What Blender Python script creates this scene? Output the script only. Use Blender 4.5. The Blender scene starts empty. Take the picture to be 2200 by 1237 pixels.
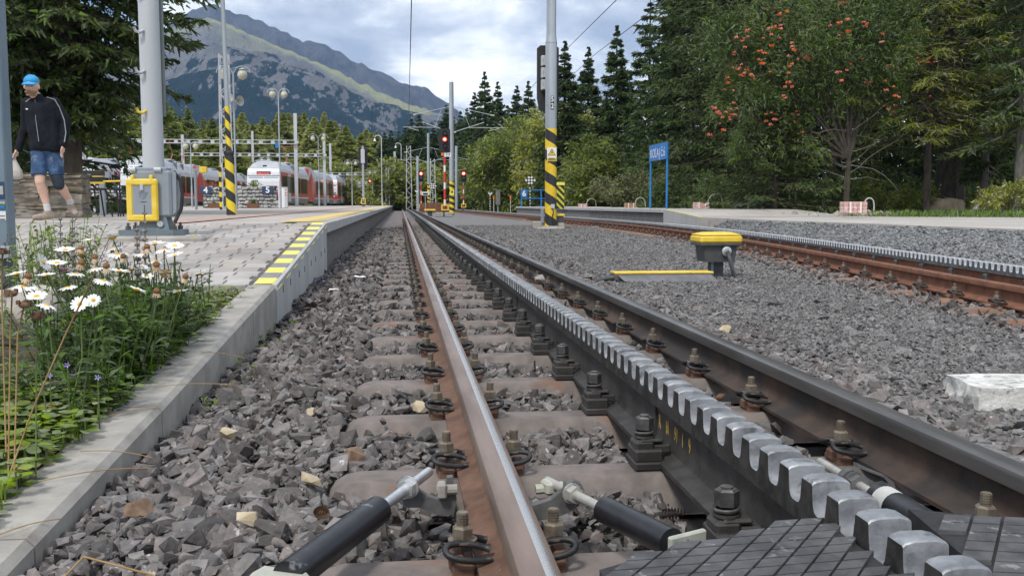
import bpy, bmesh, math, random
import numpy as np
from mathutils import Vector, Matrix, Euler
R_ = math.radians
random.seed(7); rng = np.random.default_rng(7)
scene = bpy.context.scene
col = scene.collection

# ------------------------------------------------------------------ camera
TH, PH, FPX = R_(6.65), R_(5.03), 2050.0
CAM = np.array([0, 0, .54])
cd = bpy.data.cameras.new('camera'); cam = bpy.data.objects.new('camera', cd); col.objects.link(cam)
cd.sensor_width = 36; cd.lens = FPX / 2200 * 36; cd.clip_start = .05; cd.clip_end = 20000
cam.location = CAM; cam.rotation_euler = (R_(90) - PH, 0, -TH)
scene.camera = cam

# ------------------------------------------------------------------ sky, sun, exposure
SUN_EL, SUN_AZ = 52, 212          # azimuth clockwise from +Y (the view is towards +Y)
w = bpy.data.worlds.new('World'); scene.world = w; w.use_nodes = True
nt = w.node_tree; N = nt.nodes; L = nt.links; N.clear()
def wn(t, **k):
    n = N.new(t)
    for a, b in k.items(): setattr(n, a, b)
    return n
out = wn('ShaderNodeOutputWorld'); bg = wn('ShaderNodeBackground'); bg.inputs['Strength'].default_value = .11
sky = wn('ShaderNodeTexSky'); sky.sky_type = 'NISHITA'; sky.sun_disc = False
sky.sun_elevation = R_(SUN_EL); sky.sun_rotation = R_(SUN_AZ); sky.altitude = 900
tc = wn('ShaderNodeTexCoord'); sep = wn('ShaderNodeSeparateXYZ'); L.new(tc.outputs['Generated'], sep.inputs[0])
def m_(op, a, b=None, c=None):
    n = wn('ShaderNodeMath', operation=op)
    for i, v in enumerate((a, b, c)):
        if v is None: continue
        if isinstance(v, (int, float)): n.inputs[i].default_value = v
        else: L.new(v, n.inputs[i])
    return n.outputs[0]
zz = m_('ADD', m_('MAXIMUM', sep.outputs[2], 0.0), .30)
cx = m_('DIVIDE', sep.outputs[0], zz); cy = m_('DIVIDE', sep.outputs[1], zz)
cmb = wn('ShaderNodeCombineXYZ'); L.new(cx, cmb.inputs[0]); L.new(cy, cmb.inputs[1]); cmb.inputs[2].default_value = 3.3
def wnoise(scale, detail, rough, off, dist=.3):
    mp = wn('ShaderNodeMapping'); mp.inputs['Location'].default_value = off; L.new(cmb.outputs[0], mp.inputs[0])
    n = wn('ShaderNodeTexNoise'); n.inputs['Scale'].default_value = scale; n.inputs['Detail'].default_value = detail
    n.inputs['Roughness'].default_value = rough; n.inputs['Distortion'].default_value = dist
    L.new(mp.outputs[0], n.inputs['Vector']); return n.outputs[0]
n1 = wnoise(1.3, 9, .55, (.4, .2, 0), .1); n2 = wnoise(2.7, 10, .57, (5.3, 2.1, 1.0), .15)
def ramp(fac, stops):
    r = wn('ShaderNodeValToRGB'); L.new(fac, r.inputs[0]); e = r.color_ramp.elements
    while len(e) < len(stops): e.new(.5)
    for i, (p, c) in enumerate(stops): e[i].position = p; e[i].color = (*c, 1)
    return r.outputs[0]
cl = ramp(n2, [(.36, (3.9, 4.5, 5.6)), (.46, (5.7, 6.3, 7.2)), (.55, (9.0, 9.4, 9.9)), (.66, (13, 13, 13))])
cov = ramp(n1, [(.36, (0, 0, 0)), (.47, (1, 1, 1))])
mx = wn('ShaderNodeMix', data_type='RGBA'); L.new(cov, mx.inputs[0]); L.new(sky.outputs[0], mx.inputs[6]); L.new(cl, mx.inputs[7])
L.new(mx.outputs[2], bg.inputs[0]); L.new(bg.outputs[0], out.inputs[0])

sd = bpy.data.lights.new('sun', 'SUN'); sd.energy = 2.2; sd.angle = R_(10); sd.color = (1, .95, .87)
so = bpy.data.objects.new('sun', sd); col.objects.link(so)
so.rotation_euler = (R_(90 - SUN_EL), 0, R_(180 - SUN_AZ))
scene.view_settings.view_transform = 'Standard'; scene.view_settings.look = 'None'
scene.view_settings.exposure = .28; scene.view_settings.gamma = 1
scene.render.engine = 'CYCLES'; scene.cycles.use_denoising = True
scene.cycles.max_bounces = 6; scene.cycles.diffuse_bounces = 3; scene.cycles.glossy_bounces = 3
scene.cycles.transparent_max_bounces = 8; scene.cycles.volume_bounces = 0

# ------------------------------------------------------------------ helpers
_Rv = np.array([math.cos(TH), -math.sin(TH), 0])
_Fv = np.array([math.sin(TH)*math.cos(PH), math.cos(TH)*math.cos(PH), -math.sin(PH)])
_Uv = np.array([math.sin(TH)*math.sin(PH), math.cos(TH)*math.sin(PH), math.cos(PH)])
def ray(x, y): return _Fv + _Rv*(x-1100)/FPX + _Uv*(618.5-y)/FPX
def atY(x, y, Y): r = ray(x, y); return CAM + r*(Y/r[1])          # point of the place at distance Y along the track
def atX(x, y, X): r = ray(x, y); return CAM + r*(X/r[0])
def atZ(x, y, Z): r = ray(x, y); return CAM + r*((Z-CAM[2])/r[2])

def mat(name, c1, c2=None, scale=6, rough=.75, metal=0, bump=0, bscale=40, lo=.38, hi=.62, c3=None, s3=30, t3=.62, w3=.05,
        var=0, spec=.5, detail=6, coords='pos', stretch=(1, 1, 1), emit=None, trans=0, coat=0, rvar=0):
    m = bpy.data.materials.new(name); m.use_nodes = True
    nt = m.node_tree; N = nt.nodes; L = nt.links; b = N['Principled BSDF']
    b.inputs['Roughness'].default_value = rough; b.inputs['Metallic'].default_value = metal
    b.inputs['Specular IOR Level'].default_value = spec; b.inputs['Coat Weight'].default_value = coat
    def vec():
        if coords == 'pos': o = N.new('ShaderNodeNewGeometry').outputs['Position']
        else: o = N.new('ShaderNodeTexCoord').outputs['Object']
        mp = N.new('ShaderNodeMapping'); mp.inputs['Scale'].default_value = stretch; L.new(o, mp.inputs[0]); return mp.outputs[0]
    V = vec()
    def noise(s, d=detail):
        n = N.new('ShaderNodeTexNoise'); n.inputs['Scale'].default_value = s; n.inputs['Detail'].default_value = d
        n.inputs['Roughness'].default_value = .6; L.new(V, n.inputs['Vector']); return n.outputs[0]
    def mrange(x, a, c):
        n = N.new('ShaderNodeMapRange'); n.inputs[1].default_value = a; n.inputs[2].default_value = c; L.new(x, n.inputs[0]); return n.outputs[0]
    def mix(f, a, c):
        n = N.new('ShaderNodeMix'); n.data_type = 'RGBA'
        for i, v in ((0, f), (6, a), (7, c)):
            if isinstance(v, tuple): n.inputs[i].default_value = (*v, 1)
            elif isinstance(v, (int, float)): n.inputs[i].default_value = v
            else: L.new(v, n.inputs[i])
        return n.outputs[2]
    c = tuple(c1)
    if c2 is not None: c = mix(mrange(noise(scale), lo, hi), tuple(c1), tuple(c2))
    if c3 is not None: c = mix(mrange(noise(s3, 4), t3, t3+w3), c, tuple(c3))
    if var:
        g = N.new('ShaderNodeNewGeometry'); oi = N.new('ShaderNodeObjectInfo')
        a = N.new('ShaderNodeMath'); a.operation = 'ADD'; L.new(g.outputs['Random Per Island'], a.inputs[0]); L.new(oi.outputs['Random'], a.inputs[1])
        fr = N.new('ShaderNodeMath'); fr.operation = 'FRACT'; L.new(a.outputs[0], fr.inputs[0])
        h = N.new('ShaderNodeHueSaturation'); mr = N.new('ShaderNodeMapRange'); mr.inputs[3].default_value = 1-var; mr.inputs[4].default_value = 1+var
        L.new(fr.outputs[0], mr.inputs[0]); L.new(mr.outputs[0], h.inputs['Value'])
        m2 = N.new('ShaderNodeMath'); m2.operation = 'MULTIPLY'; m2.inputs[1].default_value = 7.31; L.new(fr.outputs[0], m2.inputs[0])
        f2 = N.new('ShaderNodeMath'); f2.operation = 'FRACT'; L.new(m2.outputs[0], f2.inputs[0])
        mr2 = N.new('ShaderNodeMapRange'); mr2.inputs[3].default_value = .5; mr2.inputs[4].default_value = 1.35; L.new(f2.outputs[0], mr2.inputs[0]); L.new(mr2.outputs[0], h.inputs['Saturation'])
        if isinstance(c, tuple): h.inputs['Color'].default_value = (*c, 1)
        else: L.new(c, h.inputs['Color'])
        c = h.outputs[0]
    if isinstance(c, tuple): b.inputs['Base Color'].default_value = (*c, 1)
    else: L.new(c, b.inputs['Base Color'])
    if rvar:
        n = N.new('ShaderNodeMapRange'); n.inputs[3].default_value = rough-rvar; n.inputs[4].default_value = rough+rvar
        L.new(noise(scale*2.3), n.inputs[0]); L.new(n.outputs[0], b.inputs['Roughness'])
    if bump:
        bn = N.new('ShaderNodeBump'); bn.inputs['Strength'].default_value = bump; bn.inputs['Distance'].default_value = .3/bscale
        L.new(noise(bscale, 5), bn.inputs['Height']); L.new(bn.outputs[0], b.inputs['Normal'])
    if emit: b.inputs['Emission Color'].default_value = (*emit[:3], 1); b.inputs['Emission Strength'].default_value = emit[3]
    if trans:
        tr = N.new('ShaderNodeBsdfTranslucent'); ms = N.new('ShaderNodeMixShader'); ms.inputs[0].default_value = trans
        if isinstance(c, tuple): tr.inputs[0].default_value = (*c, 1)
        else: L.new(c, tr.inputs[0])
        L.new(b.outputs[0], ms.inputs[1]); L.new(tr.outputs[0], ms.inputs[2]); L.new(ms.outputs[0], N['Material Output'].inputs[0])
    return m

def stripes(name, ca, cb, period, mode='helix', duty=.5, slope=1.0, axis=0, rough=.5):
    """painted bands: helix round a pole, diagonal on a flat sheet, or plain rings"""
    m = bpy.data.materials.new(name); m.use_nodes = True; nt = m.node_tree; N = nt.nodes; L = nt.links; b = N['Principled BSDF']
    b.inputs['Roughness'].default_value = rough
    t = N.new('ShaderNodeTexCoord'); s = N.new('ShaderNodeSeparateXYZ'); L.new(t.outputs['Object'], s.inputs[0])
    def ma(op, a, c):
        n = N.new('ShaderNodeMath'); n.operation = op
        for i, v in enumerate((a, c)):
            if isinstance(v, (int, float)): n.inputs[i].default_value = v
            elif v is not None: L.new(v, n.inputs[i])
        return n.outputs[0]
    z = ma('DIVIDE', s.outputs[2], period)
    if mode == 'helix': q = ma('MULTIPLY', ma('ARCTAN2', s.outputs[1], s.outputs[0]), slope/(2*math.pi))
    elif mode == 'diag': q = ma('MULTIPLY', s.outputs[axis], slope/period)
    else: q = ma('MULTIPLY', z, 0)
    fr = ma('FRACT', ma('ADD', ma('ADD', z, q), 50.0), None)
    g = ma('GREATER_THAN', fr, duty)
    nz = N.new('ShaderNodeTexNoise'); nz.inputs['Scale'].default_value = 9; L.new(t.outputs['Object'], nz.inputs[0])
    mx = N.new('ShaderNodeMix'); mx.data_type = 'RGBA'; L.new(g, mx.inputs[0]); mx.inputs[6].default_value = (*ca, 1); mx.inputs[7].default_value = (*cb, 1)
    hs = N.new('ShaderNodeHueSaturation'); mr = N.new('ShaderNodeMapRange'); mr.inputs[3].default_value = .8; mr.inputs[4].default_value = 1.15
    L.new(nz.outputs[0], mr.inputs[0]); L.new(mr.outputs[0], hs.inputs['Value']); L.new(mx.outputs[2], hs.inputs['Color']); L.new(hs.outputs[0], b.inputs['Base Color'])
    return m

def frame(d, up=(0, 0, 1)):
    d = Vector(d).normalized(); u = Vector(up)
    if abs(d.dot(u)) > .98: u = Vector((0, 1, 0))
    a = d.cross(u).normalized(); return d, a, a.cross(d)

class MB:
    """collects shapes for ONE mesh object"""
    def __init__(s): s.v = []; s.f = []; s.m = []
    def add(s, vs, fs, mi=0):
        o = len(s.v); s.v += [tuple(p) for p in vs]; s.f += [tuple(i+o for i in q) for q in fs]; s.m += [mi]*len(fs); return s
    def box(s, c, d, rz=0, mi=0, bev=0, rot=None):
        hx, hy, hz = d[0]/2, d[1]/2, d[2]/2; M = rot if rot is not None else Matrix.Rotation(rz, 3, 'Z'); c = Vector(c)
        if not bev:
            vs = [(x*hx, y*hy, z*hz) for z in (-1, 1) for y in (-1, 1) for x in (-1, 1)]
            fs = [(0, 2, 3, 1), (4, 5, 7, 6), (0, 1, 5, 4), (2, 6, 7, 3), (0, 4, 6, 2), (1, 3, 7, 5)]
        else:
            b = min(bev, hx*.9, hy*.9, hz*.9); vs = []; idx = {}
            for sx in (-1, 1):
                for sy in (-1, 1):
                    for sz in (-1, 1):
                        for k in range(3):
                            p = [sx*(hx-b), sy*(hy-b), sz*(hz-b)]; p[k] += (sx, sy, sz)[k]*b
                            idx[sx, sy, sz, k] = len(vs); vs.append(p)
            fs = []
            for k in range(3):
                for sg in (-1, 1):
                    q = []
                    for a, e in ((-1, -1), (1, -1), (1, 1), (-1, 1)):
                        t = [0, 0, 0]; t[k] = sg; t[(k+1) % 3] = a; t[(k+2) % 3] = e; q.append(idx[(*t, k)])
                    fs.append(tuple(q if sg > 0 else q[::-1]))
                i, j = (k+1) % 3, (k+2) % 3
                for a in (-1, 1):
                    for e in (-1, 1):
                        t0 = [0]*3; t1 = [0]*3; t0[i] = t1[i] = a; t0[j] = t1[j] = e; t0[k] = -1; t1[k] = 1
                        fs.append((idx[(*t0, i)], idx[(*t1, i)], idx[(*t1, j)], idx[(*t0, j)]))
            for sx in (-1, 1):
                for sy in (-1, 1):
                    for sz in (-1, 1): fs.append(tuple(idx[sx, sy, sz, k] for k in range(3)))
        return s.add([M @ Vector(p) + c for p in vs], fs, mi)
    def cyl(s, p0, p1, r0, r1=None, n=12, cap=True, mi=0):
        r1 = r0 if r1 is None else r1; p0 = Vector(p0); p1 = Vector(p1); d, a, b = frame(p1-p0); vs = []
        for p, r in ((p0, r0), (p1, r1)):
            for i in range(n): t = 2*math.pi*(i+.5)/n; vs.append(p + (a*math.cos(t)+b*math.sin(t))*r)
        fs = [(i, (i+1) % n, n+(i+1) % n, n+i) for i in range(n)]
        if cap: fs += [tuple(range(n))[::-1], tuple(range(n, 2*n))]
        return s.add(vs, fs, mi)
    def tube(s, pts, r, n=6, closed=False, mi=0):
        pts = [Vector(p) for p in pts]; K = len(pts); vs = []; rr = r if hasattr(r, '__len__') else [r]*K
        a = None
        for i, p in enumerate(pts):
            d = (pts[(i+1) % K]-pts[i-1]) if closed else (pts[min(i+1, K-1)]-pts[max(i-1, 0)])
            d.normalize()
            if a is None: _, a, b = frame(d)
            else:
                a = (a - d*a.dot(d)); a = a.normalized() if a.length > 1e-5 else frame(d)[1]
                b = a.cross(d)
            for k in range(n): t = 2*math.pi*k/n; vs.append(p+(a*math.cos(t)+b*math.sin(t))*rr[i])
        fs = []
        for i in range(K if closed else K-1):
            j = (i+1) % K
            for k in range(n): fs.append((i*n+k, i*n+(k+1) % n, j*n+(k+1) % n, j*n+k))
        if not closed: fs += [tuple(range(n)), tuple(range((K-1)*n, K*n))[::-1]]
        return s.add(vs, fs, mi)
    def lathe(s, prof, n=16, c=(0, 0, 0), axis=(0, 0, 1), mi=0):
        d, a, b = frame(axis); c = Vector(c); vs = []; K = len(prof)
        for r, h in prof:
            for k in range(n): t = 2*math.pi*k/n; vs.append(c+d*h+(a*math.cos(t)+b*math.sin(t))*max(r, 1e-4))
        fs = [(i*n+k, i*n+(k+1) % n, (i+1)*n+(k+1) % n, (i+1)*n+k) for i in range(K-1) for k in range(n)]
        fs += [tuple(range(n))[::-1], tuple(range((K-1)*n, K*n))]
        return s.add(vs, fs, mi)
    def prism(s, poly, d, o=(0, 0, 0), ax=((1, 0, 0), (0, 0, 1)), mi=0, mside=None):
        """poly in the plane of ax[0], ax[1], pushed by the vector d"""
        a, b = Vector(ax[0]), Vector(ax[1]); o = Vector(o); d = Vector(d); n = len(poly)
        vs = [o+a*x+b*y for x, y in poly]; vs += [p+d for p in vs]
        s.add(vs, [tuple(range(n))[::-1], tuple(range(n, 2*n))], mi)
        o2 = len(s.v)-2*n
        fs = [tuple(o2+i for i in (k, (k+1) % n, n+(k+1) % n, n+k)) for k in range(n)]
        s.f += fs; s.m += [mi if mside is None else mside]*n; return s
    def sphere(s, c, r, n=10, k=6, mi=0, sc=(1, 1, 1)):
        prof = [(math.sin(math.pi*i/k), -math.cos(math.pi*i/k)) for i in range(k+1)]; t = MB().lathe(prof, n)
        return s.add([(c[0]+x*r*sc[0], c[1]+y*r*sc[1], c[2]+z*r*sc[2]) for x, y, z in t.v], t.f, mi)
    def mesh(s, name, mats, smooth=False):
        me = bpy.data.meshes.new(name); me.from_pydata(s.v, [], s.f)
        mats = mats if isinstance(mats, (list, tuple)) else [mats]
        for m in mats: me.materials.append(m)
        if len(mats) > 1: me.polygons.foreach_set('material_index', s.m)
        if smooth is True: me.polygons.foreach_set('use_smooth', [True]*len(me.polygons))
        me.update()
        if smooth == 'auto': auto_smooth(me)
        return me
    def build(s, name, mats, parent=None, smooth=False, loc=None, rz=None):
        return link(name, s.mesh(name, mats, smooth), parent, loc, rz)

def auto_smooth(me, ang=35):
    bm = bmesh.new(); bm.from_mesh(me); bmesh.ops.recalc_face_normals(bm, faces=bm.faces); a = R_(ang)
    for f in bm.faces: f.smooth = True
    for e in bm.edges:
        if len(e.link_faces) != 2 or e.calc_face_angle(0) > a: e.smooth = False
    bm.to_mesh(me); bm.free()

CH = {}
def link(name, me, parent=None, loc=None, rz=None):
    o = bpy.data.objects.new(name, me); col.objects.link(o)
    if parent is not None: o.parent = parent; CH.setdefault(parent.name, []).append(o)
    if loc is not None: o.location = loc
    if rz is not None: o.rotation_euler = rz if hasattr(rz, '__len__') else (0, 0, rz)
    return o
def npmesh(name, V, F, mats, smooth=False, mi=None):
    """fast mesh from arrays, all faces of one size"""
    me = bpy.data.meshes.new(name); V = np.asarray(V, np.float32); F = np.asarray(F, np.int32); k = F.shape[1]
    me.vertices.add(len(V)); me.vertices.foreach_set('co', V.ravel()); me.loops.add(F.size); me.loops.foreach_set('vertex_index', F.ravel())
    me.polygons.add(len(F)); me.polygons.foreach_set('loop_start', np.arange(0, F.size, k, dtype=np.int32))
    for m in (mats if isinstance(mats, (list, tuple)) else [mats]): me.materials.append(m)
    if mi is not None: me.polygons.foreach_set('material_index', np.asarray(mi, np.int32))
    me.update(calc_edges=True); me.validate()
    me.shade_smooth() if smooth else me.shade_flat()
    return me
def tag(o, label=None, cat=None, group=None, kind=None):
    if label: o['label'] = label
    if cat: o['category'] = cat
    if group: o['group'] = group
    if kind: o['kind'] = kind
    return o
def thing(name, label, cat, loc=(0, 0, 0), rz=0, group=None):
    o = bpy.data.objects.new(name, None); col.objects.link(o); o.location = loc
    o.rotation_euler = rz if hasattr(rz, '__len__') else (0, 0, rz); o.empty_display_size = .1
    return tag(o, label, cat, group)
def copy_tree(o, parent=None, loc=None, rz=None, label=None, group=None, scale=None):
    c = o.copy(); col.objects.link(c); c.parent = parent
    if loc is not None: c.location = loc
    if rz is not None: c.rotation_euler = rz if hasattr(rz, '__len__') else (0, 0, rz)
    if scale is not None: c.scale = scale if hasattr(scale, '__len__') else (scale,)*3
    if label: c['label'] = label
    if group: c['group'] = group
    for ch in CH.get(o.name, ()): copy_tree(ch, c)
    return c
def text(name, body, size, m, parent, loc, rot=(R_(90), 0, 0), ext=.001, sx=1, align='CENTER', bold=0):
    cu = bpy.data.curves.new(name, 'FONT'); cu.body = body; cu.size = size; cu.extrude = ext; cu.align_x = align; cu.align_y = 'CENTER'; cu.offset = bold; cu.resolution_u = 4
    tmp = bpy.data.objects.new(name+'_tmp', cu); me = bpy.data.meshes.new_from_object(tmp); bpy.data.objects.remove(tmp); me.name = name
    me.materials.clear(); me.materials.append(m); o = link(name, me, parent, loc, rot); o.scale = (sx, 1, 1); return o
def text_row(body, size, m, parent, centre, d, rot, sx=1, gap=.09):
    """one object per character, set along the direction d"""
    d = Vector(d); os_ = []; cur = 0
    for ch_ in body:
        if ch_ == ' ': cur += size*.3*sx; continue
        o = text('letter', ch_, size, m, parent, (0, 0, 0), rot, sx=sx, align='LEFT'); xs_ = [v.co.x for v in o.data.vertices]; x0, x1 = min(xs_), max(xs_)
        os_.append((o, cur-x0*sx)); cur += (x1-x0)*sx+gap*size*sx
    for o, c in os_: o.location = Vector(centre)+d*(c-cur/2)
    return cur
def interp(x, pts): return float(np.interp(x, [p[0] for p in pts], [p[1] for p in pts]))

# ------------------------------------------------------------------ materials
M = {}
M['soil'] = mat('soil', (.045, .035, .025), (.09, .07, .05), 12, .95, bump=.8, bscale=30)
M['terrain'] = mat('terrain', (.06, .07, .035), (.10, .10, .055), .4, .95, bump=.5, bscale=3)
M['yard'] = mat('yard_paving', (.39, .352, .318), (.48, .436, .396), .9, .85, bump=.15, bscale=50, c3=(.34, .31, .285), s3=6, t3=.6)
M['paver'] = mat('paver', (.35, .318, .29), (.44, .402, .37), 3, .88, bump=.3, bscale=120, var=.13)
M['joint'] = mat('joint_sand', (.035, .033, .03), (.07, .065, .06), 30, .95)
M['concrete'] = mat('concrete', (.29, .272, .245), (.40, .38, .345), 6, .88, bump=.5, bscale=110, c3=(.24, .22, .19), s3=9, t3=.58, w3=.2)
M['concrete_side'] = mat('concrete_face', (.33, .325, .31), (.42, .41, .39), 4, .88, bump=.4, bscale=60, c3=(.22, .22, .21), s3=18, t3=.62, w3=.1)
M['wall_panel'] = mat('smooth_concrete', (.40, .40, .395), (.46, .46, .455), 2.5, .8, bump=.1, bscale=60, stretch=(1, 1, .25))
M['dark_panel'] = mat('ribbed_dark_panel', (.15, .145, .14), (.21, .205, .20), 6, .85, bump=.6, bscale=70, stretch=(1, 1, 2.5))
M['yellow'] = mat('yellow_paint', (.72, .49, .03), (.82, .60, .09), 9, .6, bump=.15, c3=(.42, .34, .16), s3=26, t3=.64, w3=.1)
M['yellow_line'] = mat('yellow_tactile', (.66, .47, .13), (.74, .56, .22), 5, .7, c3=(.5, .42, .3), s3=18, t3=.62)
M['lemon'] = mat('lemon_paint', (.82, .74, .10), (.88, .80, .20), 12, .6, c3=(.6, .55, .2), s3=40, t3=.7)
M['grey_paint'] = mat('grey_paint', (.22, .215, .22), (.28, .27, .275), 12, .7)
M['red_brick'] = mat('red_paving', (.44, .26, .20), (.52, .34, .28), 2, .85, c3=(.45, .38, .34), s3=8, t3=.55)
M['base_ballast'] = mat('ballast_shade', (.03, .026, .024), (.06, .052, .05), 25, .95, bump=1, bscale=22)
M['far_ballast'] = mat('ballast_far', (.11, .098, .095), (.20, .18, .175), 26, .95, bump=1, bscale=20, c3=(.30, .28, .27), s3=22, t3=.63)
M['stone'] = mat('ballast_stone', (.090, .081, .077), (.205, .184, .176), 26, .85, bump=1, bscale=75, c3=(.40, .375, .36), s3=45, t3=.63, w3=.07, var=.55, lo=.3, hi=.7)
M['stone_tan'] = mat('tan_stone', (.42, .34, .22), (.55, .47, .34), 30, .85, bump=.5, bscale=90)
M['stone_white'] = mat('white_rock', (.48, .47, .44), (.74, .73, .70), 14, .9, bump=1, bscale=38, c3=(.26, .25, .23), s3=22, t3=.56, w3=.1)
M['stone_brown'] = mat('brown_stone', (.16, .10, .065), (.27, .18, .12), 30, .85, bump=.7, bscale=90)
M['gravel'] = mat('fine_gravel', (.115, .109, .107), (.195, .187, .183), 80, .9, var=.45, c3=(.34, .33, .32), s3=70, t3=.69)
M['gravel_bed'] = mat('gravel_bed', (.10, .096, .094), (.26, .25, .247), 70, .95, bump=1, bscale=65, c3=(.38, .37, .36), s3=48, t3=.64, w3=.04, lo=.32, hi=.68)
M['gravel_bank'] = mat('gravel_bank', (.11, .115, .118), (.25, .255, .26), 34, .95, bump=1, bscale=32, c3=(.36, .365, .37), s3=30, t3=.64, lo=.32, hi=.68)
M['path'] = mat('path_concrete', (.40, .37, .335), (.49, .46, .425), .7, .88, bump=.2, bscale=40, c3=(.31, .285, .255), s3=2.2, t3=.57, w3=.15)

def struct(o): o['kind'] = 'structure'; return o

# ------------------------------------------------------------------ terrain
def sheet(name, pts, z, m, parent=None, kind='structure'):
    b = MB(); b.add([(x, y, z if not hasattr(z, '__call__') else z(x, y)) for x, y in pts], [tuple(range(len(pts)))])
    o = b.build(name, m, parent)
    if parent is None: o['kind'] = kind
    return o
gb = MB()
xs = [-3800, -600, -60, -8, -.8, 1.7, 3.6, 8, 14, 60, 600, 3800]; ys = [-300, -20, 0, 8, 30, 60, 120, 400, 2000, 4300]
gv = [(x, y, -.34) for y in ys for x in xs]; nx = len(xs)
gb.add(gv, [(j*nx+i, j*nx+i+1, (j+1)*nx+i+1, (j+1)*nx+i) for j in range(len(ys)-1) for i in range(nx-1)])
struct(gb.build('ground', M['terrain']))

# ------------------------------------------------------------------ track alignment
T1 = lambda y: .735
T2P = [(-2, 3.55), (2, 4.02), (5.8, 4.6), (8.2, 4.92), (10.9, 5.36), (14.7, 5.86), (18, 6.2), (22, 6.47), (26, 6.6), (30, 6.55), (34, 6.38), (38, 6.2), (57, 5.75), (86, 5.15), (120, 4.5)]
_c = np.polyfit([p[0] for p in T2P], [p[1] for p in T2P], 7)
_ys = np.array([p[0] for p in T2P]); _xs = np.array([p[1] for p in T2P])
_fy = np.linspace(-2, 120, 489); _fx = np.interp(_fy, _ys, _xs)
for _ in range(3): _k = np.ones(13)/13; _fx = np.convolve(np.pad(_fx, 6, mode='reflect', reflect_type='odd'), _k, 'valid')
def T2(y): return float(np.interp(y, _fy, _fx))
def T2a(y): return math.atan2(T2(y+.2)-T2(y-.2), .4)           # heading angle from +Y towards +X

# ballast bed and gravel sheets (each its own sheet, stepped in height)
def ribbon(name, fa, fb, y0, y1, za, zb, m, step=1.0, kind='structure'):
    ys = np.arange(y0, y1+1e-6, step); v = []
    for y in ys: v += [(fa(y), y, za(y) if callable(za) else za), (fb(y), y, zb(y) if callable(zb) else zb)]
    b = MB(); b.add(v, [(2*i, 2*i+1, 2*i+3, 2*i+2) for i in range(len(ys)-1)]); o = b.build(name, m); o['kind'] = kind; return o
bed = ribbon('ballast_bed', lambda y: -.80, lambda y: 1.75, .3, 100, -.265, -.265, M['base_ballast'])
def interpX(y): return T2(y)-.535-.55
gmid = ribbon('gravel_strip', lambda y: 1.62, lambda y: interpX(y)-.15, .5, 100, -.150, -.150, M['gravel_bed'], .5)
bed2 = ribbon('ballast_bed_far_track', lambda y: interpX(y)-.22, lambda y: T2(y)+1.55, .5, 110, -.20, -.20, M['far_ballast'], .5)
# the far ballast shows its own material where single stones can no longer be told apart
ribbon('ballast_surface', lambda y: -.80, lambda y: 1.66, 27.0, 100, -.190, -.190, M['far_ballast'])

# ------------------------------------------------------------------ left: kerb line, ramp and platform
KP = [(-1, -.30), (.5, -.255), (2.1, -.187), (3.25, -.134), (6.2, .025), (10.4, .335), (300, .335)]
kz = lambda y: interp(y, KP)
EX = -.80
def ramp_box(b, x0, x1, y0, y1, top, zb, mi=0, mtop=0):
    v = [(x0, y0, zb), (x1, y0, zb), (x1, y1, zb), (x0, y1, zb), (x0, y0, top(y0)), (x1, y0, top(y0)), (x1, y1, top(y1)), (x0, y1, top(y1))]
    b.add(v, [(0, 3, 2, 1), (0, 1, 5, 4), (1, 2, 6, 5), (2, 3, 7, 6), (3, 0, 4, 7)], mi); b.add(v, [(4, 5, 6, 7)], mtop)
joints = [.1, 1.05, 2.13, 3.26, 4.3, 5.28, 6.2]
bedk = thing('garden_kerb', 'grey concrete kerb edging the flower bed beside the ballast', 'kerb')
for a, c in zip(joints, joints[1:]):
    b = MB(); g = .004; ch = .018
    x0, x1 = EX-.175, EX
    prof = lambda y: [(x0, -.5), (x1, -.5), (x1, kz(y)-ch), (x1-ch, kz(y)), (x0+.012, kz(y)), (x0, kz(y)-.012)]
    p0 = [(x, a+g, z) for x, z in prof(a)]; p1 = [(x, c-g, z) for x, z in prof(c)]
    b.add(p0+p1, [tuple(range(6)), tuple(range(6, 12))[::-1]]); b.add(p0+p1, [(i, (i+6), (i+1) % 6+6, (i+1) % 6) for i in range(6)])
    b.build('kerb_stone', M['concrete_side'] if False else M['concrete'], bedk)
# ramp wall of smooth panels
rampw = thing('ramp_wall', 'pale concrete panel wall carrying the paved ramp with yellow striped top', 'wall')
pj = [6.2, 7.25, 8.25, 9.3, 10.4]
for a, c in zip(pj, pj[1:]):
    b = MB(); ramp_box(b, EX-.14, EX+.012, a+.006, c-.006, kz, -.5); b.build('wall_panel', M['wall_panel'], rampw)
    for q in (.3, .72):
        y = a+(c-a)*q; MB().box((EX+.0125, y, kz(y)*.3-.04), (.006, .014, .05)).build('slot', M['joint'], rampw)
ns = 17; sy = np.linspace(6.22, 10.42, ns+1)
for i in range(ns):
    a, c = sy[i], sy[i+1]; b = MB(); e = .006
    v = [(EX-.135, a, kz(a)+e), (EX-.02, a, kz(a)+e), (EX+.016, a, kz(a)-.035), (EX-.135, c, kz(c)+e), (EX-.02, c, kz(c)+e), (EX+.016, c, kz(c)-.035)]
    b.add(v, [(0, 1, 4, 3), (1, 2, 5, 4)]); b.build('painted_stripe', M['lemon'] if i % 2 == 0 else M['grey_paint'], rampw)
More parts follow.
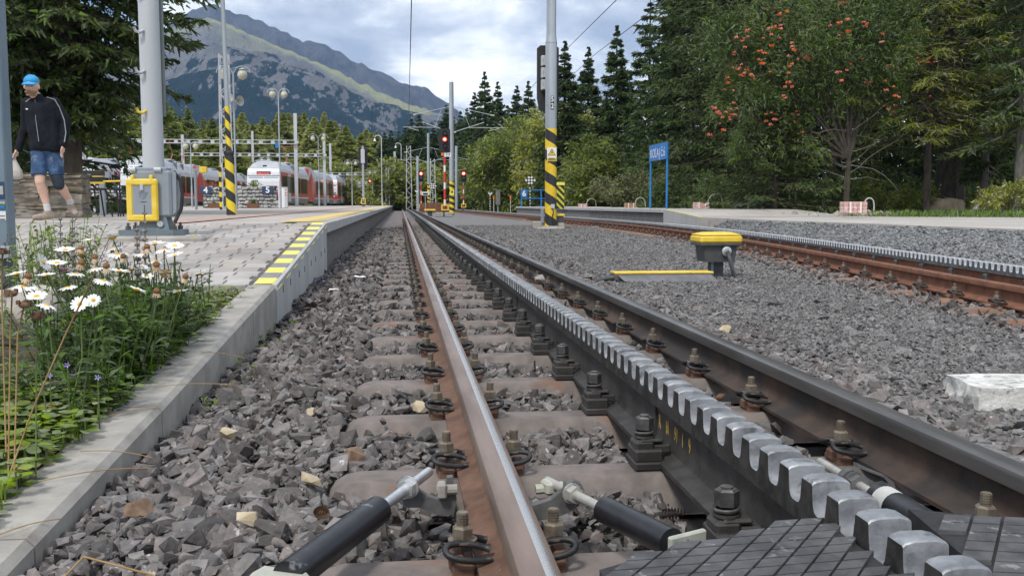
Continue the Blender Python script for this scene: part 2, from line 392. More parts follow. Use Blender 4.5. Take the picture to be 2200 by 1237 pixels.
# ramp surface: joints sheet plus pavers
def rz_(x, y): return kz(y)
pr = MB(); ysr = np.linspace(6.24, 10.4, 9); v = []
for y in ysr: v += [(-9.5, y, kz(y)-.012), (EX-.14, y, kz(y)-.012)]
pr.add(v, [(2*i, 2*i+1, 2*i+3, 2*i+2) for i in range(8)]); ramp_o = struct(pr.build('ramp_paving', mat('ramp_joint_sand', (.11, .10, .09), (.16, .145, .13), 30, .95)))
pw, pl = .166, .198
def paver_mesh():
    b = MB(); gx, gy = .005, .003; hx, hy = pw/2-gx/2, pl/2-gy/2; n = .005
    o = [(-hx, -hy), (hx, -hy), (hx, -hy*.55), (hx-n, -hy*.3), (hx-n, hy*.3), (hx, hy*.55), (hx, hy), (-hx, hy), (-hx, hy*.55), (-hx+n, hy*.3), (-hx+n, -hy*.3), (-hx, -hy*.55)]
    k = .965; vs = [(x, y, -.03) for x, y in o]+[(x, y, -.006) for x, y in o]+[(x*k, y*k, 0) for x, y in o]; m = len(o)
    fs = [(r*m+i, r*m+(i+1) % m, (r+1)*m+(i+1) % m, (r+1)*m+i) for r in (0, 1) for i in range(m)]+[tuple(range(2*m, 3*m))]
    return b.add(vs, fs)
pm = paver_mesh(); pme = pm.mesh('paver', M['paver']); slope = math.atan2(.31, 4.2)
cells = []
for r in range(21):
    for c in range(46):
        y = 6.34+r*pl; x = EX-.168-(c+.5)*pw - (.03 if r % 2 else 0)
        if y < 10.36: cells.append((x, y))
cells.sort(key=lambda p: abs(p[0]+1.5)*.6+abs(p[1]-7.2)*.35)
rest = MB()
for i, (x, y) in enumerate(cells):
    dz = random.uniform(-.002, .003); tx = slope+random.uniform(-.006, .006); ty = random.uniform(-.008, .008)
    if i < 300: link('paver', pme, ramp_o, (x, y, kz(y)+dz), (tx, ty, random.uniform(-.008, .008)))
    else:
        Mx = Matrix.Translation((x, y, kz(y)+dz)) @ Euler((tx, ty, 0)).to_matrix().to_4x4()
        rest.add([Mx @ Vector(p) for p in pm.v], pm.f)
rp = rest.build('pavers', M['paver'], ramp_o); rp['kind'] = 'stuff'
# border stones of the bed at the foot of the ramp
for i in range(7):
    MB().box((EX-.15-.02-.5-i*1.0, 6.205, .012-.06), (.99, .06, .16), bev=.006).build('edging_stone', M['concrete'], ramp_o)

# platform
pf = MB(); pf.box((-32+EX-.14, 210.4, -.02), (64, 400, .70), mi=0); plat = struct(pf.build('platform', M['yard']))
edge = thing('platform_edge', 'long concrete platform edge with overhanging slabs above dark recessed wall', 'platform edge')
for i in range(46):
    y = 10.42+i; b = MB(); b.box((EX-.145, y+.5, .283), (.33, .992, .115), bev=.008); b.build('edge_slab', M['wall_panel'], edge)
MB().box((EX-.09, 56.42+22, .283), (.22, 44, .115), bev=.008).build('edge_slabs', M['wall_panel'], edge)
for i in range(23):
    MB().box((EX-.10, 10.42+1+2*i, -.10), (.08, 1.985, .64)).build('wall_panel', M['dark_panel'], edge)
MB().box((EX-.10, 56.42+22, -.10), (.08, 44, .64)).build('wall_panel', M['dark_panel'], edge)
# yellow line with teeth along its edge, and the red band in the paving
yl = MB(); z = .348
yl.add([(-1.32, 10.46, z), (-1.0, 10.46, z), (-1.0, 100, z), (-1.32, 100, z)], [(0, 1, 2, 3)])
for i in range(46):
    y = 10.5+i*.5; yl.add([(-1.0, y, z), (-.86, y+.04, z), (-.86, y+.30, z), (-1.0, y+.30, z)], [(0, 1, 2, 3)])
struct(yl.build('yellow_line', M['yellow_line']))
rb = MB(); rb.add([(-2.75, 10.42, .341), (-2.3, 10.42, .341), (-2.3, 90, .341), (-2.75, 90, .341)], [(0, 1, 2, 3)])
rb.add([(-40, 10.42, .341), (-2.75, 10.42, .341), (-2.75, 10.54, .341), (-40, 10.54, .341)], [(0, 1, 2, 3)]); rb.m[-1] = 1
struct(rb.build('paving_band', [M['red_brick'], M['joint']]))
for i, x in enumerate((-3.6, -5.2, -7.4, -10.4)):       # joints of the big slabs
    sheet('slab_joint', [(x, 10.6), (x+.025, 10.6), (x+.025, 80), (x, 80)], .3395, M['joint'], plat)
for y in (12.4, 14.6, 17.2, 21, 26, 33, 42):
    sheet('slab_joint', [(-30, y), (-2.8, y), (-2.8, y+.025), (-30, y+.025)], .3393, M['joint'], plat)

# ------------------------------------------------------------------ flower bed soil
v = []; ysg = np.linspace(.2, 6.17, 14); xg = np.linspace(-8, EX-.17, 24); gm = MB()
for y in ysg:
    for x in xg: v.append((x, y, kz(y)-.035+.03*math.sin(x*3+y*2)*math.sin(y*1.7)+random.uniform(-.012, .012)))
gm.add(v, [(j*24+i, j*24+i+1, (j+1)*24+i+1, (j+1)*24+i) for j in range(13) for i in range(23)])
struct(gm.build('flower_bed_soil', M['soil'], smooth=True))

# ------------------------------------------------------------------ right: bank, path, far platform
bank = MB(); yb = np.arange(3, 60.1, .5); v = []
def pathX(y): return interp(y, [(-5, 10.2), (6, 9.3), (12.6, 8.75), (16, 8.5), (20, 8.2), (24.5, 7.85), (28.4, 7.95), (59, 7.2)])
for y in yb:
    a = T2(y)+1.35; c = max(pathX(y)+.02, a+.15)
    for t in (0, .35, .7, 1): v.append((a+(c-a)*t, y, -.205+(.355 if y < 24.6 else .06)*(t**.8)+random.uniform(-.012, .012)*(t not in (0, 1))))
n = len(yb); bank.add(v, [(4*i+k, 4*i+k+1, 4*i+k+5, 4*i+k+4) for i in range(n-1) for k in range(3)])
struct(bank.build('gravel_bank', M['gravel_bank'], smooth=True))
pb = MB(); near = [(pathX(y), y) for y in (6, 12.6, 16, 20, 24.5)]
poly = near+[(7.9, 26.5), (12.4, 27.4), (16.6, 24.0), (26, 19), (34, 14), (34, 6)]
pb.prism(poly, (0, 0, -.5), (0, 0, .182), ((1, 0, 0), (0, 1, 0))); struct(pb.build('path', M['path']))
p2 = thing('far_platform', 'low concrete platform beyond the rusty track with dark perforated wall panels', 'platform')
A, B = Vector((7.95, 28.4)), Vector((7.2, 59.3)); dv = (B-A).normalized(); nv = Vector((dv.y, -dv.x)); ang2 = math.atan2(-dv.x, dv.y)
b = MB(); q = [A+nv*.06, B+nv*.06, B+nv*4, A+nv*4.2]; b.prism([tuple(p) for p in q], (0, 0, -.7), (0, 0, .372), ((1, 0, 0), (0, 1, 0))); b.build('platform_top', M['path'], p2)
LEN = (B-A).length; K = 30
for i in range(K):
    c = A+dv*((i+.5)*LEN/K); sl = LEN/K
    MB().box((c.x+nv.x*.10, c.y+nv.y*.10, .325), (.30, sl-.012, .11), rz=ang2, bev=.008).build('edge_slab', M['wall_panel'], p2)
    pan = MB().box((c.x+nv.x*.07, c.y+nv.y*.07, -.1), (.10, sl-.012, .735), rz=ang2).build('wall_panel', M['dark_panel'], p2)
    if i < 10:
        h = MB(); rows = 7
        for r in range(rows):
            for k in range(11):
                t = (k+.5+.5*(r % 2))/11.5-.5; p = c+dv*(t*sl*.95)
                h.box((p.x+nv.x*.018, p.y+nv.y*.018, .235-r*.062), (.006, .045, .022), rz=ang2)
        o = h.build('drain_holes', M['joint'], pan); o['kind'] = 'stuff'
# its ramp towards the path
b = MB(); A2 = Vector((7.84, 24.6)); d2 = (A-A2)
for i, (t0, t1) in enumerate(((0, .33), (.33, .66), (.66, 1))):
    p, q_ = A2+d2*(t0+.002), A2+d2*(t1-.002); z0, z1 = .19+.18*t0, .19+.18*t1
    b = MB(); v = [(p.x, p.y, -.4), (q_.x, q_.y, -.4), (q_.x, q_.y, z1), (p.x, p.y, z0)]; v += [(x+.15, y, z) for x, y, z in v]
    b.add(v, [(0, 1, 2, 3), (7, 6, 5, 4), (3, 2, 6, 7), (0, 3, 7, 4), (1, 5, 6, 2)]); b.build('ramp_panel', M['wall_panel'], p2)
b = MB(); v = [(7.98, 24.55, .188), (12.9, 26.6, .188), (12.2, 28.45, .371), (8.1, 28.45, .371)]; b.add(v, [(0, 1, 2, 3)]); b.build('ramp_top', M['path'], p2)
for i in range(8):
    t0 = (i+.05)/8; t1 = t0+.06; p, q_ = A2+d2*t0, A2+d2*t1; z0, z1 = .196+.18*t0, .196+.18*t1
    MB().add([(p.x, p.y, z0), (p.x+.16, p.y, z0), (q_.x+.16, q_.y, z1), (q_.x, q_.y, z1)], [(0, 1, 2, 3)]).build('painted_stripe', M['lemon'], p2)
path_o = bpy.data.objects['path']
for y in (14.2, 17.1, 20.0, 22.9): sheet('path_joint', [(pathX(y)+.01, y), (14.5, y), (14.5, y+.02), (pathX(y)+.01, y+.02)], .1845, M['joint'], path_o)
for x in (10.6, 13.2): sheet('path_joint', [(x, 8), (x+.02, 8), (x+.02, 24.5), (x, 24.5)], .1846, M['joint'], path_o)
MB().box((8.62, 9, .12), (.012, .01, .01)) if False else None

# ------------------------------------------------------------------ rails
M['rust'] = mat('rust_brown', (.115, .062, .042), (.19, .105, .07), 14, .8, bump=.35, bscale=120, c3=(.26, .17, .12), s3=60, t3=.66)
M['rust_red'] = mat('rust_red', (.15, .062, .034), (.235, .10, .056), 9, .85, bump=.35, bscale=90, c3=(.08, .045, .03), s3=20, t3=.6)
M['head_brown'] = mat('rail_head_brown', (.17, .115, .09), (.26, .19, .155), 18, .42, metal=.35, bump=.12, bscale=90, stretch=(1, .12, 1), c3=(.55, .5, .46), s3=30, t3=.70, w3=.03)
M['silver'] = mat('polished_steel', (.55, .54, .53), (.50, .49, .475), 3, .26, metal=.9, stretch=(1, .05, 1))
M['dark_steel'] = mat('greased_steel', (.028, .026, .025), (.055, .05, .047), 16, .52, bump=.35, bscale=110, c3=(.10, .085, .07), s3=45, t3=.68)
M['dark_head'] = mat('dark_rail_head', (.085, .08, .078), (.15, .142, .136), 12, .38, metal=.5, stretch=(1, .15, 1), bump=.12, bscale=90)
M['web_brown'] = mat('web_rusty_dark', (.034, .028, .025), (.11, .066, .045), 4, .75, bump=.3, bscale=80, lo=.42, hi=.66)
M['tooth'] = mat('worn_tooth_steel', (.19, .197, .21), (.36, .372, .39), 16, .5, metal=.4, bump=.35, bscale=70, c3=(.13, .135, .14), s3=28, t3=.57, w3=.15, rvar=.14)
M['tooth_side'] = mat('greasy_tooth_side', (.022, .021, .020), (.055, .052, .049), 22, .7, bump=.5, bscale=90, spec=.25)
M['t2tooth'] = mat('galvanised_tooth', (.40, .42, .44), (.52, .54, .56), 18, .45, metal=.35, c3=(.2, .2, .2), s3=30, t3=.66)
M['t2side'] = mat('galvanised_side', (.06, .065, .07), (.14, .145, .15), 18, .6)
M['spring'] = mat('spring_steel', (.022, .023, .026), (.05, .05, .052), 40, .5, metal=.3, bump=.15, bscale=150)
M['bolt'] = mat('weathered_bolt', (.15, .125, .095), (.24, .205, .16), 40, .6, metal=.35, bump=.2, bscale=150)
M['bolt_dark'] = mat('dark_bolt', (.075, .073, .07), (.14, .135, .13), 40, .45, metal=.5, bump=.2, bscale=150)
M['sleeper'] = mat('steel_sleeper', (.135, .115, .104), (.215, .182, .165), 11, .78, bump=.4, bscale=90, c3=(.21, .10, .055), s3=4, t3=.56, w3=.18)
M['sleeper_rust'] = mat('rusty_sleeper', (.20, .105, .065), (.29, .17, .115), 7, .85, bump=.3, bscale=70, c3=(.16, .13, .115), s3=9, t3=.55)

# left profile: (x, z); material of the segment that starts there. 0 side 1 head 2 polished
PROF = [(-.0625, -.149, 0), (.0625, -.149, 0), (.0625, -.139, 0), (.018, -.122, 0), (.0085, -.108, 0), (.0075, -.06, 0), (.012, -.045, 0), (.033, -.040, 1),
        (.0345, -.013, 1), (.031, -.005, 1), (.022, -.0012, 2), (.006, 0, 1), (-.006, 0, 1), (-.022, -.0012, 1), (-.031, -.005, 1), (-.0345, -.013, 1), (-.033, -.040, 0), (-.012, -.045, 0), (-.0075, -.06, 0), (-.0085, -.108, 0), (-.018, -.122, 0), (-.0625, -.139, 0)]
def rail(name, fx, fa, ys, mats, label, flip=1, polished=True):
    n = len(PROF); v = []; f = []; mi = []
    for y in ys:
        a = fa(y); ca, sa = math.cos(a), math.sin(a)
        for x, z, _ in PROF: x *= flip; v.append((fx(y)+x*ca, y-x*sa, z))
    for i in range(len(ys)-1):
        for k in range(n):
            k2 = (k+1) % n; f.append((i*n+k, i*n+k2, (i+1)*n+k2, (i+1)*n+k) if flip > 0 else (i*n+k2, i*n+k, (i+1)*n+k, (i+1)*n+k2)); m = PROF[k][2]; mi.append(m if (m < 2 or polished) else 1)
    b = MB(); b.v = v; b.f = f+[tuple(range(n))]; b.m = mi+[0]
    o = b.build(name, mats, smooth='auto'); return tag(o, label, 'rail')
ys1 = list(np.arange(.2, 100.1, 3.3)); Z = lambda y: 0
rail('running_rail', lambda y: .2, Z, ys1, [M['rust'], M['head_brown'], M['silver']], 'brown rail with one polished silver band, nearest the platform')
rail('running_rail', lambda y: 1.27, Z, ys1, [M['web_brown'], M['dark_head'], M['silver']], 'blackened rail between the toothed rack and the gravel strip', flip=-1, polished=False)
ys2 = list(np.arange(1.2, 30, .6))+list(np.arange(30, 110, 2.0))
rail('running_rail', lambda y: T2(y)-.535*math.cos(T2a(y)), T2a, ys2, [M['rust_red'], M['rust_red'], M['rust_red']], 'rust red rail curving away beside the gravel strip')
rail('running_rail', lambda y: T2(y)+.535*math.cos(T2a(y)), T2a, ys2, [M['rust_red'], M['rust_red'], M['rust_red']], 'rust red rail half hidden behind the far grey rack')
# joint plates and paint marks on the near rail of the rusty track
# ------------------------------------------------------------------ racks with single teeth
RP = [(-.065, -.150), (.065, -.150), (.065, -.138), (.02, -.125), (.013, -.11), (.013, -.035), (.030, -.024), (.033, -.020), (-.033, -.020), (-.030, -.024), (-.013, -.035), (-.013, -.11), (-.02, -.125), (-.065, -.138)]
def rack(fx, fa, ys, mats, label, name='rack_rail'):
    n = len(RP); v = []; f = []
    for y in ys:
        a = fa(y); ca, sa = math.cos(a), math.sin(a)
        for x, z in RP: v.append((fx(y)+x*ca, y-x*sa, z))
    for i in range(len(ys)-1):
        for k in range(n): k2 = (k+1) % n; f.append((i*n+k, i*n+k2, (i+1)*n+k2, (i+1)*n+k))
    root = thing(name, label, 'rack rail'); b = MB(); b.add(v, f+[tuple(range(n))]); b.build('rack_bar', mats, root, smooth='auto'); return root
def tooth_mesh(mats, name='tooth', simple=False):
    # side outline of one pitch: gap with round bottom, then the tooth
    P = .1; o = [(0, -.021), (0, .004)]
    g = [(.002, .019), (.007, .0115), (.015, .009), (.034, .009), (.042, .0115), (.0475, .019), (.0505, .032), (.052, .050)] if not simple else [(.008, .01), (.042, .011), (.052, .05)]
    top = [(.053, .0632), (.0553, .066), (.0945, .066), (.0965, .0632), (.0975, .050), (.0988, .040)] if not simple else [(.055, .066), (.095, .066), (.099, .034)]
    o = [(-.0, .030)]+g+top+[(.1, .030)]
    secs = [(-.0345, -.0075, .9), (-.0305, -.0035, 1), (-.016, 0, 1), (.016, 0, 1), (.0305, -.0035, 1), (.0345, -.0075, .9)] if not simple else [(-.034, 0, 1), (.034, 0, 1)]
    b = MB(); n = len(o); v = []
    for x, dz, k in secs:
        for y, z in o: v.append((x, y, z+(dz if z > .04 else 0)))
    f = []; 
    for s in range(len(secs)-1):
        for i in range(n-1): f.append((s*n+i, s*n+i+1, (s+1)*n+i+1, (s+1)*n+i))
    b.add(v, f, 0)
    for x in (secs[0][0], secs[-1][0]):      # side plates
        k = -1 if x < 0 else 1; s = 0 if x < 0 else (len(secs)-1)*n
        vs = [v[s+i] for i in range(n)]+[(x, .1, -.021), (x, 0, -.021)]
        b.add(vs, [tuple(range(n+2)) if k < 0 else tuple(range(n+2))[::-1]], 1)
    return b
r1 = rack(T1, Z, list(np.arange(.6, 100, 3.3)), [M['dark_steel']], 'toothed rack rail running between the near rails, teeth worn silver')
tm = tooth_mesh(None); tme = tm.mesh('tooth', [M['tooth'], M['tooth_side']], smooth='auto')
Y0 = 1.085
for i in range(230): link('tooth', tme, r1, (.735, Y0+.1*i, 0))
rest = MB(); ts = tooth_mesh(None, simple=True)
for i in range(230, 900):
    y = Y0+.1*i; o = len(rest.v); rest.v += [(x+.735, yy+y, z) for x, yy, z in ts.v]; rest.f += [tuple(k+o for k in q) for q in ts.f]; rest.m += ts.m
o = rest.build('teeth', [M['tooth'], M['tooth_side']], r1); o['kind'] = 'stuff'
r2 = rack(T2, T2a, ys2, [M['rust_red']], 'grey toothed rack rail of the far rusty track')
tme2 = tm.mesh('tooth', [M['t2tooth'], M['t2side']], smooth='auto')
y = 5.0; rest = MB(); i = 0
while y < 95:
    a = T2a(y)
    if i < 190: link('tooth', tme2, r2, (T2(y), y, 0), -a)
    else:
        o = len(rest.v); ca, sa = math.cos(a), math.sin(a)
        rest.v += [(T2(y)+x*ca+yy*sa, y-x*sa+yy*ca, z) for x, yy, z in ts.v]; rest.f += [tuple(k+o for k in q) for q in ts.f]; rest.m += ts.m
    y += .1*math.cos(a); i += 1
o = rest.build('teeth', [M['t2tooth'], M['t2side']], r2); o['kind'] = 'stuff'
# rack joint stiffeners and chalk marks on the near rack
for y in (2.62, 5.9, 9.2, 12.5):
    MB().box((.735-.016, y, -.078), (.012, .016, .09), bev=.003).build('joint_rib', M['dark_steel'], r1)
    MB().tube([(.735-.016, y, -.115), (.735-.03, y+.004, -.122), (.735-.05, y-.004, -.128)], .008).build('weld_bead', M['dark_steel'], r1)
M['chalk'] = mat('yellow_chalk', (.42, .27, .05), (.55, .38, .10), 60, .9)
for k, (y, s) in enumerate(((2.30, '9'), (2.36, '1'), (2.42, '91'), (2.50, '81'), (2.58, 'R'))):
    text('chalk_mark', s, .055, M['chalk'], r1, (.735-.0148, y, -.072), (R_(90), R_(8*(k % 3-1)), R_(-90)), ext=.0006, sx=.6)

# ------------------------------------------------------------------ sleepers with clips
def hexnut(b, c, r, h, mi=0): b.cyl(c, (c[0], c[1], c[2]+h), r, r, 6, mi=mi); b.cyl((c[0], c[1], c[2]+h), (c[0], c[1], c[2]+h+.004), r*.93, r*.75, 6, mi=mi)
def bolt_mesh(r=.021, studh=.026):
    b = MB(); b.cyl((0, 0, .0), (0, 0, .004), r*1.35, n=14); hexnut(b, (0, 0, .004), r, .022); 
    z = .030; 
    for i in range(5): b.cyl((0, 0, z+studh/5*i), (0, 0, z+studh/5*(i+.55)), .0118, .0118, 10); b.cyl((0, 0, z+studh/5*(i+.55)), (0, 0, z+studh/5*(i+1)), .0102, .0102, 10)
    return b
def spring_mesh():
    # bent bar clip: on each side of the bolt a hairpin whose two prongs press on the rail foot (+x is towards the rail)
    r = .0068; b = MB()
    for s in (-1, 1):
        p = [(.050, s*.027, -.003), (.024, s*.022, .006), (-.008, s*.019, .010), (-.030, s*.023, .009), (-.038, s*.034, .004), (-.033, s*.047, -.004), (-.012, s*.053, -.010), (.020, s*.053, -.015), (.050, s*.048, -.014)]
        q = []
        for i in range(len(p)-1):
            for t in (0, .5): q.append([p[i][k]*(1-t)+p[i+1][k]*t for k in range(3)])
        q.append(p[-1]); q = np.array(q); q[1:-1] = (q[:-2]+2*q[1:-1]+q[2:])/4
        b.tube([tuple(x) for x in q], r, 7)
    return b
def clip_base(): # rib plate below spring
    b = MB(); b.box((.0, 0, -.024), (.044, .085, .022), bev=.004); b.box((-.012, 0, -.012), (.03, .05, .03), bev=.005); return b
bm_bolt = bolt_mesh().mesh('bolt', M['bolt'], 'auto'); bm_spr = spring_mesh().mesh('spring_clip', M['spring'], True)
bm_spr2 = spring_mesh().mesh('spring_clip', M['spring'], True)
bm_base = clip_base().mesh('base_plate', M['rust'], 'auto')
def clamp_mesh():   # rack clamp: stepped block on base
    b = MB(); b.box((0, 0, -.147), (.105, .115, .022), bev=.004); b.box((-.012, 0, -.122), (.075, .095, .034), bev=.005)
    b.box((-.02, -.0, -.098), (.055, .066, .03), bev=.008); b.box((.028, -.004, -.108), (.046, .046, .024), bev=.004); b.box((.0, 0, -.086), (.062, .06, .012), bev=.005); return b
bm_clamp = clamp_mesh().mesh('rack_clamp', M['dark_steel'], 'auto')
def cb():
    b = MB(); b.cyl((0, 0, -.080), (0, 0, -.074), .028, n=14); b.tube([(.024*math.cos(t), .024*math.sin(t), -.071+.0012*t) for t in np.linspace(0, 9, 22)], .0042, 6)
    hexnut(b, (0, 0, -.058), .025, .030); b.cyl((0, 0, -.026), (0, 0, -.020), .013, n=10); return b
bm_cb = cb().mesh('clamp_bolt', M['bolt_dark'], 'auto')
def sleeper_body():
    # trough: cross-section (y,z) swept along x, ends bent down
    prof = [(-.125, -.085), (-.112, -.08), (-.066, -.010), (-.054, 0), (.054, 0), (.066, -.010), (.112, -.08), (.125, -.085)]
    xs = [(-.93, -.075, .8), (-.925, -.045, .86), (-.91, -.022, .92), (-.885, -.008, .97), (-.85, 0, 1), (-.3, 0, 1), (.3, 0, 1), (.85, 0, 1), (.885, -.008, .97), (.91, -.022, .92), (.925, -.045, .86), (.93, -.075, .8)]
    b = MB(); n = len(prof); v = []
    for x, dz, k in xs:
        for y, z in prof: v.append((x, y*k, max(z, -.085)+dz if z > -.05 else -.09))
    b.add(v, [(i*n+k, i*n+k+1, (i+1)*n+k+1, (i+1)*n+k) for i in range(len(xs)-1) for k in range(n-1)]+[tuple(range(n))[::-1], tuple(range((len(xs)-1)*n, len(xs)*n))]); return b
bm_sl = sleeper_body().mesh('body', M['sleeper'], 'auto'); bm_sl2 = sleeper_body().mesh('body', M['sleeper_rust'], 'auto')
def make_sleeper(label, group, body, full=True, jitter=True):
    t = thing('sleeper', label, 'sleeper', group=group)
    link('body', body, t, (0, 0, -.160))
    for rx in (-.535, .535):
        for s in (-1, 1):
            x = rx+s*.088
            rz = 0 if s < 0 else math.pi
            j = random.uniform(-.012, .012) if jitter else 0
            link('base_plate', bm_base, t, (x, 0, -.128), rz)
            link('spring_clip', bm_spr, t, (x, j, -.110), rz+random.uniform(-.06, .06))
            link('bolt', bm_bolt, t, (x-s*.0, j, -.102), random.uniform(0, 1))
    for s in (-1, 1):
        link('rack_clamp', bm_clamp, t, (s*.078, .015, 0), 0 if s < 0 else math.pi)
        link('clamp_bolt', bm_cb, t, (s*.093, .015, 0), random.uniform(0, 1))
    return t
base = [make_sleeper('steel sleeper across the near track with looped spring clips and bolted rack clamps', 'sleepers of the near track', bm_sl) for _ in range(1)]
SY = [1.155+.645*k for k in range(0, 62)]
for k, y in enumerate(SY):
    ORD = ['first', 'second', 'third', 'fourth', 'fifth', 'sixth', 'seventh', 'eighth', 'ninth', 'tenth', 'eleventh', 'twelfth']
    if k == 0: t = base[0]; t.location = (.735, y, 0)
    else: t = copy_tree(base[0], loc=(.735, y+random.uniform(-.015, .015), 0), rz=random.uniform(-.004, .004))
    t['label'] = f'{ORD[k]} steel sleeper of the near track counted from the rubber panels' if k < 12 else 'distant steel sleeper of the near track with spring clips and rack clamps'
tb2 = make_sleeper('rusty steel sleeper across the far curving track', 'sleepers of the far track', bm_sl2); first = True
y = 4.6
while y < 42:
    a = T2a(y)
    if first: tb2.location = (T2(y), y, 0); tb2.rotation_euler = (0, 0, -a); first = False
    else: copy_tree(tb2, loc=(T2(y), y, 0), rz=-a)
    y += .645

# ------------------------------------------------------------------ stones
def hull_stone(seed, npts=11, flat=.72):
    r = random.Random(seed); bm = bmesh.new()
    ax = (1, r.uniform(.72, .95), r.uniform(.5, flat+.1))
    for _ in range(npts):
        v = Vector((r.uniform(-1, 1), r.uniform(-1, 1), r.uniform(-1, 1))); m_ = max(abs(v.x), abs(v.y), abs(v.z)); v = v*(r.uniform(.78, 1.0)/m_)*.95      # broken box: angular shards
        bm.verts.new((v.x*ax[0], v.y*ax[1], v.z*ax[2]))
    h = bmesh.ops.convex_hull(bm, input=bm.verts)
    bmesh.ops.delete(bm, geom=[e for e in h['geom_interior'] if isinstance(e, bmesh.types.BMVert)], context='VERTS')
    bmesh.ops.triangulate(bm, faces=bm.faces); bmesh.ops.recalc_face_normals(bm, faces=bm.faces)
    bm.verts.index_update(); V = np.array([v.co for v in bm.verts]); F = np.array([[v.index for v in f.verts] for f in bm.faces]); bm.free(); return V, F
TPL = [hull_stone(s) for s in range(28)]; TPS = [hull_stone(100+s, 7) for s in range(16)]
def rotm(n):
    a = rng.uniform(0, 2*math.pi, n); b = rng.normal(0, .45, n); c = rng.normal(0, .45, n)
    ca, sa, cb, sb, cc, sc = np.cos(a), np.sin(a), np.cos(b), np.sin(b), np.cos(c), np.sin(c); z = np.zeros(n); o = np.ones(n)
    Rz = np.stack([ca, -sa, z, sa, ca, z, z, z, o], 1).reshape(n, 3, 3); Ry = np.stack([cb, z, sb, z, o, z, -sb, z, cb], 1).reshape(n, 3, 3); Rx = np.stack([o, z, z, z, cc, -sc, z, sc, cc], 1).reshape(n, 3, 3)
    return Rz @ Ry @ Rx
def scatter(P, S, tpl):
    """merge stones of size S at points P into arrays"""
    ids = rng.integers(0, len(tpl), len(P)); RM = rotm(len(P)); VV = []; FF = []; off = 0
    for t in range(len(tpl)):
        k = np.where(ids == t)[0]
        if not len(k): continue
        V, F = tpl[t]; W = np.einsum('nij,vj->nvi', RM[k]*S[k][:, None, None], V)+P[k][:, None, :]
        VV.append(W.reshape(-1, 3)); FF.append((F[None]+(np.arange(len(k))*len(V))[:, None, None]).reshape(-1, 3)+off); off += len(k)*len(V)
    return np.concatenate(VV), np.concatenate(FF)
def jgrid(x0, x1, y0, y1, s, j=.5):
    X, Y = np.meshgrid(np.arange(x0, x1, s), np.arange(y0, y1, s)); X = X.ravel()+rng.uniform(-j, j, X.size)*s; Y = Y.ravel()+rng.uniform(-j, j, Y.size)*s; return X, Y
SYA = np.array(SY)
def ballast(y0, y1, s, rad, rj):
    X, Y = jgrid(-.78, 1.95, y0, y1, s)
    near = np.abs(Y[:, None]-SYA[None]).min(1)
    onsl = (near < .112) & (X > -.20) & (X < 1.67)
    rails = (np.abs(X-.2) < .085) | (np.abs(X-1.27) < .085) | (np.abs(X-.735) < .085)
    keep = ~onsl & ~rails
    # cribs lie lower beside the sleepers, shoulders are heaped
    z = np.where(X < -.2, -.185+.018*np.sin(Y*3.1)*np.sin(X*5), np.where(X > 1.42, -.165, -.205))
    z = np.where((X > -.2) & (X < .1), -.194, z)
    z = z-np.where((X < -.45) & (Y < 7), (-.45-X)*.20, 0)
    z = z+rng.uniform(-.012, .012, len(X))+.008*np.sin(X*23+Y*5)*np.sin(Y*19); keep &= ~((X > 1.75) & (rng.uniform(0, 1, len(X)) < (X-1.7)*3.2))
    keep &= ~((Y < 1.42) & (X > .27) & (X < 1.2)); keep &= (X < Y*.78+.25)
    pit = ((np.abs(X-.06) < .10) & (np.abs(Y-1.98) < .22)) | ((np.abs(X-.35) < .10) & (np.abs(Y-1.95) < .20)); z = np.where(pit, z-.038, z)
    P = np.stack([X, Y, z], 1)[keep]; S = rad*(1+rng.uniform(-rj, rj, len(P))); 
    ex = rng.uniform(0, 1, len(P)) < .15; P[ex, 2] += .014; S[ex] *= 1.45
    return P, S
P1, S1 = ballast(1.0, 5.5, .0275, .0195, .58); P1b, S1b = ballast(5.5, 10.0, .034, .0245, .5); P2, S2 = ballast(10.0, 17, .044, .029, .45); P3, S3 = ballast(17, 27.5, .060, .038, .4)
# a few stray stones lying on the sleepers
k = 60; Yk = rng.choice(SYA[:14], k); Xk = rng.uniform(-.18, 1.6, k); ok = (np.abs(Xk-.2) > .16) & (np.abs(Xk-1.27) > .16) & (np.abs(Xk-.735) > .16)
Pk = np.stack([Xk, Yk+rng.uniform(-.09, .09, k), np.full(k, -.148)], 1)[ok]
d = P1-CAM; cz = d @ _Fv; px_ = 1100+FPX*(d @ _Rv)/cz; py_ = 618.5-FPX*(d @ _Uv)/cz
vis = (px_ > 0) & (px_ < 2200) & (py_ > 400) & (py_ < 1237)
order = np.argsort(np.where(vis, cz/np.maximum(S1, .01), 1e9)); big = order[:300]; mask = np.ones(len(P1), bool); mask[big] = False
smes = [npmesh('stone', V, F, M['stone']) for V, F in TPL]
for i in big:
    o = link('stone', smes[i % len(smes)], bed, tuple(P1[i]), (random.gauss(0, .45), random.gauss(0, .45), random.uniform(0, 6.28))); o.scale = (S1[i],)*3
Pf, Sf = ballast(1.0, 4.6, .0245, .0125, .4); Pf[:, 2] -= .004
V, F = scatter(np.concatenate([P1[mask], Pk]), np.concatenate([S1[mask], np.full(len(Pk), .017)]), TPL); V2, F2 = scatter(np.concatenate([P1b, P2, P3, Pf]), np.concatenate([S1b, S2, S3, Sf]), TPS)
o = link('stones', npmesh('stones', np.concatenate([V, V2]), np.concatenate([F, F2+len(V)]), M['stone']), bed); o['kind'] = 'stuff'
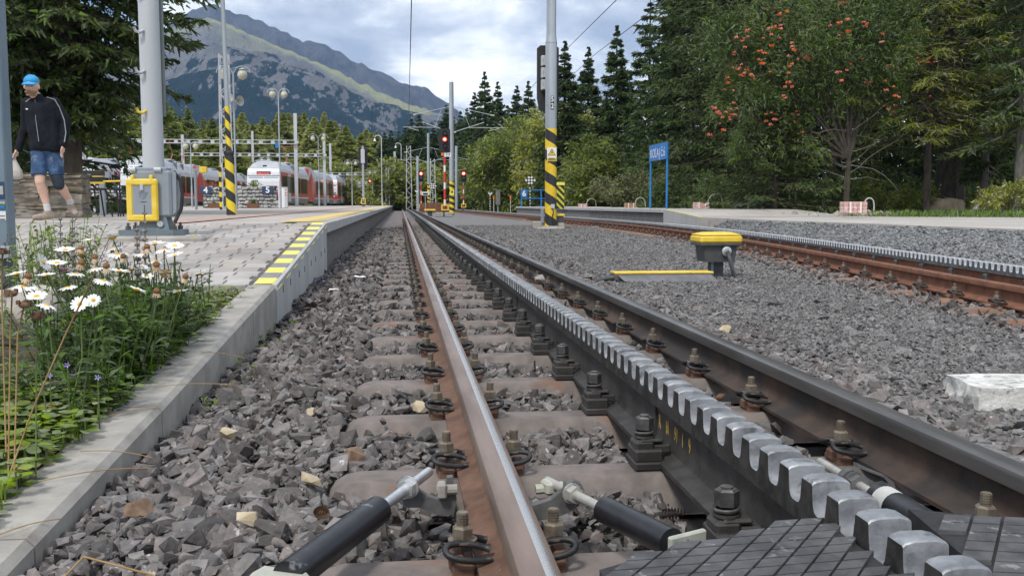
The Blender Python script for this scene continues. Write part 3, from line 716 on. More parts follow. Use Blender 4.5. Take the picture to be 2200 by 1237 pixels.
# stones of the far track
def b2():
    X, Y = jgrid(1.8, 8.5, 2.5, 20, .055); c = np.interp(Y, _fy, _fx)
    a = X-c; keep = (a > -1.35) & (a < 1.4) & (np.abs(np.abs(a)-.535) > .085) & (np.abs(a) > .085) & (X < Y*.78+.3)
    keep &= ~((a < -.95) & (rng.uniform(0, 1, len(X)) < (-.95-a)*2.2))
    ph = np.mod(Y-4.6, .645); onsl = ((ph < .1) | (ph > .545)) & (np.abs(a) < .9); keep &= ~onsl | (rng.uniform(0, 1, len(X)) < .25)
    z = np.where(onsl, -.155, -.172)+rng.uniform(-.02, .012, len(X)); P = np.stack([X, Y, z], 1)[keep]; return P, rng.uniform(.02, .04, len(P))
P, S = b2(); V, F = scatter(P, S, TPS); o = link('stones', npmesh('stones', V, F, M['stone']), bed2); o['kind'] = 'stuff'
# fine gravel between the tracks
def fine(y0, y1, s, rad):
    X, Y = jgrid(1.6, 5.6, y0, y1, s); lim = np.interp(Y, _fy, _fx)-1.2
    k = (X < lim) & (X < Y*.78+.3) & (X > 1.62+rng.uniform(0, .35, len(X))); z = -.147+.006*np.sin(X*9)*np.sin(Y*7)+rng.uniform(-.004, .005, len(X))
    P = np.stack([X, Y, z], 1)[k]; return P, rad*rng.uniform(.6, 1.4, len(P))
OCT = []
for s in range(10):
    r = np.random.default_rng(s); OCT.append((np.array([[1, 0, 0], [-1, 0, 0], [0, 1, 0], [0, -1, 0], [0, 0, .7], [0, 0, -.5]])*r.uniform(.6, 1.1, (6, 1))+r.normal(0, .18, (6, 3)), np.array([[0, 2, 4], [2, 1, 4], [1, 3, 4], [3, 0, 4], [2, 0, 5], [1, 2, 5], [3, 1, 5], [0, 3, 5]])))
Pa, Sa = fine(2.2, 8, .0212, .0142); Pb, Sb = fine(8, 15, .031, .0205); Pc, Sc = fine(15, 30, .05, .033)
k = rng.uniform(0, 1, len(Pa)) < .012; Sa[k] *= 2.6
V, F = scatter(np.concatenate([Pa, Pb, Pc]), np.concatenate([Sa, Sb, Sc]), OCT); o = link('gravel', npmesh('gravel', V, F, M['gravel']), gmid); o['kind'] = 'stuff'

# coarse grit on the bank behind the far track
X, Y = jgrid(6.0, 9.4, 5, 27, .055); lo_ = np.interp(Y, _fy, _fx)+1.35; hi_ = np.maximum(np.vectorize(pathX)(Y), lo_+.15); tt_ = (X-lo_)/(hi_-lo_); k = (tt_ > 0) & (tt_ < 1)
P = np.stack([X, Y, -.2+np.where(Y < 24.6, .355, .06)*np.clip(tt_, 0, 1)**.8], 1)[k]; V, F = scatter(P, rng.uniform(.018, .042, len(P)), OCT)
o = link('gravel', npmesh('gravel', V, F, mat('bank_grit', (.15, .155, .16), (.25, .255, .26), 30, .95, var=.4)), bpy.data.objects['gravel_bank']); o['kind'] = 'stuff'
# single stones that stand out
def lone(px, py, z, size, m, label, name='stone', group=None, cat='stone', seed=0):
    p = atZ(px, py, z); V, F = hull_stone(500+seed, 16, .7); o = link(name, npmesh(name, V, F, m), None, tuple(p), (random.uniform(-.3, .3), random.uniform(-.3, .3), random.uniform(0, 6))); o.scale = (size,)*3
    return tag(o, label, cat, group)
lone(530, 1115, -.15, .028, M['stone_tan'], 'pale yellow round stone low among the dark ballast near the picture bottom', seed=1)
lone(672, 1030, -.15, .032, M['stone_tan'], 'cream flat stone at the rusty end of a sleeper', seed=2)
lone(490, 932, -.15, .03, M['stone_tan'], 'pale tan stone in the middle of the ballast shoulder', seed=3)
lone(900, 873, -.145, .034, M['stone_tan'], 'sandy angular stone beside a rail clip on the brown rail', seed=4)
lone(668, 886, -.15, .022, M['stone_tan'], 'small cream pebble on the ballast between two sleeper ends', seed=5)
lone(762, 975, -.15, .032, M['stone_brown'], 'orange brown stone near the ends of the sleepers', seed=6)
lone(300, 1090, -.16, .036, M['stone_brown'], 'dark brown crumbly stone near the flower bed kerb', seed=7)
lone(1555, 707, -.13, .04, M['stone_tan'], 'tan stone beside the blackened rail at the gravel edge', seed=8)
lone(1160, 600, -.10, .055, M['concrete'], 'grey block wedged against the blackened rail inside the track', seed=9)
# white painted rock
def rough_block(name, c, dim, m, seed, amp, cuts=7, rz=0, lump=0):
    bm = bmesh.new(); bmesh.ops.create_cube(bm, size=1); bmesh.ops.subdivide_edges(bm, edges=bm.edges, cuts=cuts, use_grid_fill=True)
    from mathutils import noise as mn
    for v in bm.verts:
        p = v.co.copy(); 
        if lump: q = p.normalized()*.6; p = p.lerp(q, lump)
        nn = Vector((mn.noise(p*3+Vector((seed, 0, 0))), mn.noise(p*3+Vector((0, seed, 9))), mn.noise(p*3+Vector((5, 0, seed))))); n2 = mn.noise(p*9+Vector((seed, 3, 3)))
        p += nn*amp+p*n2*amp*.6; v.co = (p.x*dim[0], p.y*dim[1], p.z*dim[2])
    me = bpy.data.meshes.new(name); bm.to_mesh(me); bm.free(); me.materials.append(m); auto_smooth(me, 28); return link(name, me, None, c, rz)
tag(rough_block('painted_rock', (2.145, 3.05, -.135), (.42, .26, .125), M['stone_white'], 3, .045, rz=-.12), 'rough white painted rock lying in the ballast beside the blackened rail', 'rock')

# ------------------------------------------------------------------ rubber crossing panels
M['rubber'] = mat('rubber', (.05, .05, .053), (.10, .10, .103), 18, .7, bump=.5, bscale=160, c3=(.22, .22, .225), s3=26, t3=.62, w3=.07)
M['rubber_deep'] = mat('rubber_groove', (.018, .018, .02), (.032, .032, .035), 30, .85, bump=.5, bscale=120)
def inside(p, poly):
    c = False; n = len(poly)
    for i in range(n):
        (x1, y1), (x2, y2) = poly[i], poly[i-1]
        if (y1 > p[1]) != (y2 > p[1]) and p[0] < (x2-x1)*(p[1]-y1)/(y2-y1)+x1: c = not c
    return c
def mat_panel(poly, label, zt, u, v, o0):
    t = thing('crossing_panel', label, 'rubber panel'); MB().prism(poly, (0, 0, -.13), (0, 0, zt-.007), ((1, 0, 0), (0, 1, 0))).build('panel_body', M['rubber_deep'], t)
    u, v = Vector(u), Vector(v); g = .93
    c = [(-u-v)*.5*g, (u-v)*.5*g, (u+v)*.5*g, (-u+v)*.5*g]
    b = MB(); vs = [(p.x, p.y, -.008) for p in c]+[(p.x*.95, p.y*.95, 0) for p in c]; b.add(vs, [(0, 1, 5, 4), (1, 2, 6, 5), (2, 3, 7, 6), (3, 0, 4, 7), (4, 5, 6, 7)]); me = b.mesh('tread_block', M['rubber'])
    for i in range(-40, 40):
        for j in range(-40, 40):
            p = Vector(o0)+u*i+v*j
            if sum(inside((p.x+q.x*.96, p.y+q.y*.96), poly) for q in c) >= 3: link('tread_block', me, t, (p.x, p.y, zt), (random.uniform(-.012, .012), random.uniform(-.012, .012), 0)) if p.y > 1.05 else None
    # cut blocks along the edge: keep the corners of cells that reach over the outline
    return t
pL = [(.280, 1.312), (.384, 1.368), (.48, 1.409), (.595, 1.452), (.664, 1.486), (.697, 1.488), (.697, .9), (.280, .9)]
pRr = [(.80, .9), (.825, 1.25), (.868, 1.522), (.95, 1.48), (1.03, 1.446), (1.165, 1.43), (1.165, .9)]
pO = [(-.62, .95), (.115, .95), (.115, 1.352), (-.12, 1.352), (-.30, 1.33), (-.62, 1.30)]
mat_panel(pL, 'black rubber crossing panel with diamond tread between brown rail and rack', .022, (.046, .004), (.026, .033), (.5, 1.2))
mat_panel(pRr, 'black rubber crossing panel with worn tread between rack and blackened rail', .022, (.046, -.012), (.028, .037), (1.0, 1.2))
tag(MB().box((.812, 1.15, -.06), (.075, .7, .09)).build('flange_filler', M['rubber_deep']), 'dark rubber strip filling the groove between rack teeth and tread panel', 'rubber strip')
mat_panel(pO, 'black rubber crossing panel outside the brown rail at the picture bottom', -.012, (.046, .004), (.026, .033), (-.2, 1.2))

# ------------------------------------------------------------------ tie rods of the crossing
M['zinc'] = mat('zinc_rod', (.55, .56, .57), (.70, .71, .71), 30, .3, metal=.7, c3=(.45, .44, .42), s3=60, t3=.64)
M['zinc_dull'] = mat('dull_zinc', (.40, .395, .36), (.50, .49, .45), 30, .5, metal=.4)
M['tube_black'] = mat('black_plastic_tube', (.012, .013, .016), (.022, .023, .026), 20, .38, c3=(.20, .20, .21), s3=20, t3=.64, w3=.06, rvar=.1)
M['cast'] = mat('cast_iron', (.085, .086, .086), (.14, .14, .14), 20, .6, bump=.3, bscale=120)
M['cream'] = mat('cream_plastic', (.38, .39, .33), (.50, .50, .43), 30, .7, c3=(.2, .19, .17), s3=30, t3=.6)
def hook(px, Y, thick, m, parent):
    p = [atY(x, y, Y) for x, y in px]; b = MB(); n = len(p)
    vs = [tuple(q) for q in p]+[(q[0], q[1]+thick, q[2]) for q in p]
    b.add(vs, [tuple(range(n)), tuple(range(n, 2*n))[::-1]]+[(i, n+i, n+(i+1) % n, (i+1) % n) for i in range(n)])
    me = b.mesh('bracket', m); bm = bmesh.new(); bm.from_mesh(me); bmesh.ops.triangulate(bm, faces=[f for f in bm.faces if len(f.verts) > 4]); bmesh.ops.recalc_face_normals(bm, faces=bm.faces); bm.to_mesh(me); bm.free(); return link('bracket', me, parent)
c1 = lambda L_: [(560+x/2.967, 820+y/2.967) for x, y in L_]; c2 = lambda L_: [(1060+x/2.967, 820+y/2.967) for x, y in L_]; c3 = lambda L_: [(1600+x/2.967, 820+y/2.967) for x, y in L_]
def rod(t, a, b_, r, m, thread=True, n=12):
    bb = MB(); bb.cyl(a, b_, r, n=n); bb.build('threaded_rod', m, t, smooth='auto')
def nut_on(t, p, d, r, h, m):
    d = Vector(d).normalized(); p = Vector(p); b = MB(); b.cyl(p, p+d*h, r, n=6); b.cyl(p-d*.004, p, r*1.2, n=14); b.build('nut', m, t)
def lerp(a, b_, t): return a+(b_-a)*t
t = thing('tie_rod', 'zinc threaded rod in a thick black tube bolted outside the brown rail', 'tie rod')
A = atZ(921, 1013, -.075); B = atZ(612, 1246, -.085); rod(t, A, lerp(A, B, .52), .0115, M['zinc'])
MB().cyl(lerp(A, B, .43), lerp(A, B, .985), .0295, n=24).build('plastic_tube', M['tube_black'], t, smooth='auto')
nut_on(t, lerp(A, B, .19), B-A, .021, .02, M['zinc'])
hook(c1([(868, 655), (905, 615), (955, 622), (1005, 690), (1060, 728), (1120, 748), (1180, 745), (1188, 612), (1225, 606), (1250, 745), (1236, 830), (1195, 858), (1110, 842), (1010, 800), (940, 802), (885, 775), (858, 715)]), lerp(A, B, .15)[1]-.01, .022, M['cast'], t)
p = atY(938, 1052, 2.06); MB().cyl(p, p+np.array([.045, 0, 0]), .012, n=10).box(p+np.array([.012, 0, 0]), (.02, .034, .034), bev=.004).build('clamp_bolt', M['concrete'], t)
p = B; MB().box(p+np.array([-.01, .01, -.01]), (.10, .05, .04), rz=-.5, bev=.008).build('end_block', M['cream'], t)
t = thing('tie_rod', 'threaded rod with scuffed black tube running under the tread panel', 'tie rod')
A = atZ(1176, 1033, -.07); B = atZ(1468, 1178, -.065); rod(t, A, lerp(A, B, .6), .0108, M['zinc_dull'])
MB().cyl(lerp(A, B, .48), lerp(A, B, .93), .027, n=24).build('plastic_tube', M['tube_black'], t, smooth='auto')
nut_on(t, lerp(A, B, .22), B-A, .0185, .018, M['zinc_dull'])
hook(c2([(245, 790), (300, 775), (370, 752), (430, 700), (470, 650), (515, 632), (560, 650), (582, 690), (565, 735), (545, 790), (480, 835), (400, 862), (330, 878), (275, 880), (240, 840)]), lerp(A, B, .17)[1]-.01, .022, M['cast'], t)
MB().box(lerp(A, B, .99)+np.array([.01, 0, .002]), (.085, .012, .05), rz=.45, bev=.003).build('end_plate', M['cream'], t)
p = atY(1180, 1045, 2.02); MB().box(p, (.03, .04, .03), bev=.006, rz=.3).cyl(p+np.array([-.03, 0, -.005]), p+np.array([.03, 0, 0]), .011, n=8).build('clamp_bolt', M['cream'], t)
t = thing('tie_rod', 'pale threaded rod and labelled dark tube between rack and blackened rail', 'tie rod')
A = atZ(1762, 992, -.06); B = atZ(2010, 1142, -.045); rod(t, A, lerp(A, B, .66), .0105, M['zinc_dull'])
MB().cyl(lerp(A, B, .58), lerp(A, B, 1.0), .031, n=24).build('plastic_tube', M['tube_black'], t, smooth='auto')
q0 = lerp(A, B, .63); q1 = lerp(A, B, .72); MB().cyl(q0, q1, .0316, n=24, cap=False).build('paper_label', mat('paper', (.5, .5, .48), (.6, .6, .58), 20, .9), t, smooth='auto')
nut_on(t, lerp(A, B, .37), B-A, .022, .02, M['cast'])
hook(c3([(620, 600), (650, 570), (690, 560), (745, 585), (800, 622), (860, 655), (915, 645), (890, 610), (720, 545), (720, 522), (800, 560), (900, 600), (950, 640), (968, 690), (930, 705), (860, 700), (790, 690), (740, 650), (690, 640), (650, 650), (625, 640)]), lerp(A, B, .33)[1]-.012, .02, M['cast'], t)

# ------------------------------------------------------------------ cable pedestal and yellow trough cover
M['box_grey'] = mat('dark_grey_plastic', (.05, .055, .06), (.075, .08, .085), 15, .5, c3=(.16, .16, .15), s3=50, t3=.7)
M['steel_grey'] = mat('blue_grey_steel', (.17, .205, .235), (.22, .255, .285), 8, .45, metal=.2)
t = thing('cable_pedestal', 'dark grey cable box on a post with bright yellow lid in the gravel', 'pedestal', (2.93, 8.65, -.15))
# lid: crowned block
b = MB(); w_, d_ = .40, .34
b.box((0, 0, .365), (w_, d_, .075), bev=.02); b.build('lid', M['yellow'], t, smooth='auto')
b = MB(); v = []
for z, k in ((.405, .96), (.428, .55)): v += [(-w_/2*k, -d_/2*k, z), (w_/2*k, -d_/2*k, z), (w_/2*k, d_/2*k, z), (-w_/2*k, d_/2*k, z)]
b.add(v, [(0, 1, 5, 4), (1, 2, 6, 5), (2, 3, 7, 6), (3, 0, 4, 7), (4, 5, 6, 7)]); b.build('lid_crown', M['yellow'], t)
MB().box((0, 0, .318), (w_-.01, d_-.01, .026), bev=.006).build('rim', M['box_grey'], t)
b = MB(); v = []
for z, k in ((.155, .86), (.305, .95)): v += [(-.165*k, -.14*k, z), (.165*k, -.14*k, z), (.165*k, .14*k, z), (-.165*k, .14*k, z)]
b.add(v, [(0, 3, 2, 1), (0, 1, 5, 4), (1, 2, 6, 5), (2, 3, 7, 6), (3, 0, 4, 7)]); b.build('housing', M['box_grey'], t)
MB().box((0, 0, .05), (.13, .07, .26), bev=.004).build('post', M['box_grey'], t); MB().cyl((-.05, -.055, -.08), (-.05, -.055, .16), .014).build('conduit', M['steel_grey'], t, smooth='auto')
MB().lathe([(.045, 0), (.045, .008), (.028, .014), (.02, .03)], 18, (.055, -.14, .255), (0, -1, 0)).build('cable_gland', M['zinc'], t, smooth='auto')
MB().tube([(.055, -.16, .25), (.06, -.185, .22), (.085, -.2, .12), (.115, -.215, .0), (.125, -.22, -.02), (.06, -.24, -.025)], .019, 10).build('hose', M['box_grey'], t, smooth=True)
t = thing('trough_cover', 'flat yellow topped cable trough cover lying in the gravel before the pedestal', 'cover', (2.33, 8.25, -.142))
MB().box((0, .10, .035), (.90, .20, .055), bev=.004).build('trough', M['cast'], t)
MB().box((0, .10, .071), (.90, .20, .014), bev=.003).build('top_plate', M['yellow'], t)
b = MB(); b.add([(-.38, -.10, .0), (.46, -.10, .0), (.42, -.002, .055), (-.43, -.002, .055)], [(0, 1, 2, 3)]); b.build('checker_plate', M['steel_grey'] if 0 else mat('checker_plate', (.14, .14, .15), (.2, .2, .21), 8, .55, metal=.3, bump=1, bscale=60), t)
MB().tube([(-.45, .06, .03), (-.55, .02, .02), (-.66, 0, -.01)], .018, 8).build('cable_stub', M['box_grey'], t, smooth=True)
# litter
M['white'] = mat('white_paint', (.74, .74, .73), (.80, .80, .79), 5, .6); M['blue_litter'] = mat('blue_foil', (.05, .28, .62), (.12, .4, .75), 30, .4)
def scrap(px, py, s, m, label, name='paper_scrap', z=-.14):
    p = atZ(px, py, z); b = MB(); k = 4; vs = [((i/k-.5)*s*1.6+random.uniform(-.1, .1)*s, (j/k-.5)*s+random.uniform(-.1, .1)*s, random.uniform(0, .25)*s) for j in range(k+1) for i in range(k+1)]
    vs += [(x, y, z-.002) for x, y, z in vs]; o = (k+1)**2; f = [(j*(k+1)+i, j*(k+1)+i+1, (j+1)*(k+1)+i+1, (j+1)*(k+1)+i) for j in range(k) for i in range(k)]
    b.add(vs, f+[tuple(q+o for q in t)[::-1] for t in f]); return tag(b.build(name, m, loc=tuple(p), rz=random.uniform(-.5, .5)), label, 'litter')
scrap(772, 596, .07, M['white'], 'white crumpled paper scrap on the ballast between sleepers and ramp')
scrap(718, 623, .05, M['white'], 'smaller white scrap on the ballast near the ramp wall')
scrap(687, 605, .05, M['blue_litter'], 'bright blue foil wrapper at the foot of the ramp wall', 'foil_wrapper')
def cone_obj(px, py, s, label, z=-.17, m=None):
    p = atZ(px, py, z); b = MB()
    for r in range(9):
        t = r/8; rad = s*.42*math.sin(math.pi*(.12+.8*t)); zz_ = (t-.5)*s*1.9
        for k in range(9):
            a = 2*math.pi*(k+.5*(r % 2))/9; c = Vector((math.cos(a), math.sin(a), 0)); q = c*rad+Vector((0, 0, zz_)); u = Vector((-c.y, c.x, 0))*s*.16
            b.add([q-u*.8-c*s*.1, q+u*.8-c*s*.1, q+u+c*s*.1+Vector((0, 0, s*.12)), q-u+c*s*.1+Vector((0, 0, s*.12))], [(0, 1, 2, 3)])
    b.cyl((0, 0, -s*.9), (0, 0, s*.9), s*.25, s*.12, 8); o = b.build('pine_cone', m, loc=tuple(p), rz=(R_(80), 0, random.uniform(0, 3))); return tag(o, label, 'pine cone')
M['cone'] = mat('cone_brown', (.10, .055, .03), (.20, .12, .07), 40, .85); M['cone_dark'] = mat('cone_dark', (.025, .02, .018), (.05, .04, .035), 40, .85)
cone_obj(1442, 1103, .030, 'dark open pine cone between the brown rail and the rack', m=M['cone_dark'])
cone_obj(690, 1100, .028, 'brown pine cone in the ballast near the black tube', m=M['cone'], z=-.155)
cone_obj(1547, 852, .022, 'small brown pine cone between rack and blackened rail', m=M['cone'], z=-.16)

# ------------------------------------------------------------------ plants of the flower bed
def leafmat(name, c1, c2, scale=3, var=.3, trans=.25, rough=.55, c3=None): return mat(name, c1, c2, scale, rough, var=var, trans=trans, spec=.35, c3=c3, s3=9, t3=.62)
M['leaf_dark'] = leafmat('leaf_dark', (.05, .09, .02), (.10, .17, .034), 5)
M['leaf_mid'] = leafmat('leaf_mid', (.09, .15, .026), (.16, .24, .05), 5)
M['leaf_light'] = leafmat('leaf_light', (.13, .21, .035), (.27, .35, .07), 14, c3=(.30, .22, .07))
M['leaf_blue'] = leafmat('leaf_blue', (.10, .15, .11), (.17, .22, .165), 6)
M['leaf_dry'] = leafmat('leaf_dry', (.28, .17, .06), (.42, .30, .12), 8, var=.35)
M['leaf_grey'] = leafmat('leaf_grey', (.22, .19, .165), (.32, .29, .26), 8, var=.3)
M['stem'] = mat('stem', (.06, .10, .02), (.12, .16, .04), 10, .6)
M['stem_dry'] = mat('dry_stem', (.26, .15, .05), (.36, .24, .10), 10, .7)
M['petal'] = mat('petal_white', (.82, .82, .80), (.88, .88, .87), 9, .6); M['petal_old'] = mat('petal_withered', (.40, .27, .15), (.60, .48, .32), 30, .8)
M['disc'] = mat('daisy_disc', (.62, .32, .02), (.75, .48, .05), 60, .8, bump=.6, bscale=200); M['disc_old'] = mat('daisy_disc_brown', (.15, .07, .025), (.26, .13, .045), 60, .85, bump=.6, bscale=200)
M['pink'] = mat('pink_petal', (.75, .25, .5), (.82, .4, .62), 30, .6); M['violet'] = mat('violet_petal', (.30, .24, .6), (.5, .45, .8), 40, .6)

def norm(v): return v/np.maximum(np.linalg.norm(v, axis=-1, keepdims=True), 1e-9)
def leaves(P, D, Ln, W, droop=.2, seg=3, up=None, fold=0, prof=None):
    n = len(P); Ln = np.broadcast_to(Ln, (n,)); W = np.broadcast_to(W, (n,)); droop = np.broadcast_to(droop, (n,)); D = norm(D)
    up = np.array([0, 0, 1.0])+rng.normal(0, .35, (n, 3)) if up is None else up; S = norm(np.cross(D, up)); U = np.cross(S, D)
    t = np.linspace(0, 1, seg+1); wp = np.sin(np.pi*np.clip(.08+.92*t**.8, 0, 1))*.95+.05 if prof is None else np.array(prof)
    if prof is None: wp[-1] = .06
    C = P[:, None]+D[:, None]*(Ln[:, None]*t)[..., None]+np.array([0, 0, -1.0])*(droop[:, None]*Ln[:, None]*t**2)[..., None]
    off = S[:, None]*(W[:, None]*wp*.5)[..., None]; fo = U[:, None]*(W[:, None]*wp*fold)[..., None]
    V = np.stack([C-off+fo, C+off+fo], 2).reshape(n, -1, 3); k = (seg+1)*2
    q = np.array([[2*i, 2*i+1, 2*i+3, 2*i+2] for i in range(seg)]); F = (q[None]+(np.arange(n)*k)[:, None, None]).reshape(-1, 4); return V.reshape(-1, 3), F
def join(parts):
    VV = []; FF = []; o = 0
    for V, F in parts: VV.append(V); FF.append(F+o); o += len(V)
    return np.concatenate(VV), np.concatenate(FF)
def rdir(n, up0, up1):
    a = rng.uniform(0, 2*np.pi, n); e = rng.uniform(up0, up1, n); return np.stack([np.cos(a)*np.cos(e), np.sin(a)*np.cos(e), np.sin(e)], 1)
kza = np.vectorize(kz)
def bedz(X, Y): return kza(Y)-.03
def stuff(name, parts, m, label, cat):
    V, F = join(parts); return tag(link(name, npmesh(name, V, F, m, smooth=False)), label, cat, kind='stuff')
def xy(n, x0, x1, y0, y1): return rng.uniform(x0, x1, n), rng.uniform(y0, y1, n)

# straws blown over the kerb and weeds at its foot
b = MB()
for x, y, a, L_ in ((-.92, 2.5, .4, .3), (-.9, 2.75, -.3, .25), (-.95, 3.1, .7, .22), (-.88, 3.5, .2, .3), (-.84, 4.1, -.5, .25), (-.9, 2.1, .9, .2)):
    b.tube([(x+L_*t*math.cos(a)*.9, y+L_*t*math.sin(a), kz(y)+.006+.03*t*(1-t)-(.05*max(0, x+L_*t*.8+.8))) for t in np.linspace(0, 1, 6)], .0013, 4)
tag(b.build('straws', M['stem_dry']), 'thin dry straws lying across the concrete kerb', 'straw', kind='stuff')
n = 26; Xw = rng.uniform(-.77, -.6, n); Yw_ = rng.uniform(3.2, 6.0, n); k = rng.uniform(0, 1, n) < .8
P = np.repeat(np.stack([Xw, Yw_, np.full(n, -.19)], 1)[k], 5, 0); stuff('weeds', [leaves(P, rdir(len(P), .3, 1.3), rng.uniform(.02, .05, len(P)), .008, .3, 2)], M['leaf_mid'], 'tiny green weeds in the ballast along the kerb', 'weeds')
# daisy foliage: leafy stems
n = 300; X = rng.normal(-1.06, .15, n); Y = rng.normal(3.95, .42, n); k = (X < -.93) & (X > -1.7); X, Y = X[k], Y[k]; parts = []; n = len(X)
H = rng.uniform(.18, .40, n); Z0 = bedz(X, Y); lean = rng.normal(0, .06, (n, 2)); lean[:, 0] -= .01
sp = np.stack([X, Y, Z0], 1); sdir = np.stack([lean[:, 0], lean[:, 1], H], 1)
parts.append(leaves(sp, sdir, np.linalg.norm(sdir, axis=1), .006, 0, 2, prof=[1, 1, .6]))
for j in range(13):
    t = rng.uniform(.02, .92, n); p = sp+sdir*t[:, None]; parts.append(leaves(p, rdir(n, .1, .9), rng.uniform(.05, .11, n)*(1.15-.5*t), rng.uniform(.012, .022, n), .35, 3, fold=.08))
stuff('daisy_foliage', parts, M['leaf_dark'], 'dark green lance shaped foliage under the white daisies', 'foliage')
# strawberry and low leaves along the kerb
def trefoil(n, x0, x1, y0, y1, size, hz, m, name, label):
    X, Y = xy(n, x0, x1, y0, y1); Z = bedz(X, Y)+rng.uniform(*hz, n); P = np.stack([X, Y, Z], 1); parts = []; a = rng.uniform(0, 6.28, n); e = rng.uniform(.0, .35, n)
    s = rng.uniform(.7, 1.25, n)*size
    for da in (-1.15, 0, 1.15):
        D = np.stack([np.cos(a+da)*np.cos(e), np.sin(a+da)*np.cos(e), np.sin(e)], 1); parts.append(leaves(P+D*(s*.1)[:, None], D, s, s*.72, .22, 4, up=np.array([0, 0, 1.0])+rng.normal(0, .18, (n, 3)), prof=[.25, .85, 1, .8, .2]))
    Q = np.stack([X, Y, bedz(X, Y)-.01], 1); parts.append(leaves(Q, P-Q, np.linalg.norm(P-Q, axis=1), .005, 0, 1, prof=[1, 1])); stuff(name, parts, m, label, 'foliage')
trefoil(1150, -1.42, -.93, 1.70, 3.5, .036, (.02, .10), M['leaf_light'], 'strawberry_leaves', 'bright green three part leaves creeping over the kerb')
trefoil(560, -1.95, -1.25, 1.9, 3.6, .038, (.03, .14), M['leaf_mid'], 'clover_leaves', 'mid green rounded leaves behind the creeping kerb plants')
trefoil(700, -1.75, -.93, 4.75, 6.12, .026, (.005, .05), M['leaf_light'], 'ground_cover', 'low yellow green ground cover at the foot of the paved ramp')
trefoil(300, -1.2, -.93, 3.2, 5.2, .034, (.01, .08), M['leaf_light'], 'ground_cover', 'small bright leaves between daisies and kerb')
# mixed bushy growth on the left
def bushy(n, x0, x1, y0, y1, h, m, name, label, lw=(.03, .07), wid=.016, per=9):
    X, Y = xy(n, x0, x1, y0, y1); Hh = rng.uniform(h*.5, h, n); P = np.stack([X, Y, bedz(X, Y)], 1); D = np.stack([rng.normal(0, .07, n), rng.normal(0, .07, n), Hh], 1); parts = [leaves(P, D, np.linalg.norm(D, axis=1), .005, 0, 1, prof=[1, .7])]
    for j in range(per):
        t = rng.uniform(.15, 1, n); parts.append(leaves(P+D*t[:, None], rdir(n, -.1, 1.0), rng.uniform(*lw, n), wid, .3, 2))
    stuff(name, parts, m, label, 'foliage')
bushy(230, -2.5, -1.35, 3.6, 5.6, .25, M['leaf_mid'], 'bushy_plants', 'yellowish green bushy plants behind the daisies on the bed')
bushy(110, -3.6, -2.2, 4.6, 6.0, .33, M['leaf_mid'], 'bushy_plants', 'tall green growth beside the grey blue post at the picture edge')
bushy(70, -2.05, -1.8, 5.2, 6.0, .50, M['leaf_light'], 'bushy_plants', 'pale yellow green upright shrub in front of the walking man', per=14)
bushy(150, -1.9, -1.3, 2.3, 3.7, .15, M['leaf_light'], 'bushy_plants', 'pale straggly greenery between the rock and the kerb', wid=.013)
n = 110; X, Y = xy(n, -2.7, -2.2, 4.9, 5.6); P = np.stack([X, Y, bedz(X, Y)], 1)
stuff('blue_grass', [leaves(P, rdir(n, .8, 1.4), rng.uniform(.25, .42, n), .02, .25, 4) for _ in range(3)], M['leaf_blue'], 'blue green strap leaved tuft at the left edge', 'foliage')
n = 46; X, Y = xy(n, -1.62, -1.28, 1.85, 2.5); P = np.stack([X, Y, bedz(X, Y)], 1)
stuff('dry_grass', [leaves(P, rdir(n, 1.0, 1.5), rng.uniform(.2, .46, n), .007, .2, 5) for _ in range(2)], leafmat('dry_grass', (.30, .20, .03), (.42, .27, .05), 4), 'orange and yellow dry grass blades leaning into the picture edge', 'grass')
n = 230; X, Y = xy(n, -2.4, -.95, 1.6, 5.9); P = np.stack([X, Y, bedz(X, Y)+.004], 1)
stuff('dead_leaves', [leaves(P, rdir(n, -.05, .25), rng.uniform(.03, .07, n), .025, .1, 3)], M['leaf_dry'], 'brown dead leaves lying on the bed soil', 'leaves')
n = 240; X, Y = xy(n, -3.3, -1.5, 5.2, 6.1); P = np.stack([X, Y, bedz(X, Y)], 1); D = np.stack([rng.normal(0, .06, n), rng.normal(0, .06, n), rng.uniform(.18, .42, n)], 1)
pp = [leaves(P, D, np.linalg.norm(D, axis=1), .004, 0, 1, prof=[1, 1])]
for j in range(10): t = rng.uniform(.45, 1, n); pp.append(leaves(P+D*t[:, None], rdir(n, -.3, .9), rng.uniform(.012, .028, n), .010, .2, 1, prof=[1, .6]))
stuff('dried_lavender', pp, M['leaf_grey'], 'faded grey lavender with dry seed heads near the ramp', 'foliage')

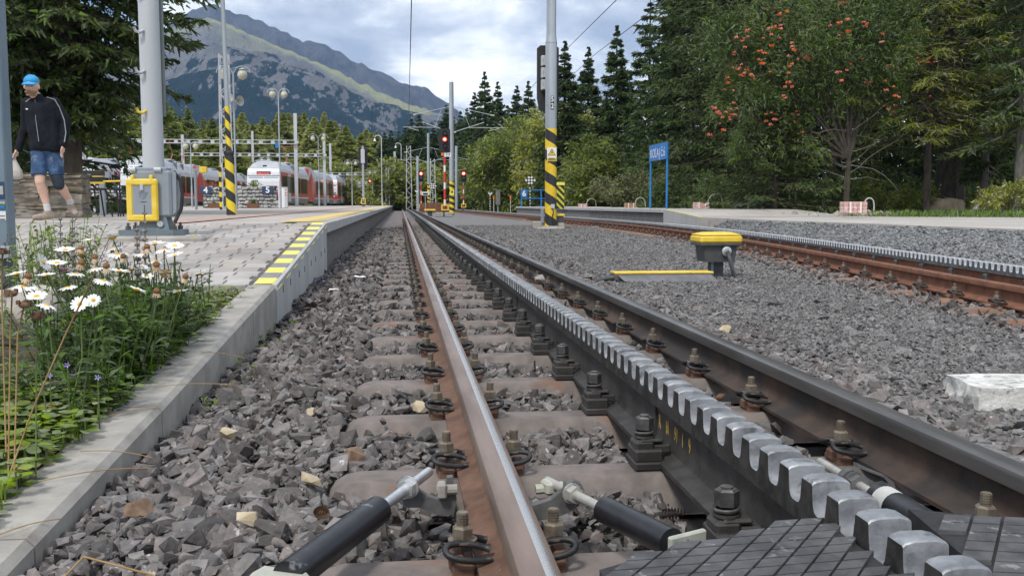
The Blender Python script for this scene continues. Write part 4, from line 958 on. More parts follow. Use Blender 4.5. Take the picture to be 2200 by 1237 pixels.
def flower(px, py, kind, Y, size=None, face=None):
    head = Vector(atY(px, py, Y)); base = Vector((head.x*.5+(-1.06)*.5+random.uniform(-.05, .05), Y+random.uniform(-.08, .08), 0)) if kind != 'pink' else Vector((head.x, Y, 0))
    base.x = min(base.x, -.97); base.z = kz(base.y)-.04
    return head, base
W_ = [(830, 375, 4.3, .060), (480, 465, 4.4, .05), (600, 500, 4.2, .052), (835, 460, 4.6, .05), (865, 495, 4.3, .05), (1140, 415, 4.5, .054), (1210, 465, 4.3, .052), (1290, 435, 4.4, .046), (1290, 500, 4.25, .042), (1060, 495, 4.6, .052), (1150, 550, 4.3, .046), (1090, 655, 4.2, .03), (970, 610, 4.1, .042), (1290, 570, 4.5, .036), (1305, 770, 3.95, .048), (1010, 755, 3.75, .044), (1460, 645, 4.3, .044), (340, 650, 4.0, .042), (180, 730, 3.7, .050), (270, 805, 3.55, .042), (345, 870, 3.5, .040), (500, 740, 3.8, .04), (315, 555, 4.3, .05), (640, 385, 5.0, .03), (1050, 590, 4.4, .03), (700, 600, 4.1, .042), (420, 560, 4.1, .045), (760, 690, 3.8, .04), (1200, 640, 3.9, .042), (880, 620, 3.9, .045), (120, 640, 3.9, .045), (560, 640, 4.0, .04)]
FACE = [(590, 870, 3.25, .031), (690, 840, 3.3, .026)]
O_ = [(595, 460, 4.2), (700, 525, 4.1), (600, 565, 4.05), (785, 590, 4.0), (910, 520, 4.1), (1085, 450, 4.2), (1155, 580, 4.0), (1230, 635, 3.95), (205, 670, 3.7), (1155, 775, 3.7), (1370, 670, 3.9)]
def petals_mesh(rad, tilt, m, n=17, sag=.15):
    a = np.linspace(0, 2*np.pi, n, endpoint=False)+rng.normal(0, .06, n); D = np.stack([np.cos(a)*math.cos(tilt), np.sin(a)*math.cos(tilt), np.full(n, math.sin(tilt))], 1)
    V, F = leaves(D*rad*.2, D+rng.normal(0, .05, (n, 3)), rad*rng.uniform(.72, .86, n), rad*.30, sag, 3, up=np.array([0, 0, 1.0])+rng.normal(0, .06, (n, 3)), prof=[.5, .9, 1, .45]); return npmesh('petals', V, F, m)
PM = [petals_mesh(1, .12, M['petal'], sag=s) for s in (.05, .25, .0, .4)]; PO = [petals_mesh(1, -.5, M['petal_old'], 15, .9) for _ in range(3)]
def disc_mesh(m, h): return MB().lathe([(.02, -.16), (.2, -.14), (.30, -.04), (.30, .02), (.24, h*.7), (.12, h), (.01, h*1.05)], 12).mesh('disc', m, True)
DM, DO = disc_mesh(M['disc'], .13), disc_mesh(M['disc_old'], .30)
def daisy(head, base, rad, old, label, group, rot):
    t = thing('daisy', label, 'daisy', tuple(base), group=group); h = head-base; mid = h*.55+Vector((random.uniform(-.03, .03), random.uniform(-.03, .03), 0))
    MB().tube([(0, 0, -.02), tuple(h*.25+(mid-h*.55)*.6), tuple(mid), tuple(h*.85+(mid-h*.55)*.4), tuple(h)], [.0036, .0034, .003, .0028, .0026], 6).build('stem', M['stem'], t, smooth=True)
    d = link('disc', DO if old else DM, t, tuple(h), rot); d.scale = (rad*(1.5 if old else 1),)*3
    p = link('petals', random.choice(PO if old else PM), t, tuple(h), tuple((Euler(rot).to_matrix() @ Matrix.Rotation(random.uniform(0, 6), 3, 'Z')).to_euler())); p.scale = (rad*(.72 if old else 1),)*3
for i, (x, y, Y, r) in enumerate(W_):
    px, py = x/3.435, 400+y/3.435; head, base = flower(px, py, 'w', Y); head.z -= .004
    lab = {0: 'tallest white daisy standing over the middle of the clump', 16: 'white daisy leaning out alone towards the paved ramp', 22: 'drooping pale daisy bent towards the left of the bed', 20: 'white daisy lowest on the left side beside the pale rock'}.get(i, 'white daisy in bloom within the clump by the ramp')
    daisy(head, base, r*.9, False, lab, 'white daisies of the clump', (random.gauss(.08, .16), random.gauss(0, .2)+(.7 if i == 22 else 0), 0))
for i, (x, y, Y, r) in enumerate(FACE):
    px, py = x/3.435, 400+y/3.435; head, base = flower(px, py, 'w', Y); daisy(head, base, r*.95, False, ('white daisy facing the viewer, the larger of the front pair', 'white daisy facing the viewer, the smaller of the front pair')[i], 'white daisies of the clump', (R_(58), R_((-8, 10)[i]), 0))
for i, (x, y, Y) in enumerate(O_):
    px, py = x/3.435, 400+y/3.435; head, base = flower(px, py, 'o', Y); daisy(head, base, random.uniform(.026, .034), True, 'withered daisy head turned brown among the white daisies', 'withered daisies', (random.gauss(.05, .15), random.gauss(0, .15), 0))
head = Vector(atY(475/3.435, 400+635/3.435, 4.1)); t = thing('pink_flower', 'single small pink flower left of the daisies', 'flower', (head.x, head.y, kz(head.y)-.03)); h = head-t.location
MB().tube([(0, 0, 0), tuple(h*.5+Vector((.02, 0, 0))), tuple(h)], .003, 5).build('stem', M['stem'], t); p = link('petals', petals_mesh(1, .7, M['pink'], 22, 0), t, tuple(h)); p.scale = (.026,)*3
for x, y in ((300, 300), (222, 347), (435, 355)):   # violets in the crop at 2.07 px
    head = Vector(atY(x/2.07, 640+y/2.07, 3.0)); t = thing('viola', 'small pale violet flower low in the bed by the kerb', 'flower', (head.x, head.y, kz(head.y)-.03), group='violas'); h = head-t.location
    MB().tube([(0, 0, 0), tuple(h)], .002, 5).build('stem', M['stem'], t); p = link('petals', petals_mesh(1, .5, M['violet'], 5, 0), t, tuple(h), (R_(60), 0, 0)); p.scale = (.011,)*3
# dried stalks with whorled seed heads
def stalk(px, y0, y1, Y, label, r=.012, group=None):
    a = Vector(atY(px, y1, Y)); top = Vector(atY(px+random.uniform(-4, 4), y0, Y)); a.z = kz(Y)-.04; t = thing('dried_stalk', label, 'stalk', tuple(a), group=group); h = top-a
    MB().tube([(0, 0, 0), tuple(h*.5), tuple(h)], .003, 6).build('stem', M['leaf_grey'], t); b = MB(); K = 9
    for i in range(K):
        c = h*(.45+.55*i/K); s = r*(1.25-.6*i/K)
        b = MB()
        for k in range(7): q = 2*math.pi*k/7+i; b.sphere(c+Vector((math.cos(q)*s*.6, math.sin(q)*s*.6, random.uniform(-.3, .3)*s)), s*.6, 6, 4)
        b.build('seed_whorl', M['leaf_grey'], t)
stalk(313, 440, 620, 4.5, 'grey whorled dead flower stalk in front of the yellow framed box', .013)
stalk(296, 478, 640, 4.6, 'shorter grey dead stalk beside the yellow framed box', .014)
stalk(128, 455, 600, 5.0, 'grey dead stalk left of the pair below the walking man', .012)
stalk(158, 460, 600, 5.0, 'grey dead stalk right of the pair below the walking man', .012)
def seedstem(pts, Y, label, hd=True, m=None):
    P = [Vector(atY(x, y, Y)) for x, y in pts]; P[0].z = min(P[0].z, kz(Y)); t = thing('seed_stem', label, 'stem', tuple(P[0])); Q = [tuple(p-P[0]) for p in P]
    MB().tube(Q, .0021, 6).build('stem', m or M['stem_dry'], t, smooth=True)
    if hd: b = MB().sphere(Q[-1], .012, 8, 5, sc=(1.2, 1.2, .7)); [b.box(Vector(Q[-1])+Vector((random.uniform(-.014, .014), random.uniform(-.014, .014), random.uniform(-.004, .01))), (.008, .008, .01)) for _ in range(8)]; b.build('seed_head', M['cone'], t)
seedstem([(3, 780), (4, 640), (5, 540)], 2.6, 'rusty stem with a dark seed head at the very left edge')
seedstem([(8, 840), (22, 720), (26, 630)], 2.5, 'yellow stem with twin dark seed heads before the pale rock')
seedstem([(20, 850), (38, 720), (52, 655)], 2.45, 'curved reddish stem with dark seed head over the pale rock')
seedstem([(70, 860), (78, 760), (82, 680)], 2.55, 'slim green stem with drooping dark seed head before the rock', m=M['stem'])
seedstem([(0, 1020), (70, 880), (140, 720), (205, 585)], 2.4, 'long orange dry stem slanting across the flower bed', hd=False)
tag(rough_block('garden_rock', tuple(atZ(32, 690, -.03)+np.array([0, .12, .02])), (.36, .28, .26), mat('pale_rock', (.40, .37, .33), (.54, .50, .45), 8, .9, bump=.6, bscale=40), 8, .10, rz=.3, lump=.6), 'pale rounded garden rock at the left edge of the flower bed', 'rock')
b = tag(MB().box(tuple(atZ(60, 845, -.12)+np.array([-.1, .1, .0])), (.55, .08, .10), rz=.15, bev=.01).build('edging_block', M['concrete']), 'low concrete edging block half hidden in the greenery', 'block')
seedstem([(45, 1168), (180, 1195), (330, 1235)], 1.75, 'thin straw stalk lying over the kerb onto the ballast', hd=False)

# ------------------------------------------------------------------ masts, signals, signs
M['mast'] = mat('galvanised_mast', (.36, .40, .44), (.42, .46, .50), 3, .42, metal=.25, stretch=(1, 1, .2))
M['mast_light'] = mat('light_grey_mast', (.47, .49, .515), (.53, .55, .57), 3, .45, metal=.1, stretch=(1, 1, .2))
M['post_blue'] = mat('blue_grey_post', (.16, .22, .27), (.20, .26, .31), 3, .45)
M['cab_grey'] = mat('cabinet_grey', (.24, .275, .31), (.27, .305, .34), 4, .45)
M['base_grey'] = mat('base_grey', (.13, .165, .19), (.16, .195, .22), 6, .5)
M['black'] = mat('black_matt', (.018, .018, .02), (.026, .026, .028), 8, .6)
M['hz'] = stripes('hazard_helix', (.80, .55, .03), (.03, .03, .033), .57, 'helix', .5, 1.0)
M['hz2'] = stripes('hazard_helix_small', (.80, .60, .03), (.03, .03, .033), .36, 'helix', .5, 1.0)
M['hzd'] = stripes('hazard_diag', (.62, .62, .04), (.03, .03, .033), .30, 'diag', .45, 1.0)
M['rw'] = stripes('red_white_rings', (.62, .045, .03), (.80, .79, .77), .92, 'ring', .62)
M['bw'] = stripes('black_white_rings', (.8, .8, .79), (.03, .03, .033), .2, 'ring', .5)
M['blue'] = mat('sign_blue', (.02, .18, .52), (.03, .21, .57), 5, .4); M['navy'] = mat('navy', (.02, .05, .11), (.03, .065, .14), 5, .5)
M['sign_white'] = mat('sign_white', (.8, .8, .8), None, rough=.5); M['sign_black'] = mat('sign_black', (.02, .02, .02), None, rough=.5)
M['red_lit'] = mat('red_lamp', (.8, .05, .03), None, rough=.3, emit=(1, .10, .06, 3.0)); M['red_core'] = mat('red_lamp_core', (1, .5, .4), None, emit=(1, .45, .35, 6)); M['lens'] = mat('dark_lens', (.10, .10, .10), (.2, .19, .19), 20, .2)
M['hood_glow'] = mat('red_lit_hood', (.4, .03, .02), None, rough=.5, emit=(1, .05, .03, .35))  # red lamp light on the hood, put in as colour and weak glow
M['globe'] = mat('lamp_globe', (.46, .45, .34), (.56, .54, .42), 4, .3); M['horn'] = mat('horn_grey', (.42, .41, .38), (.5, .49, .46), 6, .5)
M['orange'] = mat('orange_paint', (.8, .18, .02), (.85, .24, .04), 8, .5)
G3 = Vector
# --- large striped mast with the signal seen from behind
mx_, my_ = 4.085, 25.9
t = thing('signal_mast', 'tall grey steel mast with yellow black spiral foot beside the rusty track', 'mast', (mx_, my_, -.15))
MB().cyl((0, 0, .05), (0, 0, 2.72), .16, n=28, cap=False).build('striped_foot', M['hz'], t, smooth='auto', rz=2.2)
MB().lathe([(.158, 2.72), (.157, 5.02), (.148, 5.06), (.132, 5.22), (.130, 5.26), (.126, 9.5), (.0, 9.52)], 28).build('upper_pole', M['mast'], t, smooth='auto')
MB().tube([(.160*math.cos(a), .160*math.sin(a), 3.35) for a in np.linspace(0, 6.28, 20)], .006, 5, True).tube([(.160*math.cos(a), .160*math.sin(a), 5.0) for a in np.linspace(0, 6.28, 20)], .006, 5, True).build('seam_ring', M['mast'], t)
MB().lathe([(.42, 0), (.40, .03), (.2, .07), (.17, .09)], 24).build('footing', M['concrete'], t, smooth='auto')
MB().box((-.28, .25, .10), (.36, .3, .22), bev=.02).box((.30, .2, .08), (.2, .3, .18), bev=.02).build('concrete_block', M['concrete'], t)
MB().box((-.21, .12, .36), (.08, .12, .40), bev=.01).build('cable_box', M['cab_grey'], t)
MB().box((0.03, -.165, .62), (.11, .05, .12), bev=.01).build('junction_box', M['mast_light'], t); MB().tube([(.03, -.17, .56), (.05, -.185, .45), (.02, -.175, .38), (.035, -.175, .1)], .012, 6).build('cable', M['black'], t)
MB().box((.27, .2, .26), (.2, .25, .22), bev=.01).box((.27, .2, .385), (.26, .32, .06), mi=1, bev=.01).build('small_box', [M['box_grey'], M['yellow']], t)
pl_ = MB().box((0, -.168, 2.02), (.26, .012, .37), bev=.004).build('warning_plate', M['sign_white'], t)
MB().prism([(-.11, 1.99), (.11, 1.99), (0, 2.18)], (0, -.003, 0), (0, -.1745, 0)).build('triangle_border', M['sign_black'], pl_); MB().prism([(-.085, 2.004), (.085, 2.004), (0, 2.152)], (0, -.003, 0), (0, -.178, 0)).build('triangle', M['yellow'], pl_)
MB().prism([(.012, 2.13), (-.022, 2.07), (-.002, 2.072), (-.012, 2.02), (.026, 2.085), (.004, 2.083)], (0, -.003, 0), (0, -.1815, 0)).build('lightning', M['sign_black'], pl_)
MB().box((0, -.1755, 1.885), (.25, .003, .095)).build('caption_field', M['yellow'], pl_); MB().box((0, -.179, 1.912), (.17, .003, .018)).box((0, -.179, 1.884), (.22, .003, .010)).box((0, -.179, 1.862), (.21, .003, .010)).build('caption_print', M['sign_black'], pl_)
num = MB().box((.01, -.160, 3.40), (.085, .01, .36)).build('number_plate', M['sign_black'], t)
text('digit', '5', .19, M['sign_white'], num, (.01, -.1665, 3.49), bold=.004, sx=.8); text('digit', '2', .19, M['sign_white'], num, (.01, -.1665, 3.31), bold=.004, sx=.8)
o = thing('rear_view_signal', 'black signal head seen from behind on the tall striped mast', 'signal', (mx_-.05, my_+.2, -.15))
MB().prism([(-.30, 3.55), (-.23, 3.22), (.23, 3.22), (.30, 3.55), (.30, 4.92), (.20, 4.98), (-.20, 4.98), (-.30, 4.9)], (0, .04, 0), (0, .05, 0)).build('backplate', M['black'], o)
for k in range(3):
    MB().box((-.07, .0, 4.55-k*.32), (.26, .16, .29), bev=.015).build('lamp_housing', M['mast_light'], o); MB().box((-.12, -.085, 4.42-k*.32), (.09, .01, .025)).build('latch', M['sign_black'], o); MB().box((-.15, -.085, 4.56-k*.32), (.014, .01, .10)).build('hinge', M['cab_grey'], o)
# --- red and white signal
def signal(px, py_base, Y, hh, lamps, lit, label, w=.56, plate=None, post=.05, rz=0, zb=-.15, lamp_r=.085):
    p = atY(px, 440, Y); t = thing('light_signal', label, 'signal', (p[0], Y, zb), rz); H = hh
    hs = .33*lamps+.28; z0 = H-hs
    MB().cyl((0, 0, .35), (0, 0, z0-.25), post, n=14).build('striped_post', M['rw'], t, smooth='auto'); MB().cyl((0, 0, z0-.25), (0, 0, z0+.3), post*.8, n=12).build('neck', M['mast'], t, smooth='auto')
    MB().box((0, 0, .18), (.3, .3, .36), bev=.02).build('foot_box', M['box_grey'], t); b = MB()
    for x, z, sx, sz in ((0, .36, .42, .07), (0, .0+.62, .42, .07), (-.17, .49, .08, .30), (.17, .49, .08, .30)): b.box((x, -.16, z), (sx, .06 if sx > sz else .05, sz), bev=.012)
    b.build('yellow_frame', M['yellow'], t)
    MB().prism([(-w/2, z0), (w/2, z0), (w/2, H-.06), (w/2-.06, H), (-w/2+.06, H), (-w/2, H-.06)], (0, .05, 0), (0, -.1, 0)).build('backplate', M['black'], t)
    for k in range(lamps):
        z = H-.25-k*.33; on = k == lit
        MB().lathe([(lamp_r*1.25, 0), (lamp_r*1.25, .16), (lamp_r*1.1, .16), (lamp_r*1.1, .02)], 20, (0, -.1, z), (0, -1, 0)).build('lamp_hood', M['hood_glow'] if on else M['black'], t, smooth='auto')
        o = MB().lathe([(0, 0), (lamp_r, 0), (lamp_r, .03), (lamp_r*.6, .06), (0, .07)], 20, (0, -.11, z), (0, -1, 0)).build('lens', M['red_lit'] if on else M['lens'], t, smooth='auto')
        if on: MB().sphere((0, -.18, z), lamp_r*.55, 10, 6).build('bright_core', M['red_core'], o)
    if plate: pp = MB().box((.16, -.07, z0-.12), (.36, .015, .22)).build('name_plate', M['sign_white'], t); [text('letter', ch_, .2, M['sign_black'], pp, (.11+.12*i_, -.082, z0-.12)) for i_, ch_ in enumerate(plate)]; MB().box((-.12, -.07, z0-.1), (.15, .015, .16)).build('red_plate', M['orange'], t)
    return t
signal(956, 463, 52, 4.72, 3, 1, 'three lamp signal showing red on red white banded post', w=.60, plate='S4', post=.065, lamp_r=.10)
t = thing('signal_footing', 'pair of pale concrete blocks under the three lamp signal', 'footing', (2.32, 51.2, -.15)); MB().box((-.26, 0, .12), (.42, .4, .24), bev=.03).build('block', M['concrete'], t); MB().box((.24, 0, .12), (.42, .4, .24), bev=.03).build('block', M['concrete'], t)
t = thing('cable_pedestal', 'small yellow lidded cable box left of the three lamp signal', 'pedestal', (1.62, 53, -.15)); MB().box((0, 0, .35), (.62, .4, .1), bev=.03).build('lid', M['yellow'], t); MB().box((0, 0, .15), (.26, .2, .32), bev=.01).build('post', M['box_grey'], t)
signal(905, 448, 84, 3.55, 2, 0, 'red signal on banded post left of the three lamp signal', w=.44, zb=-.15, lamp_r=.13)
signal(996, 448, 80, 3.4, 2, 0, 'red signal on banded post right of the three lamp signal', w=.42, zb=-.1, lamp_r=.13)
signal(796, 445, 120, 3.3, 2, 0, 'distant red signal beyond the end of the parked trains', w=.45, zb=.33, lamp_r=.15)
t = thing('timber_stack', 'stack of brown timber beams behind the three lamp signal', 'timber', (2.75, 75, -.2))
for r in range(3):
    for k in range(4): MB().box((-.1+r*.05, -.45+k*.3, .17+r*.26), (2.4, .26, .24), rz=random.uniform(-.03, .03), bev=.01).build('beam', M['rust_red'], t)
# --- catenary masts with brackets
def cat_mast(px, Y, h, label, zb=-.15, r=.13, stripe=True, arms=(), r1=None, bands=2.0, lean=0):
    p = atY(px, 440, Y); t = thing('catenary_mast', label, 'mast', (p[0], Y, zb), (0, lean, 0)); z0 = bands if stripe else .0
    MB().cyl((0, 0, z0), (0, 0, h), r, r1 or r*.9, n=16).build('pole', M['mast'], t, smooth='auto')
    if stripe: MB().cyl((0, 0, 0), (0, 0, z0), r*1.06, n=16, cap=False).build('striped_foot', M['hz2'], t, smooth='auto'); q = MB().box((0, -r*1.1, z0*.66), (.26, .02, .32)).build('warning_plate', M['lemon'], t); MB().prism([(-.09, -.05), (.09, -.05), (0, .11)], (0, -.004, 0), (0, -r*1.1-.011, z0*.68)).build('triangle', M['sign_black'], q)
    for sx, L_ in arms:
        b = MB(); tp = h*.82; lo = h*.62
        b.cyl((0, 0, lo), (sx*L_*.75, 0, h*.70), .022, n=6); b.cyl((0, 0, tp), (sx*L_*.95, 0, h*.755), .018, n=6); b.cyl((sx*L_*.38, 0, h*.66), (sx*L_*1.25, 0, h*.66), .018, n=6); b.cyl((sx*L_*.25, 0, h*.805), (sx*L_*.42, 0, h*.665), .012, n=6); b.cyl((sx*L_*1.1, 0, h*.655), (sx*L_*.85, 0, h*.635), .02, n=6)
        b.build('bracket_arm', M['mast_light'], t); MB().cyl((sx*L_*.9, 0, h*.755), (sx*L_*.99, 0, h*.752), .05, n=8).cyl((0.12*sx, 0, lo+.02), (.28*sx, 0, lo+.04), .05, n=8).build('insulator', M['globe'], t)
    return t
cat_mast(971, 60, 8.2, 'grey catenary mast with striped foot and two arms behind the three lamp signal', r=.155, arms=((-1, 2.4), (1, 2.7)), bands=2.1)
cat_mast(921, 95, 7.6, 'thin mast with arms and striped foot left of the signals', arms=((-1, 2.4), (1, 2.4)), bands=2.7)
cat_mast(981, 92, 6.2, 'plain light mast just right of the striped catenary mast', stripe=False, r=.15, arms=((1, 3.4),))
cat_mast(898, 100, 5.6, 'short light mast beside the left red signal', stripe=False, r=.16)
cat_mast(849, 120, 6.0, 'distant mast carrying cross beams beyond the platform end', stripe=False, zb=.3, r=.15, arms=((-1, 2), (1, 2)))
def lattice(px, Y, h, wb, wt, label, zb=.3, m=None, striped=0, nseg=10, name='lattice_mast'):
    p = atY(px, 440, Y); t = thing(name, label, 'mast', (p[0], Y, zb)); m = m or M['mast_light']; W = lambda z: wb+(wt-wb)*z/h
    for sx in (-1, 1):
        for sy in (-1, 1): MB().cyl((sx*wb/2, sy*wb/2, 0), (sx*wt/2, sy*wt/2, h), wb*.075, n=4).build('leg', m, t)
    b = MB()
    for i in range(nseg):
        z0, z1 = h*i/nseg, h*(i+1)/nseg; s = 1 if i % 2 else -1
        for sy in (-1, 1): b.cyl((s*W(z0)/2, sy*W(z0)/2, z0), (-s*W(z1)/2, sy*W(z1)/2, z1), wb*.05, n=4)
        for sx in (-1, 1): b.cyl((sx*W(z0)/2, s*W(z0)/2, z0), (sx*W(z1)/2, -s*W(z1)/2, z1), wb*.05, n=4)
    b.build('lacing', m, t)
    if striped:
        for sx in (-1, 1): MB().box((sx*wb/2, -wb/2-.02, striped/2), (wb*.22, .03, striped)).build('hazard_strip', M['hz2'], t)
    return t
lattice(879, 105, 6.9, .62, .42, 'white lattice mast right of the tracks vanishing point', zb=-.1, nseg=13)
lattice(930, 98, 5.2, .6, .4, 'white lattice mast between the signals in front of the trees', zb=-.1, nseg=11)
lattice(833, 110, 4.3, .42, .3, 'slim lattice mast at the far end of the platform', nseg=12)
lattice(489, 36, 5.6, .40, .30, 'white lattice mast with hazard strips behind the striped pole', striped=1.6, nseg=16)
lattice(165, 40, 2.55, .62, .62, 'short white lattice frame above the dry stone wall', striped=1.0, nseg=4)
# --- leaning striped pole on the platform
t = thing('striped_pole', 'slender grey pole with long yellow black spiral sleeve on the platform', 'pole', (atY(497, 450, 18.2)[0], 18.2, .335), (0, R_(-.9), 0))
MB().cyl((0, 0, 0), (0, 0, 1.13), .088, .08, 20).build('sleeve', M['hz2'], t, smooth='auto'); MB().cyl((0, 0, 1.13), (0, 0, 1.98), .05, .046, 16).build('upper_sleeve', stripes('hz_thin', (.80, .60, .03), (.03, .03, .033), .30), t, smooth='auto'); MB().lathe([(.088, 1.10), (.092, 1.14), (.06, 1.18)], 18).build('collar', M['black'], t)
MB().cyl((0, 0, 1.98), (0, 0, 7.5), .042, .036, 14).build('pole', M['mast'], t, smooth='auto')
# --- mast with yellow framed box on the ramp
bx_, by_ = -2.22, 9.0; zg = kz(9.0)
t = thing('hinged_mast', 'pale grey signal mast with curled steps on a yellow framed base box', 'mast', (bx_, by_, zg))
MB().box((0, .0, -.02), (.98, .62, .09), bev=.02).build('concrete_pad', M['concrete'], t)
MB().prism([(-.27, -.17), (.20, -.17), (.27, -.1), (.27, .15), (.2, .2), (-.27, .2)], (0, 0, .05), (0, 0, .026), ((1, 0, 0), (0, 1, 0))).build('base_plate', M['base_grey'], t)
b = MB(); v = []
for z, hx, hy in ((.07, .14, .12), (.22, .10, .09)): v += [(-hx+.02, -hy, z), (hx+.02, -hy, z), (hx+.02, hy, z), (-hx+.02, hy, z)]
b.add(v, [(0, 1, 5, 4), (1, 2, 6, 5), (2, 3, 7, 6), (3, 0, 4, 7)]); b.build('neck', M['base_grey'], t)
for x, y in ((-.20, -.11), (.20, -.11), (-.2, .13), (.2, .13)): MB().cyl((x, y, .07), (x, y, .11), .024, n=6).cyl((x, y, .11), (x, y, .14), .012, n=8).build('anchor_nut', M['bolt_dark'], t)
MB().cyl((.08, -.13, .13), (.08, -.10, .13), .028, n=12).build('pivot_bolt', M['zinc'], t)
MB().box((.01, 0.02, .40), (.34, .26, .42), bev=.02).box((.01, .02, .615), (.28, .24, .04), bev=.01).build('cabinet', M['cab_grey'], t)
MB().prism([(.18, .2), (.215, .24), (.22, .58), (.18, .63)], (0, .2, 0), (0, -.08, 0)).build('side_cover', M['cab_grey'], t)
MB().tube([(.19, -.04, .60), (.25, -.05, .52), (.265, -.05, .40), (.25, -.05, .26), (.19, -.05, .14)], .017, 8).build('cable', M['black'], t, smooth=True)
b = MB(); fy = -.14
for x, z, sx, sz in ((-.061, .182, .272, .06), (-.061, .50, .272, .06), (-.167, .341, .06, .33), (.045, .341, .06, .33)): b.box((x, fy, z), (sx, .045 if sx > sz else .039, sz), bev=.014)
for x in (-.14, .02): b.box((x, fy, .54), (.03, .04, .05), bev=.008)
b.build('yellow_frame', M['yellow'], t); MB().box((-.061, fy+.006, .341), (.20, .03, .32)).build('door', M['cab_grey'], t); MB().box((-.061, fy-.014, .455), (.03, .02, .06), bev=.006).build('latch', M['mast_light'], t)
em = MB(); em.tube([(-.085, fy-.0105, .41), (-.015, fy-.0105, .41), (-.035, fy-.0105, .365), (-.055, fy-.0105, .352), (-.075, fy-.0105, .365)], .0022, 4, True); em.tube([(-.075, fy-.0105, .395), (-.03, fy-.0105, .395), (-.055, fy-.0105, .372)], .0018, 4, True)
for k in range(3): em.box((-.05, fy-.0105, .325-k*.006*0), (.05, .003, .004))
em.build('embossed_emblem', M['base_grey'], t)
for x in (-.15, .07): MB().cyl((x-.03, -.11, .612), (x+.03, -.11, .612), .022, n=10).build('hinge', M['mast_light'], t, smooth='auto')
MB().lathe([(.095, .63), (.092, .70), (.090, 1.2), (.078, 5.6), (0, 5.62)], 26, (.01, 0, 0)).build('pole', M['mast_light'], t, smooth='auto')
MB().box((.085, .09, 3.1), (.05, .06, 4.0), bev=.008).build('cable_duct', mat('duct_green_grey', (.16, .19, .185), (.19, .22, .21), 4, .5), t)
for k, z in enumerate((1.12, 1.47, 1.82, 2.18, 2.55, 2.92)):
    b = MB(); b.tube([(-.02, -.085, z+.012), (-.045, -.12, z-.012), (-.075, -.13, z+.0), (-.088, -.13, z+.035)], .014, 8); b.build('step', M['yellow'] if k == 0 else M['mast_light'], t, smooth=True)
for k in range(3): MB().box((.34+.045*k, -.22-.0*k, .028), (.03, .16, .004), rz=.3).build('hazard_mark', M['lemon'] if k == 1 else M['white'], t)
# --- blue grey post with stickers at the left edge
x0 = atY(8, 470, 6.0)[0]
t = thing('steel_post', 'blue grey square steel post with stickers at the left edge', 'post', (x0, 6.0, kz(6)-.05))
MB().box((-.035, 0, 1.9), (.16, .12, 3.3), bev=.008).build('upper_box', M['post_blue'], t); MB().cyl((.005, .02, 0), (.005, .02, .35), .045, n=14).build('lower_tube', M['base_grey'], t, smooth='auto')
MB().box((-.03, -.064, .29), (.165, .012, .075), bev=.004).build('clamp_plate', M['mast'], t)
st = MB().box((0, -.062, .655), (.07, .003, .10)).build('sticker', M['navy'], t); text('letter', 'C', .04, M['sign_white'], st, (-.022, -.0645, .675), sx=.7); text('letter', 'E', .04, M['sign_white'], st, (-.002, -.0645, .675), sx=.7); MB().box((.018, -.0645, .655), (.022, .002, .05)).build('print', M['horn'], st)
st = MB().box((0, -.062, .56), (.07, .003, .03)).build('sticker', M['leaf_light'], t); MB().box((.018, -.0645, .556), (.032, .002, .02)).build('print', M['blue'], st); MB().box((0, -.062, .582), (.07, .003, .012)).build('sticker', M['horn'], t)
st = MB().box((.002, -.062, .505), (.07, .003, .055)).build('sticker', M['sign_white'], t); MB().box((.002, -.0645, .505), (.06, .002, .004)).box((.002, -.0645, .485), (.06, .002, .006)).build('print', M['sign_black'], st)
# --- double globe lamps
def globe_lamp(px, Y, zc, label, gap=.62, r=.17, zb=.33, pole=True, extra=None):
    p = atY(px, 440, Y); t = thing('globe_lamp', label, 'lamp', (p[0], Y, zb)); h = zc-zb
    MB().cyl((0, 0, 0), (0, 0, 1.3), .055, .05, 12).cyl((0, 0, 1.3), (0, 0, h+.1), .036, .03, 10).build('post', M['mast'], t, smooth='auto')
    for s in (-1, 1):
        c = s*gap/2
        MB().tube([(0, 0, h-.05), (s*.03, 0, h+.12)]+[(c+s*math.cos(a)*-gap*.42, 0, h+.08+math.sin(a)*gap*.36) for a in np.linspace(0, math.pi, 10)], .016, 6).build('arm', M['mast'], t, smooth=True)
        MB().sphere((c, 0, h), r*.88, 16, 10).build('globe', M['globe'], t, smooth=True); MB().lathe([(r*.55, 0), (r*.62, .03), (r*.3, .07), (.02, .1)], 12, (c, 0, h+r*.82)).build('cap', M['mast'], t, smooth='auto')
    return t
g0 = globe_lamp(508, 37, 5.32, 'double globe lamp with loudspeakers beside the white lattice mast', gap=.66, r=.205)
for dx, rz in ((-.10, -.25), (.08, .9)):
    h = MB(); h.lathe([(.03, 0), (.035, .05), (.06, .12), (.11, .18), (.185, .22), (.19, .225), (.175, .215), (.06, .1), (.05, .06)], 20, (dx, -.02, 4.12-.1*(dx > 0)), (math.sin(rz), -math.cos(rz), 0)); h.build('loudspeaker', M['horn'], g0, smooth='auto')
globe_lamp(603, 47, 5.72, 'double globe lamp in front of the nearest parked train', gap=.55, r=.18)
bb = MB().box((-.12, 0, 3.0), (.14, .05, .26)).build('blue_box', M['blue'], CH and bpy.data.objects['globe_lamp.001'])
globe_lamp(686, 75, 5.5, 'double globe lamp halfway along the parked train', gap=.8, r=.2)
globe_lamp(757, 78, 3.75, 'low double globe lamp with round clock near the train end', gap=.62, r=.17)
globe_lamp(801, 110, 4.0, 'distant double globe lamp next to the far red signal', gap=.55, r=.17)
globe_lamp(413, 60, 4.0, 'double globe lamp over the roof of the second train', gap=.58, r=.2)
globe_lamp(572, 85, 4.25, 'double globe lamp just above the nearest train roof', gap=.58, r=.19)
